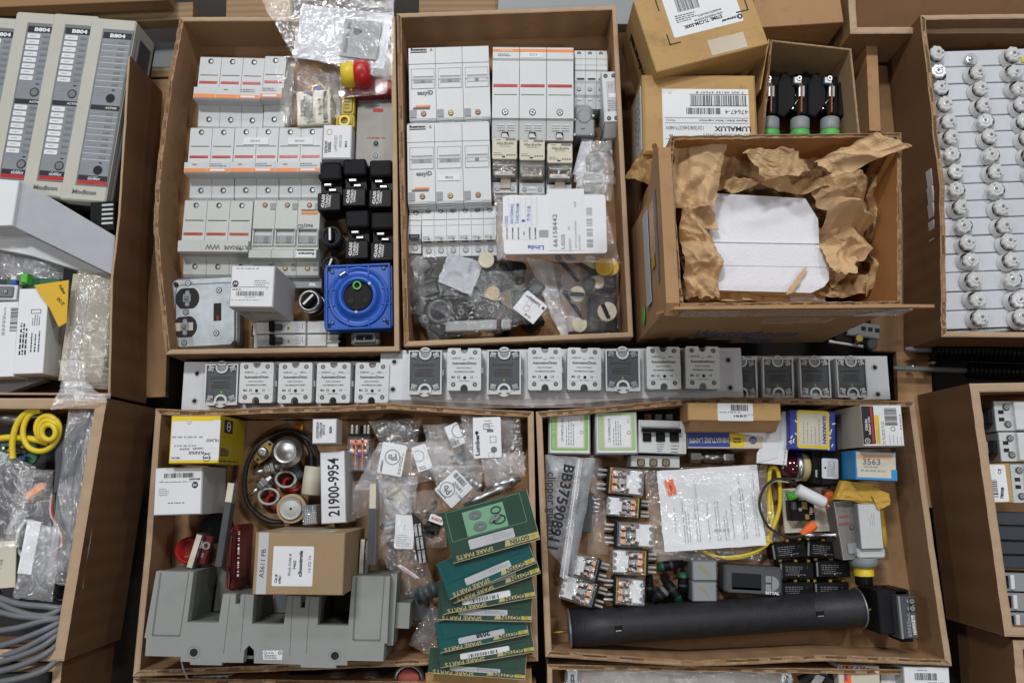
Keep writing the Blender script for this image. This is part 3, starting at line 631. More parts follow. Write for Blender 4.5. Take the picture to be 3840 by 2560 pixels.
m = t.mb(); m.lathe(0, 0, [(114, 119), (113, 127), (106, 129), (102, 122), (94, 120.6), (86, 123), (77, 134), (70, 144), (63, 145), (59, 143), (57, 121), (0, 121)], 'blue', 48); t.part('barrel', m)
m = t.mb(); m.disc(0, 2, 54, 119, 126, 'black', 36, 2); pi_ = t.part('pin_insert', m)
for x, y, c_ in ((-2, 40, 'green'), (-28, -14, 'black'), (28, -12, 'black')):
    m = t.mb(); m.ring(x, y, 11, 16, 125, 136 if c_ == 'green' else 128, c_, 20); m.disc(x, y, 11, 125, 126.6, 'dark', 16); t.part('pin_hole', m, pi_)
for x, y in ((-111, 108), (111, 116), (-111, -104), (111, -100)):
    m = t.mb(); m.disc(x, y, 9, 119, 121, 'dark', 16); m.disc(x+(14 if x < 0 else -14), y+(-11 if y > 0 else 11), 8, 120, 124, 'blueD', 14, 1); screw(m, x+(14 if x < 0 else -14), y+(-11 if y > 0 else 11), 124, 5, 'blueB'); t.part('mounting_hole', m)
m = t.mb(); m.M = Matrix.Translation((-56, 86, 130)) @ Matrix.Rotation(math.radians(30), 4, 'Z'); m.box(-14, -4, 14, 4, -4, 6, 'chrome', 2); m.M = None; screw(m, 47, 43, 145, 6, 'steel'); screw(m, -4, -62, 145, 6, 'steel'); t.part('screw', m)
t = Thing('latch', 'grey moulded latch with two dark slots below the blue socket', 'latch', quad(z3, 1725, 1350, 1985, 1345, 1965, 1460, 1745, 1462), 100, 90)
m = t.mb(); m.rbox(t.x0, t.y0, t.x1, t.y1, 0, 84, 12, 'grey', 6); m.frame(t.x0+14, t.y0+10, t.x1-14, t.y1-6, 7, 82, 92, 'grey'); m.box(-30, t.y0+16, 26, t.y1-12, 80, 86, 'dark'); m.box(-4, t.y0+16, 0, t.y0+28, 84, 93, 'grey'); solo(t, m)
# duplex metal box cover
t = Thing('box_cover', 'dented galvanised steel box cover with two round outlet holes', 'box cover', quad(z3, 215, 905, 770, 865, 815, 1500, 180, 1500), 110, 90)
m = t.mb(); m.rbox(t.x0, t.y0, t.x1, t.y1, 66, 82, 36, 'galv', 8, 6); m.rbox(t.x0+26, t.y0+8, t.x1-10, t.y1-26, 80, 90, 26, 'galv', 6, 6); m.rbox(t.x0+10, t.y0+10, t.x1-10, t.y1-10, 0, 68, 24, 'grey')
t.part('plate', m)
for (px, py), rr in (((365, 1072), 45), ((345, 1312), 45)):
    m = t.mb(); x, y = t.L(*z3(px, py)); pts = [(x+rr*math.cos(a*math.pi/16), y+max(-rr*.86, min(rr*.86, rr*math.sin(a*math.pi/16)))) for a in range(32)]; m.prism(pts, 90, 90.8, 'dark')
    if py > 1200: m.box(x-44, y-14, x+30, y+16, 90.5, 91.2, 'beige')
    t.part('outlet_hole', m)
    m = t.mb(); m.rbox(x-16, y-16, x+14, y+16, 90, 97, 4, 'midgrey', 3); m.rbox(x-9, y-32, x+8, y+30, 90, 94, 7, 'midgrey', 3); m.box(x-8, y-8, x+7, y+8, 96, 103, 'grey', 3); t.part('toggle', m)
for px, py in ((372, 945), (352, 1188), (338, 1445), (630, 1003), (608, 1363)):
    m = t.mb(); x, y = t.L(*z3(px, py)); screw(m, x, y, 91, 9, 'chrome', 50); t.part('screw', m)
m = t.mb(); x, y = t.L(*z3(618, 1186)); m.box(x-15, y-33, x+14, y+33, 89.5, 90.7, 'dark'); m.box(x-4, y-30, x+6, y-14, 90.5, 91.2, 'redD'); t.part('slot', m)
m = t.mb()
for px, py, r in ((265, 952, 8), (225, 1468, 8), (757, 1450, 9)):
    x, y = t.L(*z3(px, py)); m.disc(x, y, r, 80, 91.2 if px > 700 else 90.9, 'dark', 14)
t.part('corner_hole', m)
# white carton with round emblem
def d_(m, t, z):
    m.lines(*t.r2(.12, .05, .9, .1), z, 1, 'inkG', 3); x, y = t.n2(.12, .44); m.disc(x, y, 12, z-1, z, 'ink', 20); m.text('AB', x, y, 13, z+.5, 'inkW', 0, bold=.02)
    m.box(t.x0+4, t.n2(0, .525)[1], t.x1-20, t.n2(0, .515)[1], z-1, z, 'ink'); m.lines(*t.r2(.55, .34, .92, .5), z, 3, 'inkG', 3, 8); m.bars(*t.r2(.15, .62, .78, .73), z, n=34, seed=4)
    m.lines(*t.r2(.06, .555, .3, .6), z, 1, 'ink', 4, 5); m.lines(*t.r2(.35, .75, .6, .78), z, 1, 'inkF', 3, 6); m.lines(*t.r2(.05, .8, .92, .86), z, 1, 'inkF', 3, 7); m.text('1', *t.n2(.84, .57), 10, z, 'ink')
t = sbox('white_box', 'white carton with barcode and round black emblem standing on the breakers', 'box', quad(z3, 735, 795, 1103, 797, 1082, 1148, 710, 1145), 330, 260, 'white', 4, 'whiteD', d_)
m = t.mb()
for s_, x, zz, sz, w in (('66158199', 45, 175, 30, 62), ('US05', 5, 178, 28, 40), ('SCNF 7', -25, 182, 18, 36)):
    R = Matrix.Translation((x, t.y0-.8, zz)) @ Matrix.Rotation(math.radians(90), 4, 'X'); m.text(s_, 0, 0, sz, 0, 'inkG', 180, w=w, M2=R, bold=.01)
R = Matrix.Translation((-52, t.y0-.8, 190)) @ Matrix.Rotation(math.radians(90), 4, 'X'); m.M = R; m.lines(-18, -50, 20, 20, 0, 6, 'inkG', 3, 5, rot=1); m.M = None
t.part('side_print', m)
# circuit breakers
G = 'white circuit breakers lying side by side'
def breaker(label, q):
    t = Thing('circuit_breaker', label, 'circuit breaker', q, 110, 100, G); k = t.w
    m = t.mb(); m.box(t.x0+k*.05, t.y0, t.x1-k*.04, t.y1, 0, 70, 'ltgrey2', 2); m.box(t.x0+k*.10, t.y0+1, t.x0+k*.62, t.y1-1, 70, 88, 'ltgrey2', 2); m.box(t.x0+k*.64, t.y0+1, t.x0+k*.84, t.y1-1, 70, 84, 'ltgrey', 2)
    m.ext([(t.x0, 30), (t.x0+k*.1, 70), (t.x0+k*.1, 0), (t.x0, 0)], t.y0+4, t.y1-4, 'black', 'y'); t.part('body', m)
    m = t.mb(); m.box(t.x0+k*.255, t.y0+6, t.x0+k*.30, t.y1-5, 86, 116, 'black', 3); m.box(t.x0+k*.30, t.y0+12, t.x0+k*.38, t.y1-14, 86, 104, 'slate', 3); t.part('lever', m)
    m = t.mb(); m.box(t.x0+k*.4, t.y0+3, t.x0+k*.6, t.y1-3, 87, 89, 'white'); m.box(t.x0+k*.43, t.y0+14, t.x0+k*.455, t.y0+26, 88, 89.6, 'yellowD'); m.lines(t.x0+k*.52, t.y0+8, t.x0+k*.59, t.y1-8, 89.6, 3, 'inkF', 2, 5); m.box(t.x0+k*.586, t.y0+14, t.x0+k*.592, t.y1-8, 89, 89.6, 'inkG'); t.part('rating_label', m)
    m = t.mb(); m.ext([(t.x1-k*.2, 0), (t.x1-k*.17, 66), (t.x1-k*.05, 70), (t.x1, 50), (t.x1, 0)], t.y0+6, t.y1-8, 'black', 'y'); m.box(t.x1-k*.16, t.y0+18, t.x1-k*.02, t.y0+24, 66, 76, 'ltgrey'); m.box(t.x1-k*.14, t.y1-18, t.x1-k*.04, t.y1-12, 66, 76, 'ltgrey'); t.part('clamp', m)
    return t
breaker('white breaker lying just below the white carton, toggle showing', quad(z3, 855, 1255, 1650, 1258, 1655, 1362, 850, 1360))
breaker('white breaker lying against the tray front wall, toggle showing', quad(z3, 855, 1368, 1655, 1366, 1640, 1472, 865, 1475))
# bags of the first tray
t = Thing('leaflet', 'white instruction leaflet with a grey photo inside the big clear bag', 'leaflet', quad(z2, 1330, 60, 2060, 90, 2030, 640, 1250, 420), 205, 8)
m = t.mb(); cr = crumple(4, .008, 12, .1); m.sheet([(t.x0, t.y1), (t.x1, t.y1), (t.x1, t.y0), (t.x0, t.y0)], 'whiteL', 24, 24, lambda a, b, x, y: 2+cr(x, y), True, 4, 3)
x, y = t.n2(.72, .55); m.box(x-72, y-70, x+66, y+72, 14, 17, 'midgrey'); m.disc(x-20, y+30, 16, 17, 18, 'inkG'); m.add([(x-10, y+30, 18), (x+2, y+36, 18), (x+42, y-40, 18), (x+26, y-46, 18)], [(0, 1, 2, 3)], 'inkF'); m.box(x-60, y-56, x-48, y+58, 17, 18.5, 'inkG'); m.lines(*t.r2(.35, .05, .95, .1), 17, 2, 'inkF', 5); solo(t, m)
bag('clear_bag', 'large crumpled clear plastic bag spilling over the far tray wall', quad(z2, 950, -60, 2090, -60, 2075, 640, 1230, 420), 208, 34, 'bag', 11, 44, 26)
bag('clear_bag', 'clear plastic bag wrapped round the handwritten white module', quad(z2, 1080, 455, 1720, 350, 1650, 960, 1145, 1040), 152, 30, 'bagD', 5, 40, 6)
bag('clear_bag', 'soft clear plastic bag over the emergency stop button and red sleeve', quad(z2, 1600, 360, 2080, 330, 2030, 760, 1640, 800), 150, 26, 'bag', 6, 34, 12)
# ------------------------------------------------------------ second tray
def easy_block(label, q, sticker=None):
    t = Thing('fuse_block', label, 'fuse block', q, 160, 150, 'large three pole grey fuse blocks'); w = t.w/3; h = t.h
    Y = lambda b: t.y1-t.l*b
    for i in range(3):
        xa = t.x0+w*i+.8; xb = xa+w-1.6; m = t.mb()
        m.ext([(Y(0), 0), (Y(0), h-4), (Y(.01), h), (Y(.22), h-1), (Y(.225), h-4), (Y(.94), h-7), (Y(.965), h-12), (Y(1), h-40), (Y(1), 0)], xa, xb, 'ltgrey2')
        for k in range(3): m.box(xa+10, Y(.957+k*.017), xb-34, Y(.962+k*.017), h-30-k*8, h-7-k*9, 'label')
        t.part('body', m)
        m = t.mb(); z = h-4.6; m.frame(xa+8, Y(.55), xb-4, Y(.28), 2, z-1, z+1, 'inkF'); m.box(xa+8, Y(.43), xb-4, Y(.42), z, z+3, 'ltgrey')
        m.box(xa+15, Y(.475), xb-9, Y(.385), z-1, z+1.4, 'whiteD'); m.box(xa+15, Y(.395), xb-9, Y(.385), z, z+2.5, 'midgrey'); m.box(xa+19, Y(.47), xb-13, Y(.425), z, z+1.8, 'ltgrey' if i == 2 else 'midgrey'); m.box(xa+w*.44, Y(.47), xa+w*.58, Y(.42), z, z+2.6, 'grey'); t.part('window', m)
        m = t.mb(); m.box(xa+2, Y(.93), xa+26, Y(.83), z, z+.8, 'midgrey'); t.part('grey_tab', m)
        m = t.mb(); x = xa+w*.52; y = Y(.88); m.disc(x, y, 10, z-2, z+.9, 'ink', 14); m.disc(x, y, 8, z, z+2, ('copper', 'brass', 'copper')[i], 12); m.box(x-6, y-1, x+6, y+1, z, z+2.6, 'ink'); t.part('screw', m)
    m = t.mb(); x, y = t.n2(.13, .045); m.box(x-31, y-4, x+31, y-8, h-1, h+.6, 'ink'); m.text('Bussmann', x, y+4, 13, h+.8, 'ink', 0, w=60, bold=.05); m.lines(*t.r2(.27, .02, .31, .06), h+.6, 2, 'inkG', 4); m.text('easyID', *t.n2(.2, .605), 22, h-3, 'inkG', 0, bold=.02); t.part('lettering', m)
    m = t.mb(); x, y = t.n2(.155, .79); m.box(x-22, y-1, x+32, y+6, h-5, h-3.2, 'orange'); m.box(x-32, y-8, x+30, y-1.5, h-5, h-3.2, 'inkG'); t.part('warning_label', m)
    if sticker: m = t.mb(); x, y = t.n2(.5, .66); m.box(x-44, y-12, x+42, y+11, h-5, h-3, 'white'); m.text('FB332', x, y-1, 12, h-2.6, 'inkG', bold=.02); t.part('sticker', m)
    if sticker: m = t.mb(); m.box(t.x0+2, t.y1, t.x1-4, t.y1+8, 0, h-12, 'ltgrey2'); t.part('rear_rail', m)
    return t
a, b, c, d = z4(145, 1075), z4(862, 1058), z5(887, 292), z5(163, 305)
easy_block('three pole grey fuse block in the far corner of the second tray', quad(z4, 155, 415, 860, 392, 878, 1045, 180, 1055))
easy_block('three pole grey fuse block with a white number sticker on its middle pole', [a, b, c, d], True)
t = Thing('fuse_block', 'three pole grey fuse block with orange band and red windows', 'fuse block', quad(z4, 888, 400, 1592, 402, 1600, 1185, 888, 1162), 170, 160); w = t.w/3; h = t.h
Y = lambda b: t.y1-t.l*b
for i in range(3):
    xa = t.x0+w*i+1; xb = xa+w-2; m = t.mb(); m.ext([(Y(0), 0), (Y(0), h-8), (Y(.02), h), (Y(.14), h), (Y(.16), h-6), (Y(.80), h-6), (Y(.815), h-16), (Y(1), h-42), (Y(1), 0)], xa, xb, 'ltgrey2')
    for k in range(3):
        for e in (.2, .56): z = h-19-k*3.0; m.box(xa+w*e, Y(.857+k*.022), xa+w*(e+.26), Y(.863+k*.022), z-20, z+.6, 'label')
    t.part('body', m)
    z = h-5.4; m = t.mb(); m.box(xa+4, Y(.455), xb-6, Y(.425), z-1, z+1.5, 'red'); m.box(xa+w*.25, Y(.447), xa+w*.7, Y(.438), z, z+2, 'redD'); m.box(xa+6, Y(.545), xb-8, Y(.537), z-1, z, 'greenD'); t.part('window', m)
    m = t.mb(); m.box(xa, Y(.068), xb, Y(.035), h-1, h+.6, 'orange'); 
    if i == 0: m.box(xa+26, Y(.06), xa+74, Y(.042), h, h+1, 'peach'); m.lines(xa+20, Y(.12), xb-20, Y(.085), h+.8, 2, 'inkG', 3)
    t.part('orange_band', m)
    m = t.mb(); screw(m, xa+w*.48, Y(.735), z, 10, 'galv', 20+50*i); t.part('screw', m)
    m = t.mb(); x, y = xa+w*.48, Y(.955); m.add([(x-14, y-9, h-32), (x+15, y-9, h-32), (x+12, y+9, h-26), (x-12, y+9, h-26)], [(0, 1, 2, 3)], 'dark'); m.add([(x-13, y-9, h-31), (x+14, y-9, h-31), (x+5, y+4, h-26), (x-10, y+4, h-26)], [(0, 1, 2, 3)], 'white'); t.part('latch_slot', m)
m = t.mb(); m.box(*t.r2(.355, .07, .62, .13)[:2], *t.r2(.355, .07, .62, .13)[2:], h-1, h+1.2, 'white'); m.text('33219', *t.n2(.5, .1), 12, h+1.6, 'inkG'); t.part('sticker', m)
# small three pole holder, partly covered
t = Thing('fuse_holder', 'small three pole grey fuse holder behind the grey connector hood', 'fuse holder', quad(z4, 1605, 424, 1885, 424, 1892, 905, 1602, 900), 130, 120); w = t.w/3; h = t.h
Y = lambda b: t.y1-t.l*b
for i in range(3):
    xa = t.x0+w*i+.6; xb = xa+w-1.2; m = t.mb(); m.ext([(Y(0), 0), (Y(0), h-14), (Y(.08), h-10), (Y(.1), h), (Y(.38), h), (Y(.4), h-5), (Y(.56), h-8), (Y(.6), h-14), (Y(.78), h-22), (Y(.82), h-30), (Y(1), h-40), (Y(1), 0)], xa, xb, 'ltgrey2')
    m.box(xa, Y(.19), xb, Y(.182), h-1, h+.3, 'inkG'); m.box(xa, Y(.30), xb, Y(.294), h-1, h+.3, 'inkG'); m.box(xa+8, Y(.54), xb-4, Y(.525), h-8, h-3, 'ink'); m.box(xa+10, Y(.86), xb-14, Y(.85), h-36, h-28, 'label'); t.part('body', m)
    for b in (.06, .69):
        m = t.mb(); z = h-12 if b < .1 else h-19; screw(m, xa+w*.4, Y(b), z+2, 6, 'grey' if b < .1 else 'galv'); t.part('screw', m)
t = Thing('connector_hood', 'grey moulded connector hood with rounded dome beside the relay', 'connector', quad(z4, 1603, 868, 1778, 872, 1783, 1158, 1592, 1155), 150, 140)
m = t.mb(); m.rbox(t.x0+4, t.y0, t.x1, t.y1-60, 0, 120, 5, 'grey', 4, top='midgrey'); m.rbox(t.x0+2, t.y1-76, t.x1-6, t.y1, 0, 112, 22, 'midgrey', 10); m.disc(0, 10, 30, 100, 124, 'midgrey', 20, 8)
t.part('hood', m)
for x, y in ((t.x0+4, t.y0+4), (t.x1-14, t.y0+6), (t.x0+4, -2), (t.x1-6, 14)): m = t.mb(); screw(m, x, y, 121, 5, 'steel'); t.part('screw', m)
m = t.mb(); m.lines(-12, t.y0+22, 12, t.y0+30, 120.6, 1, 'ink', 4); t.part('lettering', m)
t = Thing('relay_module', 'slim grey rail relay module with white window against the tray wall', 'relay', quad(z4, 1830, 620, 1966, 616, 2003, 1052, 1862, 1056), 175, 165)
m = t.mb(); m.box(t.x0, t.y0, t.x1, t.y1, 0, 165, 'ltgrey2', 3); m.ext([(t.y0, 0), (t.y0, 160), (t.y0-36, 110), (t.y0-40, 0)], t.x0+3, t.x1-3, 'ltgrey2'); t.part('body', m)
m = t.mb(); z = 165.4; m.box(*t.r2(.25, .2, .97, .78)[:2], *t.r2(.25, .2, .97, .78)[2:], 164, z, 'whiteD'); m.box(*t.r2(.38, .44, .85, .52)[:2], *t.r2(.38, .44, .85, .52)[2:], 164, z+.6, 'white'); m.lines(*t.r2(.3, .57, .9, .8), z+.6, 5, 'inkG', 3); m.box(*t.r2(.25, .76, .36, .79)[:2], *t.r2(.25, .76, .36, .79)[2:], z-1, z+.8, 'inkR'); m.text('H', *t.n2(.5, .3), 26, z+.5, 'inkF'); t.part('front_label', m)
for a_, b in ((.25, .09), (.75, .09), (.3, .93), (.75, .93)): m = t.mb(); x, y = t.n2(a_, b); m.disc(x, y, 8, 164, 165.8, 'ink', 14); screw(m, x, y, 165, 5, 'grey'); t.part('screw', m)
# plug-in relays in sockets
G = 'cream faced plug in relays standing in sockets'
def ab_relay(label, q, px, flag):
    t = Thing('relay', label, 'relay', q, 150, 140, G); Y = lambda b: t.y1-t.l*b
    m = t.mb(); m.box(t.x0, t.y0, t.x1, t.y1, 0, 56, 'ltgrey', 2); m.box(t.x0+2, Y(.1), t.x1-2, Y(.01), 56, 92, 'ltgrey', 3); m.box(t.x0+2, Y(.98), t.x1-2, Y(.77), 56, 84, 'ltgrey2', 3)
    for a_ in (.2, .5, .8): x, _ = t.n2(a_, 0); m.ring(x, Y(.05), 5, 8, 90, 95, 'midgrey', 14)
    m.box(-14, Y(.9), 14, Y(.84), 84, 87, 'white', 1); t.part('socket', m)
    m = t.mb(); m.rbox(t.x0+3, Y(.74), t.x1-3, Y(.08), 56, 132, 6, 'smoke', 3); t.part('relay_cover', m)
    m = t.mb(); 
    for s_ in (-1, 1): m.lathe(s_*22, Y(.6), [(0, -22), (16, -22), (16, 22), (0, 22)], 'copperPcb', 14, axis='y', cz=84)
    m.box(t.x0+12, Y(.70), t.x1-12, Y(.66), 60, 108, 'cream'); m.box(t.x0+12, Y(.53), t.x1-12, Y(.50), 60, 116, 'whiteD'); t.part('coil', m)
    m = t.mb(); m.rbox(t.x0+2, Y(.46), t.x1-3, Y(.07), 130, 140, 7, 'cream', 2); z = 140.4; m.text('Allen-Bradley', 2, Y(.17), 13, z, 'ink', 0, w=66, bold=.01); m.rbox(t.x1-46, Y(.12), t.x1-8, Y(.08), 139, 141.5, 3, 'grey', 1)
    m.box(t.x0+16, Y(.11), t.x0+34, Y(.10), 139, z, 'ink'); m.lines(t.x0+30, Y(.24), t.x1-14, Y(.19), z, 2, 'inkG', 2); m.lines(t.x0+8, Y(.40), t.x0+44, Y(.33), z, 2, 'ink', 2.5, 4)
    for k in range(4): m.disc(t.x1-40+k*9, Y(.385), 3, z-1, z, 'ink', 8)
    m.box(-10, Y(.43), 2, Y(.40), z-1, z, 'ink'); t.part('relay_label', m)
    for a_ in (.22, .8):
        m = t.mb(); x, _ = t.n2(a_, 0); screw(m, x, Y(.9), 85, 7, 'galv'); t.part('screw', m)
    if flag: m = t.mb(); m.box(-16, Y(.9), 22, Y(.66), 84, 92, 'beige', 1); m.box(-40+flag, Y(.70), 28+flag, Y(.62), 106, 112, 'white', 1); m.lines(-20+flag, Y(.68), 18+flag, Y(.65), 112.4, 1, 'inkG', 3); t.part('marker_flag', m)
ab_relay('cream labelled plug in relay beside the grey fuse block corner', quad(z4, 884, 1158, 1110, 1160, 1112, 1636, 884, 1636), 0, 1)
ab_relay('cream labelled plug in relay in the middle with no flag', quad(z4, 1122, 1172, 1352, 1174, 1352, 1640, 1120, 1640), 0, 0)
ab_relay('cream labelled plug in relay next to the black bagged part', quad(z4, 1362, 1208, 1592, 1210, 1590, 1650, 1360, 1650), 0, 2)
# single and six pole holders
def slim(label, q, n, logo=False):
    t = Thing('fuse_holder', label, 'fuse holder', q, 130, 120, 'slim grey fuse holders in the second tray' ); w = t.w/n; Y = lambda b: t.y1-t.l*b; h = 120
    for i in range(n):
        xa = t.x0+w*i+.6; xb = xa+w-1.2; m = t.mb()
        m.ext([(Y(0), 0), (Y(0), h-22), (Y(.15), h-18), (Y(.17), h-6), (Y(.60), h-2), (Y(.62), h), (Y(.72), h), (Y(.75), h-16), (Y(.8), h-24), (Y(1), h-26), (Y(1), 0)], xa, xb, 'ltgrey2')
        m.box(xa+1, Y(.285), xb-1, Y(.278), h-6, h-3.4, 'inkG' if not logo else 'ink'); m.box(xa+1, Y(.405), xb-1, Y(.40), h-6, h-2.6, 'inkF'); m.box(xa+10, Y(.745), xb-10, Y(.73), h-8, h-.5, 'ink')
        if logo: m.box(xa+2, Y(.72), xb-4, Y(.61), h-2, h+.6, 'ink'); m.box(xa+8, Y(.68), xb-10, Y(.65), h, h+1, 'inkG')
        else: m.lines(xa+4, Y(.70), xb-6, Y(.625), h+.4, 3, 'inkG', 2.5, i+3); m.box(xa+w*.5, Y(.71), xa+w*.62, Y(.66), h, h+.8, 'inkG')
        t.part('body', m)
        for b, z in ((.07, h-19), (.88, h-24)): m = t.mb(); m.disc(xa+w*.5, Y(b), 10, z-1, z+.8, 'greenD', 14); screw(m, xa+w*.5, Y(b), z+.4, 8, 'galv', 40); t.part('screw', m)
slim('single slim grey fuse holder with black logo strip by the tray wall', quad(z5, 165, 320, 274, 322, 276, 700, 160, 695), 1, True)
slim('six pole slim grey fuse holder below the stickered fuse block', quad(z5, 282, 305, 908, 290, 938, 722, 276, 722), 6)
# paper card + bags
t = Thing('stock_card', 'white stock card with blue handwriting and a large printed number', 'card', quad(z5, 975, 205, 1870, 215, 1885, 718, 998, 718), 218, 5)
m = t.mb(); cv = lambda x, y: 0
m.rbox(t.x0, t.y0, t.x1, t.y1, 0, 5, 12, 'paper', 1); t.part('card', m)
m = t.mb(); z = 5.6
m.rbox(*t.r2(-.005, .02, .33, .76), 4, 5.8, 3, 'label', 0); z2_ = 6.3
for i, (s_, hw, c_) in enumerate((('PLANT CODE', 'US05', 0), ('STOCK NUMBER', '66158442', 0), ('BIN LOCATION', 'TA427RAM', 0), ('QTY', '1', 0), ('DATE RECEIVED', '7/9/18', 0), ('PO NUMBER', '', 0))):
    x = .035+i*.055; m.text(s_, *t.n2(x, .65), 7, z2_, 'ink', 90, w=min(44, 5*len(s_)), bold=.05)
    if hw: m.text(hw, *t.n2(x-.005, .32 if len(hw) > 5 else .44), 18, z2_, 'inkB', 88, w=len(hw)*9.5, bold=.01)
    m.box(*t.r2(x+.018, .03, x+.020, .55)[:2], *t.r2(x+.018, .03, x+.020, .55)[2:], 5.8, z2_-.2, 'inkF')
m.text('Linde', *t.n2(.31, .89), 24, z2_, 'inkB', 178, w=60, bold=.02); m.box(*t.r2(.345, .6, .44, .72)[:2], *t.r2(.345, .6, .44, .72)[2:], 5, z2_, 'inkF')
m.rbox(*t.r2(.435, -.1, .79, .95), 4, 6.6, 3, 'label', 0); z3_ = 7.2
m.text('66158442', *t.n2(.502, .61), 24, z3_, 'ink', 90, w=122); m.text('US05', *t.n2(.578, .80), 20, z3_, 'ink', 90, w=54); m.text('UOM:ST', *t.n2(.645, .85), 14, z3_, 'inkG', 90, w=46); m.text('PO:', *t.n2(.635, .57), 10, z3_, 'inkG', 90); m.text('SLED', *t.n2(.70, .17), 11, z3_, 'inkG', 90, w=22)
m.text('SWITCH ALLEN BRADLEY', *t.n2(.70, .68), 8, z3_, 'inkG', 90, w=105); m.text('BODY ARLEAF', *t.n2(.735, .81), 8, z3_, 'inkG', 90, w=54)
for k in range(4): m.bars(*t.r2(.805, .22+k*.18, .865, .36+k*.18), z, 'inkF', 10, 4+k, vert=False)
t.part('print', m)
bag('clear_bag', 'clear flat bag around the white stock card with blue handwriting', quad(z5, 905, 170, 1850, 160, 2015, 775, 930, 745), 186, 42, 'bag', 21, 40, 14, .02)
t = Thing('black_part', 'black shiny moulded part in a crinkled bag in the second tray', 'moulding', quad(z4, 1690, 1310, 1860, 1310, 1890, 1580, 1680, 1580), 110, 90); m = t.mb(); m.rbox(t.x0, t.y0+20, t.x1, t.y1-30, 0, 80, 14, 'slate', 10); m.lathe(0, 20, [(34, 70), (36, 90), (28, 92), (20, 78), (0, 78)], 'blackM'); m.box(t.x0+6, t.y0, t.x0+36, t.y0+60, 0, 60, 'black', 4); solo(t, m)
t = Thing('folded_leaflet', 'white folded leaflet tucked in the crinkled bag by the relays', 'leaflet', quad(z4, 1665, 1190, 1760, 1200, 1680, 1540, 1590, 1500), 104, 8); m = t.mb(); m.box(t.x0, t.y0, t.x1, t.y1, 0, 8, 'whiteL', 1); solo(t, m)
bag('clear_bag', 'crinkled clear bag holding a black part beside the cream relays', quad(z4, 1680, 1190, 1930, 1180, 1965, 1560, 1600, 1540), 112, 36, 'bagM', 22, 34, 30, .05)
bag('clear_bag', 'empty end of a crumpled clear bag touching the stock card', quad(z5, 1640, -40, 1950, 20, 1930, 240, 1610, 180), 108, 34, 'bagM', 23, 24, 28, .05)
# dark contents and bags lower half
R = random.Random(5)
def blob(name, label, cat, q, zt, h, mat, r=10, b=8, group=None):
    t = Thing(name, label, cat, q, zt, h, group); m = t.mb(); m.rbox(t.x0, t.y0, t.x1, t.y1, 0, h, min(r, t.w*.4, t.l*.4), mat, min(b, t.w*.2, t.l*.2)); solo(t, m); return t
blob('plastic_moulding', 'long dark plastic strip lying in the big mixed bag', 'plastic part', quad(z5, 300, 925, 820, 1050, 800, 1180, 270, 1060), 92, 70, 'slate', 20, 14)
blob('cable_gland', 'dark ribbed plastic part under the folded cover in the mixed bag', 'plastic part', quad(z5, 870, 850, 1010, 770, 1090, 950, 930, 1040), 96, 70, 'black', 14, 10)
blob('cable_gland', 'square black knob shaped part in the mixed bag middle', 'plastic part', quad(z5, 1040, 770, 1200, 790, 1160, 960, 1030, 930), 90, 70, 'blackM', 20, 10)
t = Thing('screw_plug', 'round black screw cap at the corner end of the mixed bag', 'cap', quad(z5, 320, 1105, 540, 1105, 540, 1320, 310, 1320), 120, 100); m = t.mb(); m.lathe(0, 0, [(48, 0), (50, 80), (44, 92), (36, 94), (32, 84), (0, 82)], 'slate', 30); solo(t, m)
blob('plastic_strip', 'clear blue grey plastic channel strip along the bottom of the mixed bag', 'strip', quad(z5, 480, 1300, 1050, 1280, 1050, 1370, 485, 1395), 104, 20, 'midgrey', 4, 4)
t = Thing('paper_tag', 'white printed tag upside down in the mixed bag corner', 'tag', quad(z5, 1190, 1035, 1370, 1165, 1240, 1340, 1075, 1180), 150, 4); m = t.mb(); m.box(t.x0, t.y0, t.x1, t.y1, 0, 4, 'paper', 1); m.text('Lumberg', -8, t.y1-18, 19, 4.6, 'ink', 180, w=64, bold=.03); m.box(t.x1-14, t.y1-22, t.x1-4, t.y1-12, 4, 4.6, 'ink')
m.ring(-8, -12, 10, 12, 4, 4.6, 'inkF'); m.frame(-22, 0, -2, 20, 1.5, 4, 4.6, 'inkF'); m.text('12-45', 12, t.y0+12, 12, 4.6, 'ink', 180, bold=.03); solo(t, m)
t = Thing('folded_cover', 'crumpled white plastic wrapper with small print in the mixed bag', 'wrapper', quad(z5, 490, 730, 800, 740, 760, 1130, 400, 960), 140, 12); m = t.mb(); cr = crumple(3, .02, 12); m.sheet([(t.x0+12, t.y1), (t.x1, t.y1-6), (t.x1-18, t.y0), (t.x0, t.y0+24)], 'whiteL', 16, 16, lambda a, b, x, y: cr(x, y), False, 6, 3, back=2); m.text('Lumberg', 30, 30, 12, 16, 'inkG', 90, bold=.02); solo(t, m)
def disk(label, u, v, r, zt, mat='disk', group='round discs on black arms', th=8):
    t = Thing('round_disc', label, 'disc', rect(u-r, v-r, u+r, v+r), zt, th, group); m = t.mb(); m.disc(0, 0, r, 0, th, mat, 32, 1.5); solo(t, m); return t
disk('loose cream round disc on top of the mixed bag by the fuse holders', *z5(838, 770), 30, 150)
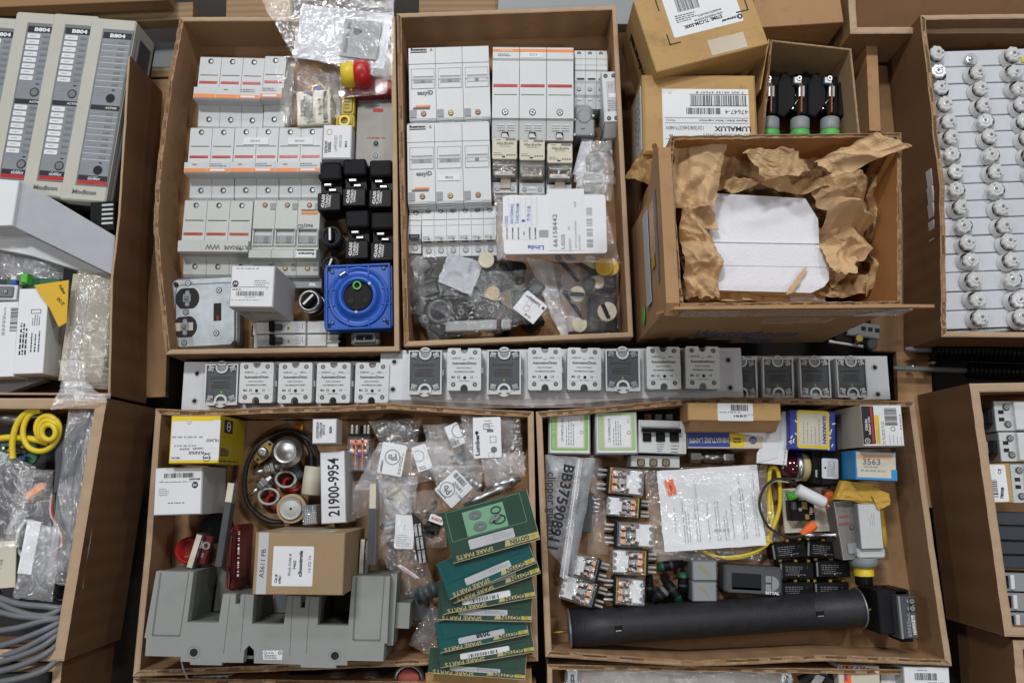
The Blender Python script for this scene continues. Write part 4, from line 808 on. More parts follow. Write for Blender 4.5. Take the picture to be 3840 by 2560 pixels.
for k in range(34):
    u, v = z5(R.uniform(260, 1260), R.uniform(790, 1340)); a_ = R.uniform(28, 64); b_ = R.uniform(14, 34); t = Thing('black_bit', 'small black plastic piece jumbled in the big mixed bag', 'plastic part', rect(u-a_, v-b_, u+a_, v+b_), R.uniform(60, 105), 50, 'small black pieces jumbled in the mixed bag')
    m = t.mb(); m.rbox(t.x0, t.y0, t.x1, t.y1, 0, 50, 9, 'black', 6)
    if k % 3 == 0: m.ring(0, 0, 6, 12, 50, 58, 'slate', 14)
    if k % 3 == 1: m.tube([(t.x0, 0, 40), (t.x0-26, 14, 30), (t.x0-44, 0, 20)], 6, 'rubber')
    solo(t, m); t.o.rotation_euler[2] = R.uniform(0, 3)
disk('brownish round disc half buried in the mixed bag', *z5(895, 1055), 26, 130, 'cardtan')
bag('clear_bag', 'big crumpled clear bag of mixed dark plastic parts', quad(z5, 160, 700, 870, 720, 1400, 1260, 330, 1460), 128, 50, 'bagD', 31, 54, 36, .03)
bag('clear_bag', 'smaller crumpled clear bag folded over the mixed bag end', quad(z5, 620, 870, 1350, 820, 1420, 1200, 820, 1440), 140, 40, 'bagD', 32, 40, 30, .035)
bag('clear_bag', 'rolled clear plastic edge against the wall in the mixed bag corner', quad(z5, 140, 720, 280, 710, 330, 1380, 150, 1180), 130, 40, 'bagD', 33, 30, 30, .04)
# striker pads
t = Thing('plastic_liner', 'folded white translucent liner beside the black arms', 'liner', quad(z5, 1190, 750, 1440, 760, 1560, 1400, 1480, 1430), 70, 50); m = t.mb(); cr = crumple(8, .02, 10); m.sheet([t.L(*z5(1180, 745)), t.L(*z5(1650, 830)), t.L(*z5(1660, 1430)), t.L(*z5(1490, 1435))], 'bagW', 20, 30, lambda a, b, x, y: 40+cr(x, y)-20*a, True, 6, 3); m.sheet([t.L(*z5(1185, 750)), t.L(*z5(1400, 780)), t.L(*z5(1545, 1410)), t.L(*z5(1490, 1430))], 'bagW', 20, 30, lambda a, b, x, y: 46+cr(x, y), True, 6, 4); solo(t, m)
def arm(label, p0, p1, z, r=8):
    a_, b_ = P(*p0, z), P(*p1, z); m = MB(); d = (b_-a_)/U; L = math.hypot(d.x, d.y); m.rbox(0, -r, L, r, 0, 8, r, 'black', 2); m.ring(0, 0, 5, r+3, 8, 12, 'blackM', 14)
    o = m.done('striker_lever', None, a_, math.atan2(d.y, d.x)); tag(o, label, 'plastic arm', 'black arms of the striker parts')
arm('black arm reaching to the cream disc at the bag top', z5(1460, 760), z5(1640, 960), 70); arm('thin black arm running to the yellow discs', z5(1540, 750), z5(1800, 900), 84)
arm('black arm lying between two cream discs', z5(1520, 1060), z5(1680, 1290), 80, 7); arm('short black arm crossing a cream disc', z5(1560, 1065), z5(1690, 1075), 100, 7)
arm('black arm crossing the cream disc near the tray corner', z5(1840, 1150), z5(1900, 1280), 112, 7)
blob('black_moulding', 'black domed moulding below the yellow discs', 'moulding', quad(z5, 1680, 905, 1790, 920, 1780, 1050, 1660, 1040), 90, 70, 'black', 20, 14)
blob('black_moulding', 'long black block at the tray corner under a cream disc', 'moulding', quad(z5, 1740, 1060, 1960, 1080, 1990, 1400, 1700, 1400), 88, 70, 'blackM', 16, 10)
blob('black_moulding', 'low black block under the yellow discs', 'moulding', quad(z5, 1680, 780, 1960, 900, 1960, 1050, 1780, 1000), 74, 60, 'black', 16, 10)
blob('black_moulding', 'black rail lying along the front of the tray by the liner', 'moulding', quad(z5, 1550, 1395, 1990, 1360, 2000, 1410, 1545, 1430), 60, 50, 'black', 6, 4)
for lb, x, y, r, z, c_ in (('cream round disc beside the white liner in the striker bag', 1625, 1065, 30, 92, 'disk'), ('cream round disc at the bottom end of the striker bag', 1643, 1330, 28, 84, 'disk'), ('largest cream round disc in the striker bag near the tray wall', 1885, 1215, 36, 104, 'disk'),
                          ('pale tan disc partly hidden under the black domed moulding', 1800, 960, 26, 78, 'disk'), ('cream disc peeping out below the stock card bag', 1735, 800, 26, 70, 'disk')): disk(lb, *z5(x, y), r, z, c_)
disk('yellow round disc lying on top of another yellow disc', *z5(1860, 830), 33, 118, 'yellowS'); disk('yellow round disc underneath its twin by the tray wall', *z5(1912, 830), 33, 106, 'yellowS')
bag('clear_bag', 'glossy clear bag over the black arms and cream discs', quad(z5, 1480, 740, 1985, 770, 2010, 1410, 1520, 1440), 116, 36, 'bagD', 41, 50, 18, .022)
# ------------------------------------------------------------ relay strips
G1 = 'white covered solid state relays bolted to the aluminium strips'; G2 = 'dark faced solid state relays without covers'
def ssr_white(label, q, zt, h=70):
    t = Thing('solid_state_relay', label, 'relay', q, zt, h, G1); w, l = t.w, t.l; x0, x1, y0, y1 = t.x0, t.x1, t.y0, t.y1
    m = t.mb(); nr = w*.11; pts = []
    def notch(cx, yy, s_): return [(cx+nr*math.cos(a*math.pi/8)*s_, yy-s_*nr*1.1*math.sin(a*math.pi/8)) for a in range(9)]
    r = 5; pts = [(x0+r, y0), (x0, y0+r), (x0, y1-r), (x0+r, y1)]; pts += [(-nr, y1)]+[( -nr*math.cos(a*math.pi/8), y1-6-nr*1.0*math.sin(a*math.pi/8)) for a in range(9)]+[(nr, y1)]
    pts += [(x1-r, y1), (x1, y1-r), (x1, y0+r), (x1-r, y0), (nr, y0)]+[(nr*math.cos(a*math.pi/8), y0+6+nr*1.2*math.sin(a*math.pi/8)) for a in range(9)]+[(-nr, y0)]
    n = len(pts); vs = [(x, y, 6) for x, y in pts]+[(x, y, h) for x, y in pts]; m.add(vs, [(i, (i+1) % n, n+(i+1) % n, n+i) for i in range(n)], 'ltgrey2')
    half = [p for p in pts]; bpy_poly = tuple(range(n, 2*n)); m.add(vs, [bpy_poly[::-1] if False else bpy_poly], 'ltgrey2'); m.box(x0+2, y0+2, x1-2, y1-2, 0, h*.55, 'midgrey'); m.box(x1, -12, x1+7, 10, 10, h*.7, 'ltgrey', 1); t.part('cover', m)
    for sx_ in (-1, 1):
        for y in (y1-l*.1, y0+l*.14): m = t.mb(); x = sx_*w*.32; m.disc(x, y, 9, h-.5, h+.5, 'midgrey', 16); m.disc(x, y, 7, h-.5, h+.8, 'dark', 14); screw(m, x, y, h, 5, 'steel', 40); t.part('terminal_screw', m)
    m = t.mb(); z = h+.5; Y = lambda b: y1-l*b
    m.text('AutomationDirect', 0, Y(.36), 14, z, 'ink', w=w*.72, bold=.03); m.text('SOLID STATE RELAY', 0, Y(.47), 6, z, 'inkG', w=w*.46, bold=.05); m.text('AD-SSR625-DC-280A', 0, Y(.56), 7.5, z, 'inkG', w=w*.62, bold=.05)
    m.text('24-280 VAC', -w*.22, Y(.235), 6, z, 'inkG', w=w*.27, bold=.05); m.text('LOAD', 0, Y(.27), 5, z, 'inkG', bold=.04); m.text('25A', w*.22, Y(.235), 6, z, 'inkG', w=w*.14, bold=.05); m.box(-w*.38, Y(.26), -w*.1, Y(.255), h, z, 'inkG'); m.box(w*.1, Y(.26), w*.36, Y(.255), h, z, 'inkG')
    m.text('1', -w*.43, Y(.25), 7, z, 'ink'); m.text('2', w*.43, Y(.25), 7, z, 'ink'); m.text('4', -w*.43, Y(.80), 7, z, 'ink'); m.text('3', w*.43, Y(.80), 7, z, 'ink')
    m.text('RU', -w*.32, Y(.69), 10, z, 'ink', bold=.06); m.ring(-w*.16, Y(.69), 3.5, 5.5, h, z, 'ink', 12); m.disc(w*.02, Y(.70), 6, h, z+.3, 'dark', 14); m.text('CE', w*.22, Y(.69), 10, z, 'ink', bold=.02); m.text('v', w*.37, Y(.68), 8, z, 'ink')
    m.text('INPUT 3-32VDC', 0, Y(.775), 5, z, 'inkG', w=w*.3, bold=.05); m.box(-w*.36, Y(.795), -w*.18, Y(.79), h, z, 'inkG'); m.box(w*.18, Y(.795), w*.36, Y(.79), h, z, 'inkG'); t.part('lettering', m); return t
def ssr_dark(label, q, zt, h=56):
    t = Thing('solid_state_relay', label, 'relay', q, zt, h, G2); w, l = t.w, t.l; x0, x1, y0, y1 = t.x0, t.x1, t.y0, t.y1
    m = t.mb(); m.rbox(x0, y0, x1, y1, 0, h-8, 4, 'ltgrey', 1); m.frame(x0, y0, x1, y1, 5, h-9, h, 'ltgrey2'); m.box(x0+5, y0+18, x1-5, y1-5, h-10, h-6, 'slate'); m.lathe(0, y0+16, [(w*.13, 0), (w*.2, 0), (w*.2, h), (w*.13, h)], 'ltgrey2', 20, False); m.disc(0, y0+16, w*.13, 0, h-14, 'ltgrey', 16)
    m.lathe(0, y1-12, [(w*.14, 4), (w*.19, 4), (w*.19, h), (w*.14, h)], 'ltgrey2', 20, False); m.disc(0, y1-12, w*.14, h-12, h-4, 'midgrey', 16); m.box(x1, -10, x1+6, 12, 6, h*.7, 'ltgrey', 1); t.part('housing', m)
    for sx_ in (-1, 1):
        for k, y in enumerate((y1-l*.11, y0+l*.17)):
            m = t.mb(); x = sx_*w*.33; m.M = Matrix.Translation((x, y, 0)) @ Matrix.Rotation(math.radians(20 if sx_ > 0 else -12), 4, 'Z'); m.box(-11, -11, 11, 11, h-8, h-2, 'steel', 1); m.disc(0, 0, 8, h-2, h+3, 'chrome', 14, 1); m.box(-6, -1, 6, 1, h+2, h+3.6, 'grey'); m.M = None; t.part('terminal_screw', m)
    m = t.mb(); z = h-5.4; m.text('AutomationDirect', 0, y0+l*.56, 10, z, 'dark', w=w*.5); m.lines(-w*.36, y0+l*.6, w*.36, y0+l*.66, z, 1, 'inkG', 2.5, 4); m.lines(-w*.3, y0+l*.40, w*.3, y0+l*.52, z, 3, 'dark', 2.5, 6); m.lines(-w*.36, y0+l*.62, w*.36, y0+l*.7, z, 2, 'dark', 2.5, 6); m.disc(0, y0+l*.32, 4, h-7, z, 'green', 10); t.part('lettering', m)
    m = t.mb(); screw(m, 0, y0+12, h-14, 7, 'chrome'); screw(m, 0, y1-10, h-5, 6, 'steel'); t.part('mounting_screw', m); return t
def strip(label, q, zt, h, holes, lip=True):
    t = Thing('mounting_strip', label, 'mounting strip', q, zt, h); m = t.mb(); m.box(t.x0, t.y0, t.x1, t.y1, h-10, h, 'alu', 1); m.box(t.x0, t.y0, t.x1, t.y0+8, 0, h-8, 'alu'); m.box(t.x0, t.y1-8, t.x1, t.y1, 0, h-8, 'alu')
    if lip: m.ext([(t.y0, h-2), (t.y0-14, h-8), (t.y0-30, h-14), (t.y0-30, h-22), (t.y0, h-12)], t.x0, t.x1, 'alu')
    t.part('plate', m)
    for px in holes: m = t.mb(); x, y = t.L(*px); m.ring(x, y, 8, 13, h-1, h+1.2, 'steel', 20); m.disc(x, y, 9, h-1, h+.8, 'dark', 16); t.part('screw_hole', m)
    return t
strip('aluminium strip with two holes carrying one dark and four white relays', quad(x5, 92, 168, 1500, 160, 1500, 478, 64, 478), 92, 80, [x5(172, 243), x5(155, 420)], False)
strip('aluminium strip in the centre carrying eight relays with bright front lip', quad(x5, 1366, 86, 3715, 62, 3760, 425, 1348, 428) if False else [x5(1366, 86), x6(1374, 72), x6(1396, 352), x5(1350, 428)], 150, 90, [x5(1450, 167), x5(1441, 345), x6(1302, 141), x6(1314, 303)])
strip('aluminium strip carrying four dark relays beside the kraft box', quad(x6, 1250, 118, 2232, 114, 2262, 372, 1250, 372), 92, 80, [x6(2164, 184), x6(2182, 342)], False)
ssr_dark('dark faced relay beside the two holes of the shorter far strip', quad(x5, 225, 180, 438, 180, 430, 446, 215, 448), 140, 48)
w_ = ssr_white('white covered relay next to the dark relay on the short strip', quad(x5, 452, 172, 667, 172, 662, 432, 440, 432), 160)
for i, (lb, x) in enumerate((('second white relay along the short strip', 807), ('third white relay along the short strip', 1055), ('white relay half covered by the centre strip end', 1305))): p = x5(x, 302); dup(w_, lb, p[0], p[1], group=G1)
z_ = 218
ssr_dark('dark faced relay next to the holes at the centre strip end', quad(x5, 1545, 92, 1758, 92, 1756, 376, 1538, 378), 204, 54)
w_ = ssr_white('white covered relay between the first two dark relays', quad(x5, 1796, 78, 2014, 78, 2012, 352, 1792, 352), z_, 68)
ssr_dark('second dark faced relay of the centre strip', quad(x5, 2056, 90, 2272, 90, 2270, 376, 2052, 376), 204, 54)
for lb, x, y in (('first of two neighbouring white relays past the second dark relay', 225, 190), ('second of two neighbouring white relays before the third dark relay', 456, 190), ('white covered relay just past the third dark relay', 923, 184), ('white covered relay last on the centre strip by the bare end', 1153, 182)): p = x6(x, y+2); dup(w_, lb, p[0], p[1], group=G1)
d_r = ssr_dark('third dark faced relay of the centre strip', quad(x6, 583, 80, 780, 78, 786, 322, 582, 322), 204, 54)
d_s = ssr_dark('dark faced relay half under the bare end of the centre strip', quad(x6, 1292, 130, 1470, 130, 1476, 362, 1296, 362), 142, 50)
for lb, x in (('dark faced relay second on the strip by the kraft box', 1597), ('dark faced relay third on the strip by the kraft box', 1815), ('dark faced relay nearest the two end holes by the kraft box', 2032)): p = x6(x, 244); dup(d_s, lb, p[0], p[1], group=G2)
# ------------------------------------------------------------ third tray
Tray3 = 8
def d_(m, t, z):
    m.rbox(*t.r2(.03, .12, 1.0, .93), z-1, z, 4, 'white'); m.box(*t.r2(.85, .10, 1.0, .70)[:2], *t.r2(.85, .10, 1.0, .70)[2:], z-.5, z+.2, 'white')
    m.lines(*t.r2(.05, .42, .98, .48), z+.6, 1, 'inkF', 6, 3); m.text('HL2433', *t.n2(.86, .52), 15, z+.6, 'inkG', 180, w=46, bold=.03); m.lines(*t.r2(.1, .60, .75, .66), z+.6, 1, 'inkF', 6, 4); m.text('ORDER   702746', *t.n2(.45, .69), 10, z+.6, 'inkG', 182, w=90, bold=.03); m.lines(*t.r2(.4, .74, .85, .81), z+.6, 2, 'ink', 4, 4)
    x, y = t.n2(.76, .88); m.ring(x, y, 12, 14, z, z+.6, 'ink', 20); m.text('HUBBELL', x, y, 7, z+.6, 'ink', 180, w=30, bold=.05); m.text('HBL2431', *t.n2(.14, .88), 10, z+.6, 'inkG', 180, w=34, bold=.04); m.disc(*t.n2(.37, .13), 9, z, z+2, 'cream', 10)
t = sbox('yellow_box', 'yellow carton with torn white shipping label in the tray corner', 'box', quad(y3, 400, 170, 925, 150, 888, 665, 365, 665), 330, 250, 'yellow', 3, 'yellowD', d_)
m = t.mb(); M_ = Matrix.Translation((t.x1+.8, 0, 125)) @ Matrix.Rotation(math.radians(90), 4, 'Y') @ Matrix.Rotation(math.radians(90), 4, 'Z')
# side print: plane x = x1, local u runs down the side, v along y
def side(m, t, fn, x=None):
    m.M = Matrix(((0, 0, 1, (t.x1 if x is None else x)+.7), (0, 1, 0, 0), (-1, 0, 0, t.h/2), (0, 0, 0, 1))); fn(m); m.M = None
side(m, t, lambda m: (m.rbox(-88, 28, -8, 78, 0, .6, 4, 'ink'), m.ring(-48, 53, 15, 19, .6, 1, 'inkW'), m.text('HUBBELL', -48, 53, 10, 1.2, 'inkW', 0, w=40, bold=.03), m.lines(-100, 8, -60, 14, .7, 1, 'inkG', 3), m.lines(-115, -62, -30, -30, .7, 4, 'ink', 5, 4), m.lines(-115, -84, 100, -76, .7, 1, 'ink', 5, 5)))
t.part('side_print', m)
def d_(m, t, z):
    m.bars(*t.r2(.2, .12, .82, .22), z, n=34, seed=9); m.text('800H-JR2KB', *t.n2(.84, .255), 9, z, 'ink', 180, w=42, bold=.05); m.lines(*t.r2(.12, .30, .94, .305), z, 1, 'ink', 1.5); m.box(*t.r2(.1, .305, .94, .31)[:2], *t.r2(.1, .305, .94, .31)[2:], z-1, z, 'ink')
    x, y = t.n2(.85, .38); m.disc(x, y, 12, z-1, z, 'ink', 20); m.text('AB', x, y, 13, z+.5, 'inkW', 180, bold=.02); m.lines(*t.r2(.1, .43, .32, .60), z, 4, 'inkG', 2.5, 4); m.lines(*t.r2(.3, .72, .82, .77), z, 1, 'inkG', 4, 3); m.text('2', *t.n2(.16, .27), 9, z, 'ink', 180)
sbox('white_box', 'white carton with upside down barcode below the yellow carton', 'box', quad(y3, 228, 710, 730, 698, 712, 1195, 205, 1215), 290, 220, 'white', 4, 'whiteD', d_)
# wires and thyristors
def wire(name, label, pts, r, mat, cat='wire', group=None, zz=8, n=8, loc=None):
    """pts: photo pixels + height"""
    W_ = [P(u, v, z) for u, v, z in pts]; c = W_[0]; m = MB(); m.tube(smoothpath([((p-c)/U) for p in W_], n), r, mat, 8); o = m.done(name, None, c); tag(o, label, cat, group); return o
for k in range(3):
    pts = [(*y3(x+k*6*(1 if x > 1500 else -1), y+k*5), 30+k*14) for x, y in ((1860, 680), (1845, 520), (1740, 350), (1560, 320), (1350, 440), (1220, 620), (1175, 850), (1200, 1050), (1300, 1180), (1440, 1260), (1560, 1270))]
    wire('black_cable', ('thick black cable curving around the metal discs, outer loop', 'middle loop of the black cable around the metal discs', 'inner loop of the black cable around the metal discs')[k], pts, 6.5, 'rubber', 'cable', 'loops of black cable')
wire('black_cable', 'short black lead running up beside the tall white carton', [(*y3(1700, 335), 60), (*y3(1860, 430), 64), (*y3(1935, 560), 50), (*y3(1940, 680), 40)], 7, 'rubber', 'cable')
def puck(label, q, zt, h, bright):
    t = Thing('thyristor_disc', label, 'semiconductor disc', q, zt, h); r = t.w/2; m = t.mb(); A = 'steel' if bright else 'cardtan'
    m.lathe(0, 0, [(r*.8, 0), (r*.82, h*.4), (r*.98, h*.45), (r, h*.7), (r*.97, h*.78), (r*.78, h*.84), (r*.76, h*.95), (r*.72, h*.98)], 'chrome' if bright else 'brass' if False else 'steel', 40); t.part('rim', m)
    m = t.mb(); m.lathe(0, 0, [(r*.72, h*.98), (r*.66, h*.98), (r*.62, h*.88), (r*.58, h*.92), (0, h*.92)], 'steel' if bright else 'warmgrey', 40); t.part('contact_face', m)
    m = t.mb(); m.disc(0, 0, r*.07, h*.9, h*.96, 'chrome' if bright else 'dark', 14); t.part('centre_pin', m)
    if not bright: m = t.mb(); m.ring(0, 0, r*.74, r*.98, h*.78, h*.86, 'cardtan', 40); t.part('gasket', m)
puck('bright silver round thyristor disc with concentric rims', quad(y3, 1425, 385, 1755, 385, 1755, 690, 1425, 690), 130, 100, True)
puck('round disc with brownish ring and grey centre beside the small relay', quad(y3, 1490, 985, 1810, 985, 1800, 1290, 1490, 1290), 130, 100, False)
def stud(label, q, rot):
    t = Thing('stud_diode', label, 'diode', q, 90, 70); m = t.mb(); m.M = Matrix.Rotation(math.radians(rot), 4, 'Z')
    m.lathe(-10, 0, [(0, 0), (22, 2), (24, 20), (20, 26), (30, 28), (30, 40), (14, 42), (9, 60), (0, 60)], 'steel', 6, False, 'x', 34); m.lathe(-60, 0, [(0, 0), (7, 2), (8, 50), (0, 50)], 'chrome', 10, True, 'x', 34); m.M = None; solo(t, m)
stud('stud diode pointing at the cable next to the silver disc', quad(y3, 1260, 640, 1500, 640, 1500, 800, 1260, 800), 15); stud('stud diode with bright tail at the cable bend', quad(y3, 1200, 800, 1420, 800, 1420, 990, 1200, 990), 40)
t = Thing('metal_bracket', 'brassy diamond shaped flange leaning on the silver disc', 'bracket', quad(y3, 1250, 420, 1450, 420, 1450, 660, 1250, 660), 80, 50); m = t.mb(); m.M = Matrix.Rotation(math.radians(-38), 4, 'Z'); m.prism([(-14, 46), (14, 46), (26, 6), (26, -6), (14, -46), (-14, -46), (-26, -6), (-26, 6)], 20, 28, 'brass', 1); m.lathe(0, 0, [(18, 26), (20, 50), (12, 54), (0, 52)], 'steel'); m.disc(0, -36, 6, 27, 28.6, 'dark', 10); m.disc(0, 36, 6, 27, 28.6, 'dark', 10); m.M = None; solo(t, m)
for k, (cx, cy, lb1, lb2) in enumerate(((1600, 830, 'white lead coil beside the black film capacitor', 'red twisted lead under the upper white coil'), (1420, 1010, 'white lead coil beside the brown ringed disc', 'red twisted lead under the lower white coil'))):
    pts = [(*y3(cx+ (95+6*j/12)*math.cos(j*math.pi/6), cy+(82)*math.sin(j*math.pi/6)), 34+j*1.2) for j in range(26)]; wire('white_lead', lb1, pts, 4.2, 'whiteD')
    pts = [(*y3(cx+70+(90)*math.cos(j*math.pi/6+2), cy+50+(70)*math.sin(j*math.pi/6+2)), 18+j*1.0) for j in range(18)]; wire('red_lead', lb2, pts, 6, 'red')
t = Thing('film_capacitor', 'black sleeved lead end between the silver disc and the white roll', 'capacitor', quad(y3, 1640, 660, 1760, 660, 1770, 830, 1660, 830), 80, 60); m = t.mb(); m.M = Matrix.Rotation(math.radians(25), 4, 'Z'); m.rbox(-16, -32, 16, 32, 0, 50, 8, 'slate', 8); m.M = None; solo(t, m)
t = Thing('white_roll', 'plain white plastic roll lying beside the tall numbered carton', 'roll', quad(y3, 1800, 685, 1950, 700, 1930, 1005, 1740, 985), 110, 90); m = t.mb(); m.lathe(0, t.y0, [(0, 0), (36, 0), (38, 4), (38, t.l-4), (36, t.l), (0, t.l)], 'cream', 30, True, 'y', 45); solo(t, m)
t = Thing('small_relay', 'small clear cased relay with printed face at the foot of the numbered carton', 'relay', quad(y3, 1768, 1105, 1915, 1095, 1930, 1300, 1780, 1310), 140, 110)
m = t.mb(); m.rbox(t.x0, t.y0, t.x1, t.y1, 0, 104, 3, 'grey', 2); t.part('body', m); m = t.mb(); m.lines(t.x0+8, t.y0+6, t.x1-4, t.y1-4, 105, 6, 'inkW', 3, 5, rot=1); m.box(t.x0+8, t.y0+24, t.x0+16, t.y0+46, 104, 106, 'chrome'); t.part('lettering', m); m = t.mb(); m.rbox(t.x0-1, t.y0-1, t.x1+1, t.y1+1, 0, 110, 4, 'clear', 2); t.part('cover', m)
t = Thing('resistor', 'brown cylinder resistor with yellow band and bent leads', 'resistor', quad(y3, 1690, 235, 1800, 270, 1785, 320, 1690, 290), 70, 20); m = t.mb(); L = t.w/2
m.lathe(-L, 0, [(0, 0), (9, 1), (10, 10), (9, L*2-6), (0, L*2)], 'amber', 14, True, 'x', 10); m.lathe(L-14, 0, [(9.6, 0), (10.4, 1), (10.4, 8), (9.6, 9)], 'yellow', 14, True, 'x', 10); t.part('body', m)
m = t.mb(); m.tube([(-L, 0, 10), (-L-22, 8, 12), (-L-50, 12, 14), (-L-74, 6, 20)], 2, 'grey'); m.tube([(L, 0, 10), (L+24, -2, 12), (L+40, -12, 8)], 2, 'steel'); t.part('lead', m)
def d_(m, t, z):
    for s_, a_, w, bb in (('LR2350002A', .22, 62, .03), ('OPERATOR', .36, 58, .03), ('SWITCH', .48, 38, .03), ('BGH', .76, 24, .05)): m.text(s_, *t.n2(a_, .45), 13, z, 'ink', 90, w=w, bold=bb)
    m.text('1', *t.n2(.3, .82), 10, z, 'ink', 90)
sbox('small_box', 'small white carton with stencilled print on top of a longer carton', 'box', quad(y3, 1882, 200, 2138, 190, 2130, 455, 1875, 455), 250, 90, 'white', 3, 'whiteD', d_)
def d_(m, t, z): m.text('21900-9954', *t.n2(.55, .5), 58, z, 'ink', 90, w=218, bold=.022)
sbox('white_box', 'long white carton with a big handwritten black number', 'box', quad(y3, 1955, 540, 2215, 530, 2240, 1285, 1975, 1300), 200, 180, 'white', 3, 'whiteD', d_)
# octal relay with copper contacts
def octal(label, q, zt, accent, pins='y1', group=None, blue=False, rot=0):
    """clear cased relay seen from the side; pins on the given side"""
    t = Thing('plug_relay', label, 'relay', q, zt, 90, group); ax = pins[0] == 'y'; s_ = 1 if pins[1] == '1' else -1
    w, l = (t.w, t.l) if ax else (t.l, t.w)
    ang = {'y1': 0, 'y0': 180, 'x1': -90, 'x0': 90}[pins]; R_ = Matrix.Rotation(math.radians(ang), 4, 'Z')
    if not ax: R_ = R_ @ Matrix.Diagonal((1, 1, 1, 1))
    def mb():
        m = MB(t.sx, t.sy, 1, t.h) if ax else MB((t.sx+t.sy)/2, (t.sx+t.sy)/2, 1, t.h); m.M = R_; return m
    E = l/2-34
    m = mb(); m.rbox(-w/2, -l/2, w/2, E-10, 0, 88, 5, 'clear', 3); t.part('cover', m)
    m = mb(); m.box(-w/2, E-10, w/2, E, 6, 78, 'blackM', 2); m.box(-w/2+1, E-14, w/2-1, E-10, 6, 84, accent, 1); t.part('base', m)
    for k in range(5):
        m = mb(); x = (-.36+.18*k)*w; zz = 40+12*abs(k-2); m.tube([(x, E, zz), (x, l/2-3, zz), (x, l/2, zz)], [5, 5, 2], 'black' if k == 2 else 'chromeB', 8); t.part('pin', m)
    m = mb(); m.box(-w/2+5, -l/2+5, w/2-5, E-18, 4, 40, 'midgrey'); m.box(-w/2+7, -l*.10, w/2-7, E-18, 30, 60, 'blackM' if not blue else 'slate'); m.box(-w/2+5, E-26, w/2-5, E-19, 24, 72, 'amber' if accent != 'slate' else 'slateB'); t.part('contact_block', m)
    for k in (-1, 0, 1):
        m = mb(); m.box(k*w*.28-w*.09, E-l*.24, k*w*.28+w*.09, E-l*.13, 60, 76, 'copperB', 1); m.box(k*w*.28-w*.05, -l*.12, k*w*.28+w*.06, -l*.03, 60, 74, 'copperB', 1); t.part('contact', m)
    m = mb(); m.box(-w*.40, -l*.03, -w*.30, E-l*.12, 58, 72, 'steel', 1); m.box(w*.30, -l*.03, w*.40, E-l*.12, 58, 70, 'steel', 1)
    if blue: m.box(-w*.4, l*.08, w*.42, l*.11, 62, 79, 'orangeN'); m.box(-w*.17, -l*.42, -w*.12, l*.10, 58, 78, 'orangeN'); m.box(w*.13, -l*.42, w*.18, l*.10, 58, 78, 'orangeN')
    t.part('frame', m)
    m = mb()
    if blue: m.lathe(0, -l*.14, [(0, 54), (10, 58), (12, 66), (9, 76), (0, 81)], 'blue', 14)
    else:
        m.box(-w/2+6, -l/2+6, w/2-6, -l*.20, 26, 74, 'label', 2); m.box(-w*.26, -l*.21, w*.26, -l*.13, 60, 74, 'label', 2); m.box(-w*.10, -l*.14, w*.10, 0, 60, 78, 'steel', 2)
        m.disc(-w*.27, -l/2+10, 9, 70, 75, 'grey', 10); m.disc(w*.27, -l/2+10, 9, 70, 75, 'grey', 10); m.disc(0, -l/2+8, 8, 70, 75, 'midgrey', 10); m.text('1/L', 0, 0, 15, 79, 'inkW', 0, bold=.03); m.lines(-w*.14, -l*.02, w*.2, l*.10, 79, 3, 'inkW', 2, 3)
    t.part('coil', m)
    m = mb(); m.disc(w*.3, E-l*.16, 6, 64, 80, 'label', 12); m.disc(-w*.3, -l*.06, 5, 62, 80, 'label', 12); m.disc(w*.26, -l*.06, 5, 62, 80, 'chrome', 12); t.part('rivet', m)
    return t
octal('clear plug relay with orange struts and a blue bead beside the white cartons', quad(y5, 172, 250, 408, 258, 412, 745, 170, 740), 150, 'blackM', 'y1', blue=True)
# blades, knobs
t = Thing('knife_blade', 'black insulated knife blade with bare metal tip leaning past the white carton', 'blade', quad(y3, 1010, 870, 1110, 870, 900, 1660, 820, 1660), 250, 60)
m = t.mb(); m.box(-12, t.y0-30, 14, t.y1-75, 20, 60, 'slate', 2); t.part('insulator', m); m = t.mb(); m.box(-14, t.y1-80, 14, t.y1, 24, 56, 'steel', 2, top='cream'); t.part('bare_tip', m)
t = Thing('knife_blade', 'grey insulated knife blade rising between the carton and the bags', 'blade', quad(y5, 400, 870, 480, 870, 480, 1560, 385, 1560), 230, 60)
m = t.mb(); m.box(-16, t.y0-60, 14, t.y1-95, 0, 60, 'grey', 2, top='slate'); t.part('insulator', m); m = t.mb(); m.box(-14, t.y1-100, 14, t.y1, 10, 58, 'galv', 2, top='cream'); t.part('bare_tip', m)
t = Thing('fuse_link', 'silver tabs with bolt hole standing above the adapter near the red knob', 'fuse link', quad(y4, 550, 150, 640, 150, 620, 460, 485, 460), 210, 80); m = t.mb(); m.M = Matrix.Rotation(math.radians(-12), 4, 'Z'); m.box(-30, t.y0, -4, t.y1, 0, 78, 'chrome', 3, top='cream'); m.box(-4, t.y0+20, 24, t.y1-2, 30, 50, 'maroon', 2); m.ring(10, 26, 8, 16, 49, 54, 'chrome'); m.box(4, -22, 12, -4, 49, 53, 'chrome'); m.M = None; solo(t, m)
t = Thing('fuse_link', 'silver fuse tab standing between the brown carton and the adapter arm', 'fuse link', quad(y4, 2010, 190, 2075, 190, 2060, 500, 1970, 500), 210, 80); m = t.mb(); m.box(t.x0, t.y0, 2, t.y1, 0, 74, 'galv', 2, top='cream'); m.box(2, t.y0, t.x1, t.y1-6, 20, 66, 'steel', 3); m.ring(14, 20, 7, 12, 65, 70, 'chrome'); solo(t, m)
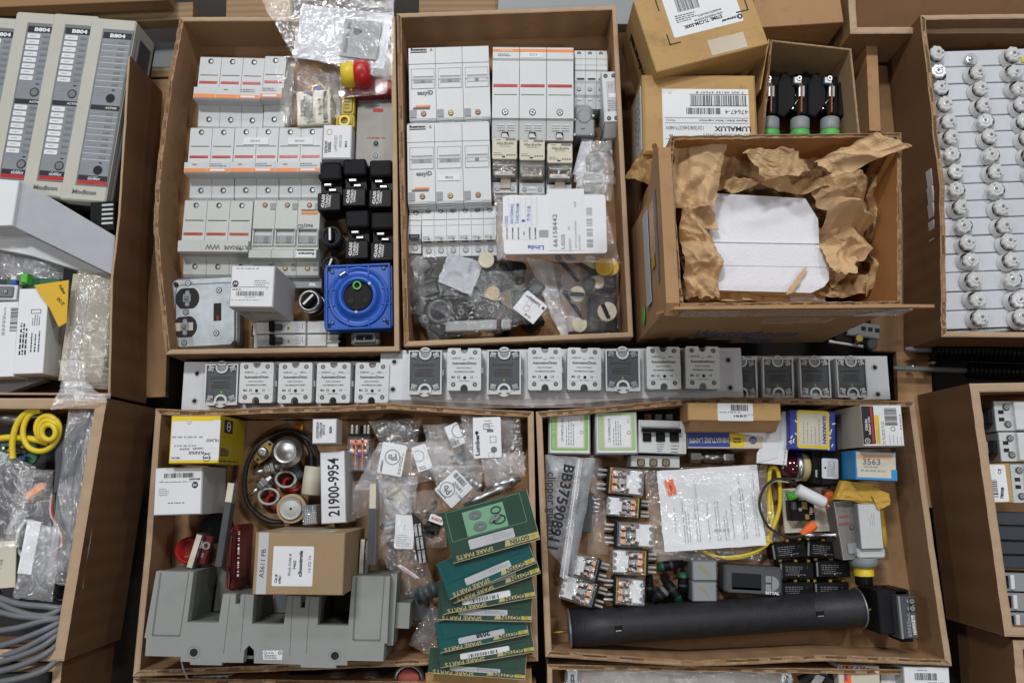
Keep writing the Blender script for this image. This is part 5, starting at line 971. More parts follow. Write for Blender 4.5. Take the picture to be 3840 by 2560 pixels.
t = Thing('mushroom_button', 'bright red round knob lying against the tray wall', 'knob', quad(y4, 338, 165, 580, 165, 580, 425, 338, 425), 110, 100); m = t.mb(); m.lathe(0, 0, [(50, 0), (52, 60), (50, 78), (44, 84), (40, 78), (38, 80), (0, 80)], 'red', 36); m.text('PUSH', 4, -20, 12, 81, 'goyenY', 20); solo(t, m)
t = Thing('hand_wheel', 'large ribbed black knob in the shade under the white carton', 'knob', quad(y4, 560, 0, 830, -30, 830, 200, 560, 220), 90, 80); m = t.mb(); m.lathe(0, 0, [(54, 0), (58, 50), (54, 70), (40, 76), (0, 76)], 'blackM', 18, False); solo(t, m)
t = Thing('red_wallet', 'dark red folded wallet with white printed spine standing on edge', 'wallet', quad(y4, 825, 60, 965, 60, 900, 660, 808, 660), 200, 190)
m = t.mb(); m.rbox(t.x0, t.y0, t.x0+t.w*.6, t.y1-4, 0, 150, 12, 'maroon', 8); m.tube(smoothpath([(t.x0+2, t.y0, 160), (t.x0-2, 0, 168), (t.x0+4, t.y1-40, 172), (t.x0+22, t.y1-6, 174), (t.x0+34, t.y1-30, 172)]), 3.5, 'sleeve'); t.part('body', m)
m = t.mb(); m.M = Matrix.Rotation(math.radians(2), 4, 'Z'); m.box(12, -76, 19, t.y1-22, 100, 172, 'maroon'); m.bars(12, -70, 19, t.y1-24, 173, 'inkW', 14, 5, vert=False); m.M = None; t.part('spine', m)
# carton with two labels
def d_(m, t, z):
    m.box(*t.r2(.04, .0, .15, .99)[:2], *t.r2(.04, .0, .15, .99)[2:], z-1, z, 'whiteD'); m.text('A3611 PB', *t.n2(.10, .5), 25, z+.5, 'ink', 88, w=108); m.rbox(*t.r2(.21, .22, .66, .86), z-1, z, 6, 'white')
    for s_, a_, b, sz, w, bb in (('Cat #', .255, .74, 14, 32, .03), ('HPBO', .30, .755, 13, 30, .03), ('Work Order #', .40, .52, 15, 84, .01), ('7465', .455, .52, 15, 34, .02), ('c3controls', .52, .50, 18, 98, .05), ('16.02.16', .62, .50, 15, 62, 0)): m.text(s_, *t.n2(a_, b), sz, z+.5, 'ink', 90, w=w, bold=bb)
t = sbox('brown_box', 'brown carton with two white labels standing behind the grey adapter', 'box', quad(y4, 1075, 125, 1870, 140, 1845, 688, 1052, 675), 430, 340, 'cardA', 3, 'cardA', d_)
m = t.mb(); m.M = Matrix(((1, 0, 0, 0), (0, 0, -1, t.y1+.8), (0, 1, 0, 0), (0, 0, 0, 1))); m.box(-90, 200, 110, 300, -.2, .6, 'whiteD'); m.M = Matrix(((1, 0, 0, 0), (0, 0, -1, t.y1+1.8), (0, 1, 0, 0), (0, 0, 0, 1))); m.lines(-80, 210, 100, 290, 0, 6, 'inkG', 5, 3); m.M = None; t.part('back_label', m)
# big grey adapter
t = Thing('circuit_breaker_adapter', 'large grey plastic three bay adapter filling the tray front', 'adapter', quad(y4, 200, 470, 2265, 515, 2205, 1268, 100, 1220), 300, 290)
h = t.h
def LP(*pp): return [t.L(*y4(x, y), z=h) for x, y in pp]
outline = LP((200, 470), (532, 478), (476, 920), (750, 926), (790, 672), (905, 674), (900, 760), (940, 762), (948, 676), (1065, 680), (1046, 935), (1325, 940), (1360, 685), (1478, 688), (1474, 790), (1512, 792), (1520, 690), (1640, 694), (1626, 945), (1895, 950), (1932, 515), (2265, 520), (2240, 1110), (2215, 1112), (2205, 1268), (1888, 1262), (1885, 1303), (1790, 1302), (1786, 1328), (1475, 1322), (1472, 1298), (1062, 1284), (1062, 1170), (1020, 1126), (980, 1170), (968, 1280), (780, 1278), (776, 1303), (500, 1298), (496, 1272), (412, 1270), (416, 1228), (100, 1220), (112, 1062), (95, 1060))
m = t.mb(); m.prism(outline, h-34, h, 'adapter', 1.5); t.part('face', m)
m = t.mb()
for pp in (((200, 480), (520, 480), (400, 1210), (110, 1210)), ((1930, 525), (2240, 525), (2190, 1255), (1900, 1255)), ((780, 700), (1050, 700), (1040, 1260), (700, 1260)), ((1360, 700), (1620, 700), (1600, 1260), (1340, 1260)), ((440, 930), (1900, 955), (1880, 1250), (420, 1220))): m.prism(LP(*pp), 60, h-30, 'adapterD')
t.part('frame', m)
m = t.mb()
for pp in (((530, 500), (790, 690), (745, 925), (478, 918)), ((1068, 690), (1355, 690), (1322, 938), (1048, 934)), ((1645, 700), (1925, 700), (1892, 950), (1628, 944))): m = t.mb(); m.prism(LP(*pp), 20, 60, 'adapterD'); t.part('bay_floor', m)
for a, b in (((242, 485), (170, 1035)), ((170, 1035), (410, 1040)), ((410, 1040), (490, 485)), ((1968, 525), (1940, 1078)), ((1940, 1078), (2175, 1080)), ((2175, 1080), (2215, 525))):
    m = t.mb(); A, B = [Vector((*q, 0)) for q in LP(a, b)]; d = (B-A).normalized(); nn = Vector((-d.y, d.x, 0))*(3.5 if a[0] in (242, 1968, 170, 1940) else 2); m.add([tuple(A-nn+Vector((0, 0, h+.6))), tuple(B-nn+Vector((0, 0, h+.6))), tuple(B+nn+Vector((0, 0, h+.6))), tuple(A+nn+Vector((0, 0, h+.6)))], [(0, 1, 2, 3)], 'adapterD'); t.part('groove', m)
for a, b in (((985, 680), (945, 1180)), ((855, 680), (795, 1200)), ((1555, 690), (1525, 1200)), ((1405, 690), (1380, 1210))):
    m = t.mb(); A, B = [Vector((*q, 0)) for q in LP(a, b)]; nn = Vector((1.2, 0, 0)); m.add([tuple(A-nn+Vector((0, 0, h+.6))), tuple(B-nn+Vector((0, 0, h+.6))), tuple(B+nn+Vector((0, 0, h+.6))), tuple(A+nn+Vector((0, 0, h+.6)))], [(0, 1, 2, 3)], 'adapterD'); t.part('groove', m)
for px in ((533, 1187), (1778, 1216)): m = t.mb(); x, y = LP(px)[0]; m.ring(x, y, 22, 23, h-1, h+.7, 'adapterD', 30); m.disc(x, y, 15, h-1, h+.8, 'dark', 24); t.part('screw_hole', m)
m = t.mb(); q_ = LP((1142, 1170), (1315, 1168), (1312, 1253), (1145, 1250)); m.prism(q_, h-1, h+.8, 'white'); cx, cy = LP((1165, 1190))[0]; m.ring(cx, cy, 4, 5.5, h, h+1.4, 'ink', 14); m.text('LISTED', *LP((1210, 1192))[0], 8, h+1.4, 'ink'); cx, cy = LP((1293, 1190))[0]; m.ring(cx, cy, 4, 6.5, h, h+1.4, 'ink', 14); m.lines(cx-56, cy-24, cx-6, cy-8, h+1.4, 3, 'inkG', 3, 6); t.part('rating_label', m)
m = t.mb(); m.box(t.x1-2, t.y0+60, t.x1+24, t.y1+14, 150, h-40, 'adapterD', 1, top='adapter'); m.box(t.x1+10, t.y0+120, t.x1+76, t.y0+220, 80, h-70, 'adapterD', 1, top='adapter'); m.box(t.x1-60, t.y0+6, t.x1-4, t.y0+90, 60, h-60, 'adapterD', 1); t.part('side_step', m)
m = t.mb(); m.box(-250+60, t.y0-14, 60, t.y0-2, 60, h-90, 'black', 1); t.part('foot', m)
wire('thin_wire', 'thin white wire hanging over the tray edge beside the adapter foot', [(*y4(425, 1262), 210), (*y4(440, 1330), 205), (*y4(470, 1400), 160), (*y4(505, 1460), 110)], 3, 'whiteD')
# spare part packets
G = 'green spare part packets in a fanned pile'
def packet(label, q, zt, col, rot180=True, detail=0, mint=False):
    t = Thing('spare_part_packet', label, 'packet', q, zt, 9, G); m = t.mb(); m.box(t.x0, t.y0, t.x1, t.y1, 0, 8, 'cardtan', .5); m.box(t.x0, t.y0+3, t.x1-2, t.y1, 6, 8.6, col, .4); t.part('packet_card', m)
    z = 9.0; m = t.mb(); w, l = t.w, t.l; m.rbox(t.x0+w*.06, t.y0+l*.42, t.x1-w*.1, t.y1-6, 8, z+.3, 8, col, 0); m.frame(t.x0+w*.05, t.y0+l*.40, t.x1-w*.09, t.y1-4, 1.4, 8, z+.9, 'mint' if mint else col); t.part('window', m)
    m = t.mb(); m.rbox(t.x0+w*.22, t.y0+l*.17, t.x1-w*.26, t.y0+l*.36, 8, z+.6, 5, 'whiteD' if not detail == 2 else 'white', 0)
    if detail == 2: m.bars(t.x0+w*.3, t.y0+l*.19, t.x0+w*.62, t.y0+l*.30, z+1, 'ink', 22, 4)
    elif detail == 3: m.text('2038', t.x0+w*.5, t.y0+l*.33, 26, z+1.2, 'ink', 180, bold=.05)
    else: m.lines(t.x0+w*.5, t.y0+l*.22, t.x1-w*.28, t.y0+l*.34, z+1, 3, 'inkF', 3.5, 4)
    t.part('blank_label', m)
    m = t.mb(); m.prism([(t.x1-w*.40, t.y0+8), (t.x1-2, t.y0+8), (t.x1-2, t.y0+l*.13+6), (t.x1-w*.38, t.y0+l*.13+6)], 8, z+.7, 'goyenY'); m.text('GOYEN', t.x1-w*.22, t.y0+l*.065+8, 23, z+1.2, 'forest', 180, w=w*.22, bold=.03); x = t.x1-w*.06; m.box(x-9, t.y0+l*.065+1, x+6, t.y0+l*.065+14, 8, z+1.2, 'yellowD')
    m.text('SPARE PARTS', t.x0+w*.26, t.y0+l*.085, 22, z+.8, 'goyenY', 180, w=w*.42, bold=.02); t.part('lettering', m)
    return t
pk = [('bottom green packet of the pile lying on the tray edge', quad(y6, 625, 1290, 1418, 1310, 1418, 1525, 575, 1500), 60, 'forest', 0),
 ('green packet with barcode label low in the pile', quad(y6, 690, 1200, 1440, 1050, 1500, 1275, 680, 1478), 84, 'forest', 2),
 ('blue teal packet with big handwritten digits on its label', quad(y6, 700, 1080, 1380, 880, 1425, 1075, 678, 1412), 104, 'teal', 3),
 ('dark green packet with pale edge in the middle of the pile', quad(y6, 690, 760, 1460, 790, 1478, 1058, 662, 1036), 124, 'forest', 0),
 ('green packet with barcode strip above the one with the pale edge', quad(y6, 700, 720, 1440, 560, 1505, 822, 705, 1024), 146, 'forest', 2),
 ('dark olive packet showing only its yellow band', quad(y6, 760, 640, 1440, 330, 1515, 590, 800, 968), 166, 'forest', 0),
 ('second teal packet from the top with blank label', quad(y6, 665, 540, 1400, 290, 1478, 500, 790, 935), 186, 'teal', 0)]
for lb, q, z, c_, d in pk: packet(lb, q, z+150, c_, detail=d)
t = packet('topmost dark green packet with clear window showing rubber rings', quad(y6, 722, 110, 1420, -30, 1532, 300, 792, 632), 360, 'forest', mint=True)
m = t.mb(); m.box(t.x0+t.w*.23, t.y0+t.l*.42, t.x0+t.w*.70, t.y1-t.l*.1, 9, 10.6, 'mint'); t.part('insert_card', m)
for px, r0, r1, c_ in (((990, 155), 9, 24, 'grey'), ((1032, 248), 9, 25, 'grey'), ((1162, 112), 17, 20, 'black'), ((1190, 190), 22, 26, 'black')): m = t.mb(); x, y = t.L(*y6(*px)); m.M = Matrix.Translation((x, y, 0)) @ Matrix.Diagonal((1, .66, 1, 1)); m.ring(0, 0, r0, r1, 10, 15, c_, 24); m.M = None; t.part('rubber_ring', m)
for dx, dy in ((1140, 190), (1175, 172)): m = t.mb(); x, y = t.L(*y6(dx, dy)); m.M = Matrix.Translation((x, y, 14)) @ Matrix.Rotation(math.radians(35), 4, 'Z'); m.box(-14, -6, 14, 6, 0, 8, 'chrome', 2); m.M = None; t.part('spring', m)
# bagged fittings
def fitting(label, q, zt, ang, mat='steel', L=60, r=18, z=None):
    t = Thing('pipe_fitting', label, 'fitting', q, zt, 50); m = t.mb(); m.M = Matrix.Translation((0, 0, 26)) @ Matrix.Rotation(math.radians(ang), 4, 'Z')
    m.lathe(-L, 0, [(0, 0), (r*.8, 0), (r*.8, L*.35), (r*1.2, L*.38), (r*1.2, L*.7), (r, L*.75), (r, L*1.3), (r*1.15, L*1.34), (r*1.15, L*1.7), (r*.7, L*1.75), (r*.7, 2*L), (0, 2*L)], mat, 12, True, 'x'); m.M = None; global LASTF; LASTF = solo(t, m)
fitting('dark blue ringed cable gland in the clear bag by the tray wall', quad(y5, 590, 200, 900, 200, 900, 400, 590, 400), 110, -20, 'slate', 56, 26)
fitting('chrome threaded fitting in the bag below the blue ringed gland', quad(y5, 540, 340, 760, 330, 760, 440, 540, 440), 100, 30, 'chrome', 44, 16)
fitting('long silver tube fitting lying over the top green packet', quad(y5, 1400, 980, 1880, 900, 1880, 1000, 1400, 1100), 265, 19, 'steel', 96, 16)
fitting('silver fitting end beside the barcode card on the bag', quad(y5, 1430, 820, 1600, 820, 1600, 940, 1430, 940), 170, -30, 'steel', 40, 20)
fitting('steel barrel fitting poking out by the tray wall above the packets', quad(y5, 1630, 860, 2000, 800, 2000, 900, 1630, 930), 200, 14, 'chrome', 66, 17)
fitting('short chrome fitting between the two white cards', quad(y5, 1000, 690, 1220, 680, 1220, 760, 1000, 770), 110, 12, 'chrome', 44, 14)
fitting('brass yellow contact pin in the small card bag', quad(y5, 830, 600, 960, 600, 960, 720, 830, 720), 100, 50, 'brass', 26, 10)
fitting('black plastic plug in the ribbed bag behind the logo cards', quad(y5, 1310, 480, 1460, 480, 1460, 640, 1310, 640), 100, 60, 'black', 30, 18)
fitting('large dark shiny sleeve in the bag by the bag of washers', quad(y5, 980, 1200, 1160, 1200, 1160, 1440, 980, 1440), 160, 60, 'black', 44, 30)
fitting('black cylinder in the bag under the black tape print', quad(y6, 480, 720, 700, 720, 700, 900, 480, 900), 150, 25, 'slate', 50, 30)
fitting('big cream funnel shape inside the milky bag', quad(y5, 560, 850, 840, 850, 840, 1150, 560, 1150), 130, -50, 'disk', 50, 34)
RB = random.Random(31)
for k in range(26):
    u, v = y5(RB.uniform(520, 1960), RB.uniform(230, 900)) if k < 18 else y5(RB.uniform(560, 1160), RB.uniform(900, 1560)); big = RB.random(); q = rect(u-30, v-20, u+30, v+20)
    fitting('small metal fitting jumbled inside the clear bags', q, 80+RB.uniform(0, 30), RB.uniform(0, 180), RB.choice(('chrome', 'steel', 'steel', 'slate', 'brass', 'black')), RB.uniform(20, 40), RB.uniform(9, 18)); LASTF['group'] = 'small metal fittings jumbled inside the clear bags'
def card_(label, q, zt, fn, rot=0, name='printed_card', tilt=0):
    t = Thing(name, label, 'card', q, zt, 3); m = t.mb(); m.rbox(t.x0, t.y0, t.x1, t.y1, 0, 3, 6, 'paper', .5); fn(m, t, 3.5); solo(t, m)
    if tilt: t.o.rotation_euler[0] = math.radians(tilt)
def f_(m, t, z):
    m.text('Lumberg', t.x0+16, -20, 22, z, 'ink', 90, w=92, bold=.04); m.box(t.x0+8, t.y0+90, t.x0+20, t.y0+100, z-.6, z, 'ink'); m.lines(-8, t.y1-50, 30, t.y1-8, z, 4, 'inkG', 3, 3); m.box(0, 20, 24, 30, z-.5, z, 'inkG'); m.frame(10, -20, 34, 4, 2, z-.5, z, 'inkG'); m.frame(-14, 30, 10, 50, 2, z-.5, z, 'inkG'); m.disc(24, -46, 12, z-.5, z, 'inkG', 12); m.ring(14, -66, 10, 12, z-.5, z, 'inkF', 12)
card_('white card with connector drawings and a bold sideways logo', quad(y5, 1478, 170, 1775, 190, 1805, 600, 1515, 610), 196, f_)
def f_(m, t, z): m.ring(0, 8, 26, 29, z-.5, z, 'inkG', 30); m.text('Pb', 0, 8, 34, z, 'inkG', 200, bold=.02); m.lines(t.x1-18, t.y0+8, t.x1-6, t.y1-8, z, 2, 'inkG', 3, 3, rot=1); m.text('Lumberg', t.x0+12, t.y0+28, 14, z, 'ink', 90, bold=.03, w=46)
card_('white card with crossed lead symbol beside the copper relay', quad(y5, 560, 465, 830, 455, 720, 800, 470, 760), 176, f_)
def f_(m, t, z): m.ring(-14, -20, 26, 29, z-.5, z, 'inkG', 30); m.text('Pb', -14, -20, 34, z, 'inkG', 180, bold=.02); m.bars(t.x0+10, t.y1-26, t.x1-28, t.y1-6, z, n=22, seed=6); m.text('18900', 6, t.y1-40, 20, z, 'ink', 180, bold=.0); m.text('0322 12', t.x1-16, -4, 10, z, 'ink', 180, bold=.02); m.lines(t.x0+10, t.y0+4, t.x1-20, t.y0+14, z, 1, 'inkG', 5)
card_('white card with barcode and crossed lead symbol on the steel fittings', [y5(1310, 745), y5(1510, 905), y5(1265, 1140), y5(1080, 920)], 200, f_)
def f_(m, t, z): m.ring(-10, 10, 20, 22, z-.5, z, 'inkG', 24); m.lines(t.x0+6, t.y0+4, t.x0+40, t.y0+20, z, 2, 'ink', 4)
card_('white card corner showing a small pin drawing', quad(y5, 870, 495, 980, 450, 1080, 695, 900, 775), 160, f_)
def f_(m, t, z): m.ring(20, 8, 24, 27, z-.5, z, 'inkG', 24); m.text('0680', -24, -14, 18, z, 'ink', 190); m.bars(-30, t.y0+4, 8, t.y0+24, z, n=14, seed=3)
card_('white card with faint ring mark in the ribbed bag', quad(y5, 1180, 270, 1300, 260, 1450, 430, 1280, 500), 150, f_)
def f_(m, t, z): m.box(t.x0, t.y0+18, t.x1, t.y0+34, z-.5, z, 'inkR'); m.lines(t.x0+4, t.y1-50, t.x1-4, t.y1-8, z, 5, 'inkF', 2.5)
t = Thing('printed_tape', 'black and white printed packing tape curled inside the long bag', 'tape', quad(y5, 640, 1080, 960, 1330, 1000, 1560, 700, 1560), 176, 6)
m = t.mb(); m.sheet([t.L(*y5(850, 1170)), t.L(*y5(960, 1270)), t.L(*y6(600, 560)), t.L(*y6(500, 545))], 'ink', 6, 18, lambda a, b, x, y: 3+10*a, True, 4, 3)
q0 = t.L(*y5(900, 1220)); q1 = t.L(*y6(548, 520)); ang = math.degrees(math.atan2(q1[1]-q0[1], q1[0]-q0[0]))
for k in range(3):
    f = .3+.32*k; x, y = q0[0]*(1-f)+q1[0]*f, q0[1]*(1-f)+q1[1]*f; m.text('TOPRING', x+7, y, 14, 16, 'inkW', ang, w=46, bold=.04); m.text('TOPRING', x-9, y-4, 14, 12, 'inkW', ang, w=46, bold=.04)
solo(t, m)
t = Thing('warning_flag', 'white slip with red print at the end of the long bag', 'slip', quad(y6, 330, 610, 525, 640, 515, 695, 325, 580), 172, 4); m = t.mb(); m.M = Matrix.Rotation(math.radians(-22), 4, 'Z'); m.box(-46, -14, 46, 16, 0, 3, 'paper', .5); m.text('TOPRING', 6, 0, 17, 3.6, 'inkR', 180, w=74, bold=.05); m.M = None; solo(t, m)
t = Thing('warning_flag', 'white slip with red lettering wrapped round the black sleeve', 'slip', quad(y5, 1030, 1180, 1190, 1230, 1190, 1320, 1040, 1280), 186, 4); m = t.mb(); m.M = Matrix.Rotation(math.radians(-14), 4, 'Z'); m.box(-28, -14, 28, 14, 0, 3, 'paper', .5); m.text('AUGCO', 0, 0, 15, 3.6, 'inkR', 0, w=44, bold=.05); m.M = None; solo(t, m)
def f_(m, t, z): m.text('!', 0, 20, 18, z, 'ink'); m.prism([(-12, 0), (12, 0), (0, 24)], z-.5, z-.2, 'label'); m.lines(t.x0+8, t.y0+8, t.x1-8, -8, z, 6, 'inkF', 2.5)
card_('blank white slip with warning triangle inside the long bag', quad(y5, 690, 1180, 850, 1230, 900, 1560, 660, 1560), 168, f_)
blob('black_moulding', 'dark grey block under the end of the long printed bag', 'moulding', quad(y6, 380, 770, 600, 800, 600, 1000, 500, 1100), 120, 70, 'slate', 14, 8)
bag('clear_bag', 'clear bag with blue ringed gland in the corner by the relay', quad(y5, 380, 210, 950, 180, 900, 430, 540, 520), 120, 36, 'bag', 51, 34, 26, .04)
bag('clear_bag', 'clear crumpled bag covering the crossed lead card and copper pins', quad(y5, 480, 440, 1220, 420, 1280, 820, 210, 960), 128, 50, 'bagM', 52, 44, 30, .035)
bag('clear_bag', 'ribbed clear bag with faint ring mark card behind the logo card', quad(y5, 950, 250, 1560, 220, 1560, 700, 1050, 720), 120, 50, 'bagM', 53, 40, 30, .04)
bag('zip_bag', 'flat zip bag holding the card with the bold sideways logo', quad(y5, 1360, 150, 1985, 165, 2040, 780, 1420, 680), 170, 34, 'bag', 54, 44, 14, .03)
bag('clear_bag', 'milky bag folded over the steel fittings near the tray wall', quad(y5, 1560, 560, 2035, 540, 2050, 790, 1640, 930), 175, 30, 'bagM', 55, 34, 20, .04)
bag('clear_bag', 'clear bag wrapped around the barcode card and silver fittings', quad(y5, 1030, 680, 1600, 680, 1560, 1130, 1180, 1140), 160, 46, 'bagM', 56, 40, 30, .035)
bag('milky_bag', 'milky plastic bag around a cream funnel beside the grey blade', quad(y5, 470, 820, 900, 790, 860, 1180, 500, 1560), 120, 60, 'bagW', 57, 40, 26, .03)
bag('clear_bag', 'empty clear bag corner spread over the numbered carton edge', quad(y5, 215, 850, 480, 820, 480, 1150, 180, 1280), 120, 24, 'bag', 58, 24, 16, .04)
bag('clear_bag', 'bag with black sleeve and red print next to the green packets', quad(y5, 850, 960, 1130, 930, 1210, 1560, 880, 1560), 135, 46, 'bag', 59, 40, 30, .04)
bag('clear_bag', 'long clear bag with black and white tape print', quad(y6, 290, 60, 450, 120, 650, 820, 340, 880), 140, 46, 'bag', 60, 44, 22, .035)
bag('clear_bag', 'clear bag with red printed corner beside the knife blade', quad(y6, 140, 340, 330, 320, 360, 640, 240, 620), 150, 34, 'bag', 61, 24, 16, .04)
bag('milky_bag', 'crumpled milky bag tail between the adapter and the packets', quad(y6, 600, 900, 740, 1050, 640, 1400, 410, 1270), 100, 60, 'bagM', 62, 36, 30, .04)
# ------------------------------------------------------------ fourth tray
def ge(lb, q, code, pale, zt):
    gl = 'greenP' if pale else 'greenL'
    def d_(m, t, z):
        m.rbox(*t.r2(.05, .04, .95, .92), z-1, z, 8, gl); m.rbox(*t.r2(.19, .08, .86, .87), z-.6, z+.3, 5, 'cream'); m.rbox(*t.r2(.22, .10, .83, .84), z-.4, z+.6, 4, 'label')
        m.text('GENERAL', *t.n2(.12, .74), 11, z+.6, 'cream', 90, w=42, bold=.03); m.text('ELECTRIC', *t.n2(.12, .28), 11, z+.6, 'cream', 90, w=46, bold=.03); m.ring(*t.n2(.12, .51), 4, 6, z, z+.6, 'cream', 14)
        m.text(code, *t.n2(.33, .45), 13, z+1, 'ink', 90, w=88); m.lines(*t.r2(.40, .2, .62, .80), z+1, 4, 'inkG', 3, 4, rot=1); m.text('QTY 1', *t.n2(.79, .2), 9, z+1, 'inkG', 90, w=24); m.ring(*t.n2(.79, .5), 5, 7, z+.5, z+1, 'inkG', 14)
    return sbox('green_labelled_box', lb, 'box', q, zt, zt-12, 'white', 5, 'whiteD', d_, group='white cartons with green framed labels')
ge('white carton with bright green framed label in the tray corner', quad(y7, 215, 155, 632, 155, 632, 600, 205, 600), 'CR104PXG1CPI1', 0, 150)
ge('white carton with pale green framed label beside the circuit breaker', quad(y7, 682, 172, 1103, 170, 1115, 595, 692, 600), 'CR104P8G21B', 1, 165)
t = Thing('circuit_breaker', 'grey three pole circuit breaker with black linked toggle', 'circuit breaker', quad(y7, 1118, 180, 1610, 165, 1625, 735, 1055, 735), 160, 150)
def RZ(m, t, zf, x0, y0, x1, y1, z0, z1, mat, b=0):
    a, c = t.L(*zf(x0, y0)), t.L(*zf(x1, y1)); m.box(a[0], c[1], c[0], a[1], z0, z1, mat, b)
m = t.mb(); RZ(m, t, y7, 1125, 250, 1612, 598, 0, 140, 'ltgrey2', 2); RZ(m, t, y7, 1062, 605, 1562, 738, 0, 110, 'ltgrey', 2); RZ(m, t, y7, 1122, 190, 1530, 250, 0, 90, 'blackM', 2); RZ(m, t, y7, 1140, 260, 1540, 335, 139, 144, 'ltgrey', 2); t.part('body', m)
m = t.mb(); RZ(m, t, y7, 1152, 335, 1545, 385, 138, 172, 'black', 5); RZ(m, t, y7, 1168, 385, 1252, 470, 138, 150, 'black', 3); RZ(m, t, y7, 1302, 385, 1392, 470, 138, 150, 'black', 3); RZ(m, t, y7, 1442, 385, 1532, 470, 138, 150, 'black', 3); t.part('toggle', m)
for k in range(3): m = t.mb(); RZ(m, t, y7, 1122+k*128, 640, 1205+k*128, 722, 106, 112, 'plate'); x, y = t.L(*y7(1163+k*128, 685)); screw(m, x, y, 112.5, 12, 'brass', 60); t.part('terminal', m)
for k in range(3): m = t.mb(); x, y = t.L(*y7(1250+k*112, 215)); m.box(x-16, y-10, x+10, y+12, 86, 94, 'grey' if k else 'copperPcb', 1); t.part('rear_terminal', m)
m = t.mb(); x, y = t.L(*y7(1350, 535)); m.lines(x-14, y-26, x+14, y+26, 141, 6, 'inkG', 3, 4); x, y = t.L(*y7(1500, 535)); m.lines(x-16, y-22, x+20, y+26, 141, 4, 'ink', 3, 5); x, y = t.L(*y7(1582, 430)); m.lines(x-3, y-56, x+3, y+56, 141, 12, 'inkG', 2, 5); t.part('lettering', m)
def d_(m, t, z): m.rbox(*t.r2(.32, .03, .70, 1.0), z-1, z, 5, 'white'); m.bars(*t.r2(.46, .10, .65, .45), z+.5, n=24, seed=8); m.lines(*t.r2(.34, .48, .68, .58), z+.5, 1, 'inkG', 3); m.text('23 08 98 4', *t.n2(.56, .72), 12, z+.5, 'ink', 180, w=48, bold=.04); m.text('CAT NO.', *t.n2(.67, .66), 7, z+.5, 'inkG', 180)
t = sbox('brown_box', 'brown carton with white barcode label against the far wall of the tray', 'box', [y7(1625, 82), x1(608, 80), x1(628, 262), y7(1615, 265)], 250, 130, 'cardG', 3, 'cardW', d_)
m = t.mb(); m.ext([(t.y0-40, 0), (t.y0-36, 84), (t.y0, 126), (t.y0, 0)], t.x0+10, t.x1-6, 'cardW'); t.part('open_flap', m)
t = Thing('folded_paper', 'folded white sheet tucked under the brown barcode carton', 'paper', [y7(1650, 300), x1(520, 300), x1(480, 368), y7(1650, 368)], 180, 10); m = t.mb(); m.box(t.x0, t.y0, t.x1-12, t.y1, 0, 8, 'paper', 1); m.lines(t.x0+60, t.y0+8, t.x1-30, t.y1-6, 8.6, 2, 'inkF', 3); solo(t, m)
def d_(m, t, z):
    m.box(*t.r2(.0, .04, .56, .92)[:2], *t.r2(.0, .04, .56, .92)[2:], z-1, z, 'navy'); m.box(*t.r2(.56, .04, .755, .92)[:2], *t.r2(.56, .04, .755, .92)[2:], z-1, z, 'yellow')
    m.text('MINIATURE LAMPS', *t.n2(.28, .5), 25, z+.5, 'cream', 181, w=148, bold=.035); m.text('GENERAL', *t.n2(.655, .4), 8, z+.5, 'ink', 180, w=30, bold=.05); m.text('ELECTRIC', *t.n2(.655, .6), 8, z+.5, 'ink', 180, w=30, bold=.05); x, y = t.n2(.87, .5); m.disc(x, y, 14, z-1, z, 'navy', 24); m.text('GE', x, y, 17, z+.5, 'cream', 180, bold=.02)
sbox('lamp_box', 'slim navy yellow and cream carton of miniature lamps', 'box', [y7(1622, 368), x1(425, 385), x1(440, 545), y7(1622, 538)], 150, 60, 'cream', 2, 'cream', d_)
t = Thing('pipe_fitting', 'polished steel tube union with hexagonal nuts below the lamp carton', 'fitting', [y7(1650, 560), x1(165, 562), x1(165, 690), y7(1650, 690)], 70, 60)
L = t.w/2; m = t.mb(); m.lathe(-L, 0, [(0, 0), (16, 0), (24, 4), (24, 42), (18, 46), (0, 46)], 'chrome', 6, False, 'x', 30); t.part('nut', m); m = t.mb(); m.lathe(-L, 0, [(17, 44), (17, 56), (22, 58), (22, 118), (17, 120), (17, 132)], 'chrome', 24, True, 'x', 30); t.part('barrel', m); m = t.mb(); m.lathe(-L, 0, [(0, 128), (20, 128), (24, 134), (24, 164), (18, 172), (0, 172)], 'steel', 6, False, 'x', 30); t.part('nut', m)
t = Thing('folded_paper', 'large folded white paper wedged between the lamp carton and patterned carton', 'paper', quad(x1, 640, 165, 725, 165, 690, 710, 380, 690), 150, 60)
m = t.mb(); A = [t.L(*x1(x, y), z=60) for x, y in ((640, 165), (725, 175), (680, 712), (375, 690), (380, 590))]; m.prism(A, 50, 56, 'paper', 1); A = [t.L(*x1(x, y), z=40) for x, y in ((630, 170), (600, 300), (430, 360), (375, 690), (560, 640))]; m.prism(A, 56, 59, 'label', 1); x, y = t.L(*x1(672, 560)); m.lines(x-6, y-70, x+2, y+60, 57, 1, 'inkF', 4, 4, rot=1); solo(t, m)
def d_(m, t, z):
    R = random.Random(3)
    for i in range(46):
        a, b = R.uniform(.0, .96), R.uniform(.02, .96); x, y = t.n2(a, b)
        if a < .17 or a > .83: m.M = Matrix.Translation((x, y, z)) @ Matrix.Rotation(R.uniform(0, 3), 4, 'Z'); m.rbox(-7, -2.2, 7, 2.2, -.6, 0, 2, 'white', 0, 2); m.M = None
    m.rbox(*t.r2(.16, .0, .86, .97), z-1, z+.4, 10, 'yellow'); m.rbox(*t.r2(.20, .07, .80, .89), z-.6, z+.9, 6, 'cream'); m.text('GUARDIAN', *t.n2(.75, .47), 17, z+1.4, 'navy', 90+180, w=106, bold=.05); m.lines(*t.r2(.26, .2, .68, .85), z+1.4, 5, 'inkF', 4, 5, rot=1)
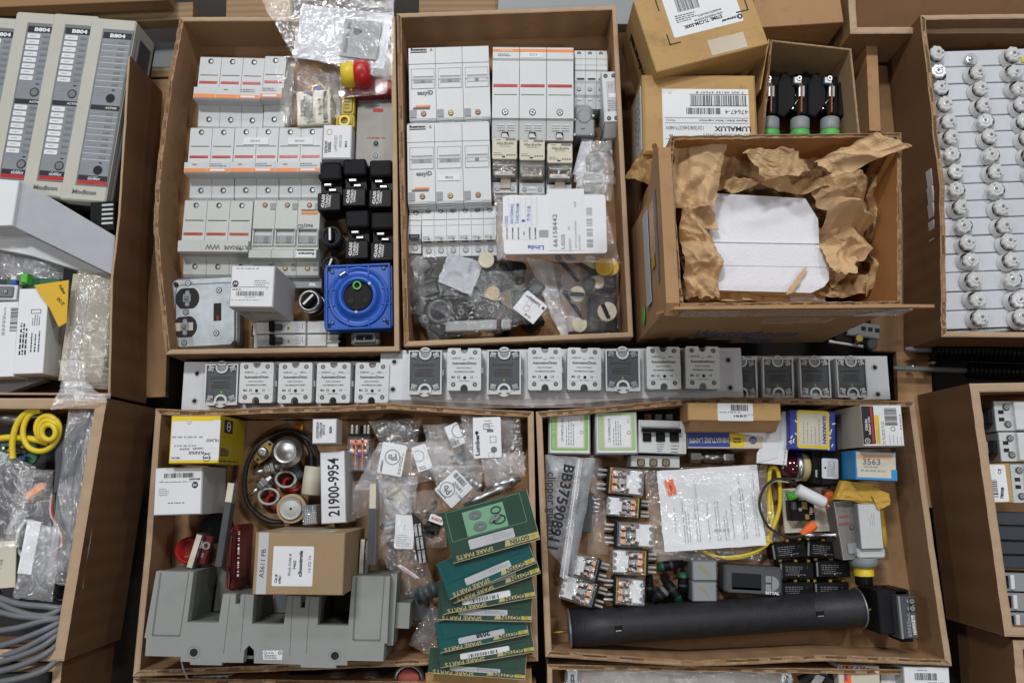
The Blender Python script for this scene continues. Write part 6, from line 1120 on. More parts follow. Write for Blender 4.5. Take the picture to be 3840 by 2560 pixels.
sbox('patterned_box', 'blue patterned carton with yellow framed cream label', 'box', quad(x1, 710, 155, 1165, 165, 1180, 570, 700, 545), 180, 165, 'navy', 3, 'navy', d_)
def d_(m, t, z):
    m.rbox(*t.r2(.01, .03, .30, .94), z-1, z, 4, 'ink'); m.box(*t.r2(.22, .03, .27, .93)[:2], *t.r2(.22, .03, .27, .93)[2:], z-.5, z+.4, 'inkR'); m.text('Oiltight', *t.n2(.10, .48), 14, z+.6, 'inkW', 90, w=44, bold=.03); m.text('Indicator Light', *t.n2(.17, .50), 12, z+.6, 'inkW', 90, w=66, bold=.03); x, y = t.n2(.1, .86); m.ring(x, y, 8, 10, z, z+.6, 'inkW', 16); m.text('GE', x, y, 10, z+.6, 'inkW', 90)
    m.box(*t.r2(.31, .25, .42, .94)[:2], *t.r2(.31, .25, .42, .94)[2:], z-1, z, 'yellow'); m.lines(*t.r2(.33, .45, .41, .92), z+.5, 2, 'goyenY', 4, 4, rot=1); m.bars(*t.r2(.56, .08, .86, .50), z, n=26, seed=12, vert=False); m.lines(*t.r2(.46, .3, .54, .95), z, 2, 'inkF', 4, 5, rot=1); m.ring(*t.n2(.74, .58), 7, 9, z-.5, z, 'ink', 16); m.lines(*t.r2(.6, .68, .96, .95), z, 4, 'inkF', 3, 5, rot=1); m.lines(*t.r2(.9, .05, .97, .6), z, 1, 'inkG', 4, 3, rot=1)
sbox('beige_box', 'beige carton with black red and yellow label lying in the far corner', 'box', quad(x1, 1412, 95, 1830, 105, 1888, 535, 1470, 510), 310, 220, 'label', 4, 'beige', d_)
def d_(m, t, z):
    m.box(*t.r2(.86, .62, 1.0, 1.0)[:2], *t.r2(.86, .62, 1.0, 1.0)[2:], z-1, z, 'blueB'); m.box(*t.r2(.0, .92, .9, 1.0)[:2], *t.r2(.0, .92, .9, 1.0)[2:], z-1, z+.2, 'blueB'); m.box(*t.r2(.0, .6, .04, 1.0)[:2], *t.r2(.0, .6, .04, 1.0)[2:], z-1, z+.1, 'blueB')
    m.box(*t.r2(.07, .12, .9, .28)[:2], *t.r2(.07, .12, .9, .28)[2:], z-1, z, 'peach'); m.text('3563', *t.n2(.39, .38), 32, z+.5, 'inkG', 0, w=66, bold=.01); m.lines(*t.r2(.2, .5, .7, .6), z+.5, 1, 'inkF', 7, 4); m.lines(*t.r2(.12, .63, .82, .73), z+.5, 1, 'inkF', 7, 5)
sbox('blue_box', 'blue sided carton with cream label bearing a four digit number', 'box', quad(x1, 1362, 558, 1785, 585, 1800, 880, 1385, 845), 250, 160, 'cream', 4, 'blueB', d_)
# pilot light with red lens
t = Thing('pilot_light', 'dark red domed pilot light with chrome bezel lying on its side', 'pilot light', quad(x1, 625, 570, 1235, 600, 1230, 880, 640, 860), 150, 130)
L = t.x0; m = t.mb(); m.lathe(L, 0, [(0, 0), (24, 4), (44, 20), (52, 40), (54, 64), (50, 70)], 'purple', 28, True, 'x', 62); t.part('lens', m)
m = t.mb(); m.lathe(L, 0, [(50, 66), (57, 70), (57, 84), (50, 92)], 'chrome', 28, True, 'x', 62); t.part('bezel', m)
m = t.mb(); m.lathe(L, 0, [(50, 88), (54, 92), (54, 112), (48, 118)], 'goyenY', 28, True, 'x', 62); t.part('gasket', m)
m = t.mb(); m.box(L+116, -64, L+150, 62, 10, 118, 'black', 3); m.box(L+150, -66, L+226, 62, 0, 124, 'blackM', 5); m.text('MADE', L+132, -24, 9, 118.8, 'inkW', 90, bold=.04, w=26); t.part('housing', m)
m = t.mb(); m.rbox(L+150, -42, L+212, 34, 123, 126, 6, 'white', 1); m.lines(L+168, -34, L+200, 26, 126.6, 7, 'inkF', 2.5, 4, rot=1); m.disc(L+162, -2, 4, 126, 126.6, 'ink', 10); t.part('rating_label', m)
m = t.mb(); m.lathe(L+196, -66, [(0, -12), (8, -12), (9, 0), (0, 2)], 'brass', 10, True, 'y', 60); t.part('terminal', m)
# zip bag with marker writing
t = Thing('dark_device', 'dark grey device with silver pins inside the marker written zip bag', 'device', quad(y7, 560, 960, 720, 980, 640, 1560, 460, 1560), 90, 75); m = t.mb(); m.rbox(t.x0, t.y0+60, t.x1-10, t.y1-10, 0, 60, 8, 'slate', 4)
for k in range(4): m.tube([(t.x0+50, t.y1-30-k*16, 40), (t.x0+86, t.y1-28-k*16, 40)], 4, 'chrome')
solo(t, m)
tb = bag('zip_bag', 'cloudy zip bag with black marker writing standing at the tray wall', [y7(180, 600), y7(700, 640), y8(480, 480), y8(200, 160)], 150, 60, 'bagZ', 71, 40, 8, .012, smooth=True)
t = Thing('zip_seal', 'translucent zip seal band running down the written bag', 'seal', rect(2100, 1720, 2180, 2170), 216, 5); m = t.mb(); m.sheet([t.L(*y7(500, 650)), t.L(*y7(560, 650)), t.L(*y8(400, 470)), t.L(*y8(320, 440))], 'bagW', 2, 20, lambda a, b, x, y: 3, True); m.sheet([t.L(*y7(520, 650)), t.L(*y7(530, 650)), t.L(*y8(360, 460)), t.L(*y8(350, 450))], 'label', 2, 20, lambda a, b, x, y: 5, True)
ob = m.done('zip_seal', tb.o); ob.matrix_parent_inverse = Matrix.Identity(4); dl = t.o.location-tb.o.location; dl.rotate(Matrix.Rotation(-tb.o.rotation_euler[2], 3, 'Z')); ob.location = dl; ob.rotation_euler = (0, 0, -tb.o.rotation_euler[2]); bpy.data.objects.remove(t.o)
m = MB(); o_ = P(*y7(300, 1000), 217)
def mk_text(s_, p0, p1, size, mat='ink', bold=.03):
    a_, b_ = (P(*p0, 217)-o_)/U, (P(*p1, 217)-o_)/U; m.text(s_, (a_.x+b_.x)/2, (a_.y+b_.y)/2, size, 0, mat, math.degrees(math.atan2(b_.y-a_.y, b_.x-a_.x)), w=(b_-a_).length, bold=bold)
mk_text('BB375908911', y7(415, 710), y7(240, 1560), 50); mk_text('clipper guards', y7(235, 780), y8(235, 60), 40, bold=.01)
ob = m.done('handwriting', tb.o); dl = o_-tb.o.location; dl.rotate(Matrix.Rotation(-tb.o.rotation_euler[2], 3, 'Z')); ob.location = dl; ob.rotation_euler = (0, 0, -tb.o.rotation_euler[2])
# plug relays
G = 'clear cased plug relays with copper contacts'
octal('clear plug relay nearest the breaker with pins toward the zip bag', quad(y7, 720, 720, 1190, 760, 1165, 1030, 700, 985), 130, 'yellowD', 'x0', G)
octal('second clear relay in the column with pins toward the instruction bag', quad(y7, 800, 1015, 1250, 1060, 1240, 1270, 790, 1215), 120, 'yellowD', 'x1', G)
octal('clear relay with dark blue base third down the column', quad(y7, 790, 1290, 1290, 1300, 1280, 1560, 780, 1530), 130, 'slate', 'x0', G)
octal('clear relay fourth down the column with pins toward the fuse holders', quad(y8, 870, 165, 1340, 185, 1330, 440, 860, 410), 130, 'yellowD', 'x1', G)
octal('lowest clear relay of the column beside the black fuse holders', quad(y8, 790, 455, 1210, 475, 1200, 745, 780, 715), 130, 'yellowD', 'x0', G)
octal('tilted clear relay under the corner of the zip bag', quad(y8, 460, 205, 860, 300, 800, 520, 420, 420), 140, 'slate', 'x1', G)
octal('tilted clear relay lowest beside the tube end plate', quad(y8, 370, 430, 850, 540, 760, 790, 300, 660), 140, 'slate', 'x1', G)
# instruction sheet bag
t = Thing('instruction_sheet', 'white instruction sheet with orange price sticker inside a clear bag', 'sheet', [y7(1300, 765), x1(375, 712), x1(470, 1525), y8(1410, 185)], 108, 10)
m = t.mb(); cr = crumple(9, .012, 9); m.sheet([(t.x0, t.y1), (t.x1, t.y1), (t.x1, t.y0), (t.x0, t.y0)], 'paper', 30, 30, lambda a, b, x, y: 8+3*noise.noise(Vector((x*.012, y*.012, 2)))+1.5*math.sin(a*9+b*4), True, 3, 3, back=4); t.part('paper_sheet', m)
m = t.mb(); x, y = t.n2(.12, .22); m.M = Matrix.Translation((x, y, 15)) @ Matrix.Rotation(math.radians(12), 4, 'Z'); m.box(-17, -26, 16, 32, -1, 0, 'orangeN'); m.text('4582', 0, 2, 15, .6, 'ink', 80, bold=.01, w=26); m.M = None; t.part('price_sticker', m)
m = t.mb(); z = 14
for a_, b0, b1, n in ((.20, .35, .9, 3), (.32, .15, .9, 2), (.44, .3, .9, 1), (.52, .4, .9, 2), (.60, .5, .9, 2), (.68, .3, .88, 1), (.78, .1, .9, 2), (.90, .1, .88, 2)): m.lines(*t.r2(a_, b0, a_+.022*n+.01, b1), z, n, 'inkF', 2.6, int(a_*100), rot=1)
for a_ in (.52, .56, .60, .64): m.ring(*t.n2(a_, .78), 3.5, 5, z-.5, z, 'inkF', 12)
m.text('TEMPERATURE', *t.n2(.13, .62), 9, z, 'inkF', 90, w=90); t.part('print', m)
for k in range(5):
    o5 = k*5
    wire('yellow_wire', ('outermost yellow wire loop', 'second yellow wire loop', 'middle yellow wire loop', 'fourth yellow wire loop', 'innermost yellow wire loop')[k]+' curling below the instruction sheet', [(*y8(1730, 90+o5*2), 60), (*y8(1850, 190+o5), 70), (*y8(2050, 258-o5), 76+k), (*y8(2300, 215-o5), 80+k), (*x2(480+k*8, 80), 84), (*x1(520+k*4, 1200), 80), (*x1(512-k*2, 950), 80)], 3.6, 'yellow', 'wire', 'yellow wires looping from the instruction bag')
wire('yellow_cable', 'thick yellow loop bulging beside the instruction sheet', [(*x1(500, 1250), 90), (*x1(495, 1000), 96), (*x1(505, 780), 100), (*x1(545, 735), 100), (*x1(590, 790), 100), (*x1(610, 1000), 98), (*x1(590, 1200), 92), (*x1(480, 1480), 86)], 7.5, 'yellow', 'cable')
wire('black_lead', 'thin black lead looping from the white sleeve to the sockets', [(*x1(825, 945), 130), (*x1(700, 870), 140), (*x1(560, 855), 140), (*x1(450, 940), 135), (*x1(400, 1080), 130), (*x1(430, 1230), 125), (*x1(520, 1360), 120), (*x1(700, 1440), 118), (*x1(850, 1420), 116)], 4.5, 'rubber', 'wire')
wire('white_lead', 'thin whitish lead beside the black looping lead', [(*x1(700, 885), 118), (*x1(540, 880), 118), (*x1(400, 1000), 118), (*x1(395, 1150), 118), (*x1(470, 1300), 118), (*x1(620, 1430), 112)], 2.6, 'cream', 'wire')
bag('clear_bag', 'clear glossy bag around the instruction sheet and wires', [y7(1190, 745), x1(520, 700), x1(640, 1500), y8(1300, 230)], 92, 44, 'bag', 72, 50, 5, .014, smooth=True)
bag('clear_bag', 'clear bag bottom gathered below the instruction sheet', [y8(1260, 170), x2(480, 130), x2(470, 290), y8(1350, 300)], 60, 46, 'bag', 73, 40, 30, .035)
bag('clear_bag', 'loose clear bag corner beside the zip bag and first relay', [y7(640, 600), y7(760, 650), y8(840, 220), y8(620, 220)], 70, 40, 'bag', 74, 30, 22, .035)
# square card with switch
t = Thing('backing_square', 'cream square backing card under the small black switch', 'card', quad(x1, 625, 945, 1120, 935, 1185, 1370, 650, 1410), 70, 10); m = t.mb(); m.box(t.x0, t.y0, t.x1, t.y1, 0, 10, 'cream', 2); solo(t, m)
t = Thing('micro_contact', 'small black contact block with bright terminals on the cream card', 'switch', quad(x1, 705, 1070, 955, 1065, 970, 1275, 730, 1270), 120, 50); m = t.mb(); m.box(t.x0, t.y0, t.x1, t.y1, 0, 48, 'black', 3); t.part('body', m)
m = t.mb(); m.box(-4, 4, 18, t.y1-4, 46, 54, 'brass', 2); m.disc(-10, 4, 8, 46, 54, 'steel', 12, 2); m.box(6, t.y0+4, 22, t.y0+24, 46, 52, 'brass', 1); m.disc(t.x1-2, -2, 9, 40, 50, 'copper', 12, 2); t.part('terminal', m); m = t.mb(); m.text('1340', t.x1-14, -2, 14, 49, 'inkW', 85, bold=.03); m.bars(t.x0+4, 4, t.x0+22, t.y1-6, 49, 'inkG', 6, 4); t.part('lettering', m)
t = Thing('sticky_tab', 'small bright green plastic tab beside the white sleeve', 'tab', quad(x1, 690, 985, 790, 975, 870, 1055, 700, 1060), 100, 20); m = t.mb(); m.box(t.x0, t.y0, t.x1, t.y1, 0, 16, 'green', 4); solo(t, m)
t = Thing('white_sleeve', 'white plastic sleeve lying diagonally over the cream card', 'sleeve', quad(x1, 830, 900, 1105, 1075, 1085, 1145, 790, 990), 190, 60); L = t.w/2; m = t.mb(); m.lathe(-L, 0, [(0, 2), (16, 2), (23, 6), (23, t.w-8), (20, t.w-2), (8, t.w), (0, t.w)], 'white', 26, True, 'x', 30); m.tube([(L, 0, 30), (L+20, -4, 32)], 3, 'steel'); solo(t, m)
def nut(lb, q, zt, ang):
    t = Thing('wire_nut', lb, 'wire connector', q, zt, 40, 'orange red wire connectors'); m = t.mb(); m.M = Matrix.Rotation(math.radians(ang), 4, 'Z'); m.lathe(-34, 0, [(8, 0), (10, 3), (17, 30), (19, 58), (16, 66), (0, 66)], 'orangeN', 10, False, 'x', 20); m.M = None; solo(t, m)
nut('orange red wire connector below the cream card', quad(x1, 830, 1310, 1000, 1310, 1000, 1420, 830, 1420), 130, 38); nut('orange red wire connector beside the yellow envelope', quad(x1, 1080, 960, 1170, 960, 1170, 1160, 1080, 1160), 110, 84)
# yellow envelope
t = Thing('yellow_envelope', 'crumpled golden padded envelope folded over itself', 'envelope', [x1(1260, 865), x1(1560, 900), x1(1740, 1110), x1(1180, 1060)], 205, 50)
E = [t.L(*x1(x, y), z=40) for x, y in ((1255, 865), (1560, 905), (1725, 1010), (1738, 1105), (1645, 1180), (1480, 1110), (1330, 1070), (1180, 1062))]; m = t.mb(); m.prism(E, 0, 26, 'envelope', 3); t.part('envelope_back', m)
cr = crumple(6, .02, 10); m = t.mb(); m.sheet([t.L(*x1(1262, 868)), t.L(*x1(1560, 905)), t.L(*x1(1560, 1080)), t.L(*x1(1190, 1055))], 'envelope', 14, 12, lambda a, b, x, y: 30+cr(x, y)+22*abs(a-.4)*(1-b), False, 4, 3, back=3); m.sheet([t.L(*x1(1500, 890)), t.L(*x1(1715, 1000)), t.L(*x1(1735, 1110)), t.L(*x1(1620, 1170))], 'envelope', 10, 10, lambda a, b, x, y: 36+cr(x, y)+10*a, False, 4, 5, back=3); t.part('flap', m)
# steel box + sensor
t = Thing('metal_enclosure', 'thin polished steel enclosure with red print partly in a clear wrap', 'enclosure', [x1(1145, 1085), x1(1335, 1065), x2(1480, 255), x2(1270, 262)], 150, 130); m = t.mb(); m.box(t.x0, t.y0, t.x1, t.y1, 0, 126, 'plate', 3); m.frame(t.x0, t.y0, t.x1, t.y1, 4, 126, 130, 'steel'); m.lines(t.x0+12, 46, t.x0+66, 58, 131, 1, 'inkR', 5, 4); m.lines(t.x0+8, 20, t.x0+62, 30, 131, 1, 'inkR', 5, 5); m.rbox(t.x0+24, t.y0+20, t.x0+60, t.y0+60, 126, 131, 5, 'midgrey', 1); screw(m, t.x1-22, 8, 131, 6, 'grey'); screw(m, t.x1-18, t.y0+18, 131, 5); solo(t, m)
t = Thing('position_sensor', 'light grey sensor body with yellow ring standing beside the steel enclosure', 'sensor', [x1(1345, 1075), x1(1610, 1130), x2(1700, 150), x2(1500, 150)], 190, 170)
m = t.mb(); m.box(t.x0, t.y0-2, t.x1, t.y1, 40, 168, 'midgrey', 3, top='ltgrey'); m.box(t.x0+36, 20, t.x1-50, t.y1-20, 166, 169, 'ltgrey', 1); m.lines(t.x0+40, 0, t.x0+62, 50, 169, 3, 'inkF', 2, 4, rot=1); t.part('body', m)
m = t.mb(); m.rbox(t.x0-6, t.y0-40, t.x1+14, t.y0+2, 60, 150, 12, 'ltgrey', 6); t.part('collar', m); m = t.mb(); m.lathe(-8, t.y0-78, [(0, 0), (40, 0), (50, 10), (54, 26), (54, 40)], 'midgrey', 26, True, 'y', 100); t.part('dome', m)
m = t.mb(); m.lathe(-8, t.y0-110, [(36, 0), (36, 34), (30, 36)], 'yellow', 26, True, 'y', 96); t.part('yellow_ring', m); m = t.mb(); m.lathe(-8, t.y0-146, [(0, 0), (30, 0), (32, 8), (32, 38)], 'black', 22, True, 'y', 90); t.part('gland', m)
t = Thing('amber_tube', 'amber translucent tube standing behind the grey sensor', 'tube', [x1(1620, 1170), x1(1700, 1160), x2(1760, 145), x2(1700, 150)], 110, 60); m = t.mb(); m.lathe(0, t.y0, [(0, 0), (15, 2), (16, t.l-4), (0, t.l)], 'envelope', 18, True, 'y', 24); solo(t, m)
t = Thing('glass_fuse', 'silver and white glass fuse tube lying above the micro switches', 'fuse', quad(x1, 870, 1415, 1290, 1385, 1290, 1430, 870, 1460), 130, 30); L = t.w/2; m = t.mb(); m.lathe(-L, 0, [(0, 0), (8, 1), (9, t.w*.25), (7, t.w*.26), (7, t.w*.7), (9, t.w*.72), (9, t.w), (0, t.w)], 'chrome', 16, True, 'x', 14); solo(t, m)
# micro switches
G = 'black micro switches with gold terminals'
def micro(label, q):
    t = Thing('micro_switch', label, 'switch', q, 80, 64, G); m = t.mb(); m.box(t.x0, t.y0, t.x1, t.y1, 0, 62, 'black', 3); m.box(t.x0+2, t.y1-6, t.x0+8, t.y0+4, 60, 66, 'grey'); t.part('body', m)
    for x in (t.x0+2, -4, t.x1-20): m = t.mb(); m.box(x, t.y1-2, x+13, t.y1+10, 36, 50, 'gold', 2); t.part('terminal', m)
    m = t.mb(); m.disc(t.x1-26, 12, 5, 61, 63, 'dark', 10); m.disc(t.x0+26, -8, 5, 61, 63, 'dark', 10); m.lines(t.x0+22, t.y0+12, t.x1-30, t.y1-14, 62.6, 5, 'grey', 3, 5); m.disc(4, t.y0+12, 3, 62, 66, 'gold', 8); t.part('lettering', m); return t
a_ = micro('micro switch with bent lever at the upper row end by the yellow wires', quad(x2, 520, 110, 880, 60, 890, 235, 555, 275))
for lb, x, y, r in (('micro switch of the upper row touching the steel enclosure', 1070, 165, -4), ('micro switch of the middle row beside the remote display', 790, 378, 0), ('micro switch of the middle row next to the grey sensor gland', 1160, 362, 0), ('micro switch of the lowest row beside the remote display', 790, 585, 0), ('micro switch of the lowest row above the tube end', 1150, 585, 0)):
    p = x2(x, y); dup(a_, lb, p[0], p[1], rot=r, group=G)
t = Thing('digital_display', 'dark grey handheld digital display with two light buttons', 'display unit', quad(x2, 50, 310, 640, 360, 660, 645, 45, 600), 110, 90)
m = t.mb(); m.rbox(t.x0, t.y0, t.x1, t.y1, 0, 84, 14, 'slate', 8); m.box(t.x0+14, t.y0+2, t.x1-14, t.y0+26, 82, 86, 'slate', 2); t.part('case', m)
m = t.mb(); m.box(*t.r2(.13, .27, .63, .86)[:2], *t.r2(.13, .27, .63, .86)[2:], 83, 86, 'screen'); t.part('screen', m)
for b in (.32, .62): m = t.mb(); m.box(*t.r2(.70, b, .80, b+.24)[:2], *t.r2(.70, b, .80, b+.24)[2:], 84, 88, 'midgrey', 1.5); t.part('button', m)
m = t.mb(); x, y = t.n2(.81, .59); m.prism([(x+28*math.cos(math.radians(a)), y+28*math.sin(math.radians(a))) for a in range(-90, 91, 15)], 84, 88, 'midgrey', 1.5); t.part('button', m)
m = t.mb(); m.text('RITTAL', *t.n2(.82, .93), 15, 87, 'inkW', -1, w=52, bold=.05); t.part('lettering', m)
for k, lb in enumerate(('upper grey cube relay with yellow print and edge contacts', 'lower grey cube relay with yellow print and edge contacts')):
    t = Thing('cube_relay', lb, 'relay', quad(y8, 1680, 275+k*215, 1942, 275+k*215, 1945, 490+k*215, 1690, 490+k*215), 115, 100, 'grey cube relays'); m = t.mb(); m.rbox(t.x0, t.y0+1, t.x1, t.y1, 0, 96, 6, 'grey', 5, top='midgrey'); t.part('case', m)
    m = t.mb()
    for j in range(4): m.box(t.x1-2, t.y0+10+j*17, t.x1+14, t.y0+15+j*17, 40, 46, 'steel')
    t.part('pin', m); m = t.mb(); m.M = Matrix.Rotation(math.radians(-42), 4, 'Z'); m.lines(-30, -6, 34, 8, 97, 2, 'yellowD', 3, 4); m.M = None; t.part('lettering', m)
def holder(lb, q, ang, mats=('black', 'greenD'), L=50, r=20, zt=90):
    t = Thing('inline_fuse_holder', lb, 'fuse holder', q, zt, 60, 'black and green inline fuse holders'); m = t.mb(); m.M = Matrix.Rotation(math.radians(ang), 4, 'Z'); m.lathe(-L, 0, [(0, 0), (r*.7, 0), (r*.8, L*.5), (r, L*.52), (r, L*1.6)], mats[0], 18, True, 'x', 26); m.lathe(-L, 0, [(r*1.02, L*1.6), (r*.8, 2*L), (0, 2*L)], mats[1], 18, True, 'x', 26); m.lathe(-L, 0, [(r*1.06, L*.9), (r*1.1, L), (r*1.06, L*1.1)], 'rubber', 18, True, 'x', 26); m.M = None; solo(t, m)
holder('horizontal black fuse holder with green end above the others', quad(y8, 1340, 260, 1620, 250, 1620, 410, 1350, 410), 190); holder('slanted black fuse holder ending in a bright green cap', quad(y8, 1370, 440, 1610, 440, 1610, 720, 1370, 720), -55, L=56)
holder('glossy black fuse holder upright beside the grey cubes', quad(y8, 1550, 400, 1670, 400, 1670, 680, 1550, 680), 88, ('black', 'greenD')); holder('short black fuse holder seen end on beside the lowest relay', quad(y8, 1290, 560, 1430, 560, 1430, 730, 1290, 730), 40, ('blackM', 'grey'), 34, 24); holder('black glossy fuse holder touching the lowest relay', quad(y8, 1210, 420, 1310, 420, 1310, 720, 1210, 720), 90, ('black', 'black'), 52, 15)
# big resistor tube
t = Thing('wound_resistor', 'long black wound resistor tube with steel end discs', 'resistor', [y8(425, 770), x2(1480, 620), x2(1560, 1030), y8(450, 1200)], 170, 160)
L = t.w/2; r = t.l*.47; Z = 80; prof = [(0, 0), (r, 0), (r, 180), (r*.97, 184)]; x = 184
m = t.mb()
while x < t.w-190: prof += [(r*.985, x+2), (r*.93, x+5)]; x += 10
prof += [(r, t.w-184), (r, t.w-4)]
m.lathe(-L, 0, prof, 'rubber', 48, True, 'x', Z); t.part('winding', m)
for s_ in (-1, 1): m = t.mb(); m.lathe(s_*L-3, 0, [(0, 0), (r*1.08, 0), (r*1.1, 3), (r*1.08, 6), (0, 6)], 'galv', 48, False, 'x', Z); t.part('end_disc', m); m = t.mb(); m.tube([(s_*L, -10, Z), (s_*(L+76), -10, Z)], 5.5, 'brass'); t.part('stud', m)
for s_, dx in ((-1, 178), (1, 178)): m = t.mb(); m.box(s_*(L-dx)-14, -6, s_*(L-dx)+16, 12, Z+r*.93, Z+r*1.01, 'black', 2); m.box(s_*(L-dx)-10, -8, s_*(L-dx)+12, -4, Z+r*.93, Z+r*1.02, 'steel'); t.part('terminal_clip', m)
t.o.location.z += 4*U
t = Thing('current_sensor', 'black current sensor case with two screws standing in the tray corner', 'sensor', quad(x2, 1810, 640, 1995, 640, 2055, 1085, 1895, 1070), 200, 190)
m = t.mb(); m.box(t.x0-60, t.y0+10, t.x1, t.y1+16, 0, 150, 'blackM', 4); m.box(t.x0-6, t.y0, t.x1, t.y1, 100, 186, 'slate', 3); m.box(t.x0-2, t.y0, t.x0+6, t.y1, 184, 189, 'midgrey', 1); m.box(t.x0+10, t.y1, t.x1-10, t.y1+20, 60, 150, 'black', 2); m.box(t.x0+12, t.y0-18, t.x1-8, t.y0, 60, 160, 'black', 2); t.part('case', m)
for y in (t.y1-20, t.y1-48): m = t.mb(); m.disc(4, y, 9, 184, 190, 'chrome', 14, 2); screw(m, 16, y, 191, 10, 'steel'); t.part('screw', m)
m = t.mb(); m.text('HAWKEYE', t.x1-14, t.y0+52, 17, 187, 'inkW', 92, w=74, bold=.05); m.text('120  240', t.x1-10, t.y1-32, 9, 187, 'inkW', 90, bold=.04); m.disc(12, -24, 3, 186, 188, 'yellowD', 10); m.disc(12, -52, 3, 186, 188, 'yellowD', 10); m.lines(-8, t.y0+8, 6, t.y1-64, 187, 3, 'inkF', 3, 4, rot=1); t.part('lettering', m)
# ------------------------------------------------------------ kraft box, ballast boxes, fuse carton
WB = carton('torn open kraft carton with brown packing paper and white foam', (2516, 508), (3382, 496), (3384, 1144), (2552, 1150), 640, 6, 13, mats=('cardO', 'cardW', 'edge'), mids={'left': [(2540, 1080), (2506, 640)]}, torn=('top', 'left', 'right', 'bottom'), fm='cardO', name='kraft_carton')
def wl(u, v, z): return (P(u, v, z)-WB.location)/U
pb, pc = wl(2552, 1150, 640), wl(3384, 1144, 640)       # front face runs between these
fx = (pc-pb); fx.z = 0; FL = fx.length; fx.normalize(); fn = Vector((fx.y, -fx.x, 0))
if fn.y > 0: fn = -fn
def front(m, off=1.5): m.M = Matrix(((fx.x, 0, fn.x, pb.x+fn.x*off), (fx.y, 0, fn.y, pb.y+fn.y*off), (0, 1, 0, 0), (0, 0, 0, 1)))
m = MB(); front(m); m.text('Westinghouse', FL*.49, 180, 190, 0, 'inkBl', 0, w=FL*.56, bold=.008); m.M = m.M @ Matrix.Translation((FL*.62, 50, 0)) @ Matrix.Diagonal((1.2, 1.2, 1, 1)); m.ring(0, 0, 34, 39, -.3, .4, 'inkBl', 30); m.text('W', 0, 0, 50, .5, 'inkBl', bold=.04); m.M = None; m.done('lettering', WB)
m = MB(); front(m, 2.5); m.box(20, 500, FL+60, 632, -1, .6, 'tape'); m.box(300, 380, 520, 470, -1, .8, 'tape'); m.M = None; m.done('packing_tape', WB)
m = MB(); front(m, 3.5); m.prism([(560, 500), (FL+10, 500), (FL+10, 610), (700, 590)], -1, .6, 'label'); m.lines(700, 520, FL-10, 590, .9, 4, 'inkF', 5, 4); m.M = None; m.done('torn_label', WB)
m = MB(); front(m, 0); m.prism([(-60, 560), (-20, 640), (FL+20, 646), (FL+90, 640), (FL+60, 622), (10, 612)], 0, 9, 'cardW'); m.M = None; m.done('torn_flap', WB)
# left outer face marks
pa = wl(2516, 508, 640); lx = (pb-pa); lx.z = 0; LL = lx.length; lx.normalize(); ln = Vector((lx.y, -lx.x, 0))
if ln.x > 0: ln = -ln
def left(m, off=1.5): m.M = Matrix(((lx.x, 0, ln.x, pa.x+ln.x*off), (lx.y, 0, ln.y, pa.y+ln.y*off), (0, 1, 0, 0), (0, 0, 0, 1)))
m = MB(); left(m, 44); m.text('Westinghouse', LL*.55, 560, 40, 0, 'inkBl', 180, w=300, bold=.04); m.M = None; m.done('lettering', WB)
m = MB(); left(m, 46); m.box(LL*.3, 330, LL*.88, 420, -1, .6, 'whiteD'); m.M = None; m.done('side_label', WB)
m = MB(); left(m, 46); m.M = m.M @ Matrix.Translation((LL*.9, 250, 0)); m.disc(0, 0, 30, -1, .8, 'greenN', 24); m.M = None; m.done('green_dot', WB)
m = MB(); left(m, 45); m.box(LL*.3, 440, LL*.62, 520, -1, .6, 'tape'); m.box(LL*.62, 450, LL*.70, 500, -.5, .4, 'yellowD'); m.M = None; m.done('packing_tape', WB)
m = MB(); left(m, 0); m.prism([(LL*.25, 420), (LL*.55, 520), (LL*1.0, 500), (LL*1.04, 610), (LL*.98, 640), (40, 640), (10, 560)], 4, 42, 'cardW'); m.prism([(LL*.2, 0), (LL+4, 0), (LL+4, 560), (LL*.25, 520)], 2, 40, 'cardW'); m.M = None; m.done('outer_flap', WB)
# foam blocks
def foam(label, q, zt, h, cut=None):
    t = Thing('foam_block', label, 'foam', q, zt, h, 'white foam blocks in the kraft box'); m = t.mb()
    pts = [(t.x0, t.y0), (t.x1, t.y0), (t.x1, t.y1), (t.x0, t.y1)]
    if cut == 'br': pts = [(t.x0, t.y0), (t.x1-70, t.y0), (t.x1-20, t.y0+24), (t.x1, t.y0+50), (t.x1, t.y1), (t.x0, t.y1)]
    if cut == 'tr': pts = [(t.x0, t.y0), (t.x1, t.y0), (t.x1, t.y1-90), (t.x1-44, t.y1-14), (t.x0+26, t.y1), (t.x0, t.y1-20)]
    m.prism(pts, 0, h, 'foam', 0); ob = solo(t, m); bv = ob.modifiers.new('round', 'BEVEL'); bv.width = (16 if cut == 'tr' else 6)*U; bv.segments = 4; bv.limit_method = 'ANGLE'
    for p_ in ob.data.polygons: p_.use_smooth = True
    return t
foam('upper white foam block with a rounded corner', quad(z7, 722, 178, 1552, 178, 1560, 556, 735, 540), 470, 440, 'tr')
foam('lower stepped white foam block with a cut corner', quad(z7, 735, 716, 1630, 722, 1650, 935, 722, 905), 486, 450, 'br')
foam('middle white foam slab between the two larger blocks', quad(z7, 736, 552, 1620, 562, 1632, 728, 733, 722), 488, 452)
t = Thing('foam_block', 'sloping white foam side below the cut corner block', 'foam', quad(z7, 1330, 900, 1640, 880, 1600, 990, 1350, 1000), 430, 400, 'white foam blocks in the kraft box'); m = t.mb(); m.box(t.x0, t.y0, t.x1, t.y1, 0, 400, 'foam', 8); solo(t, m)
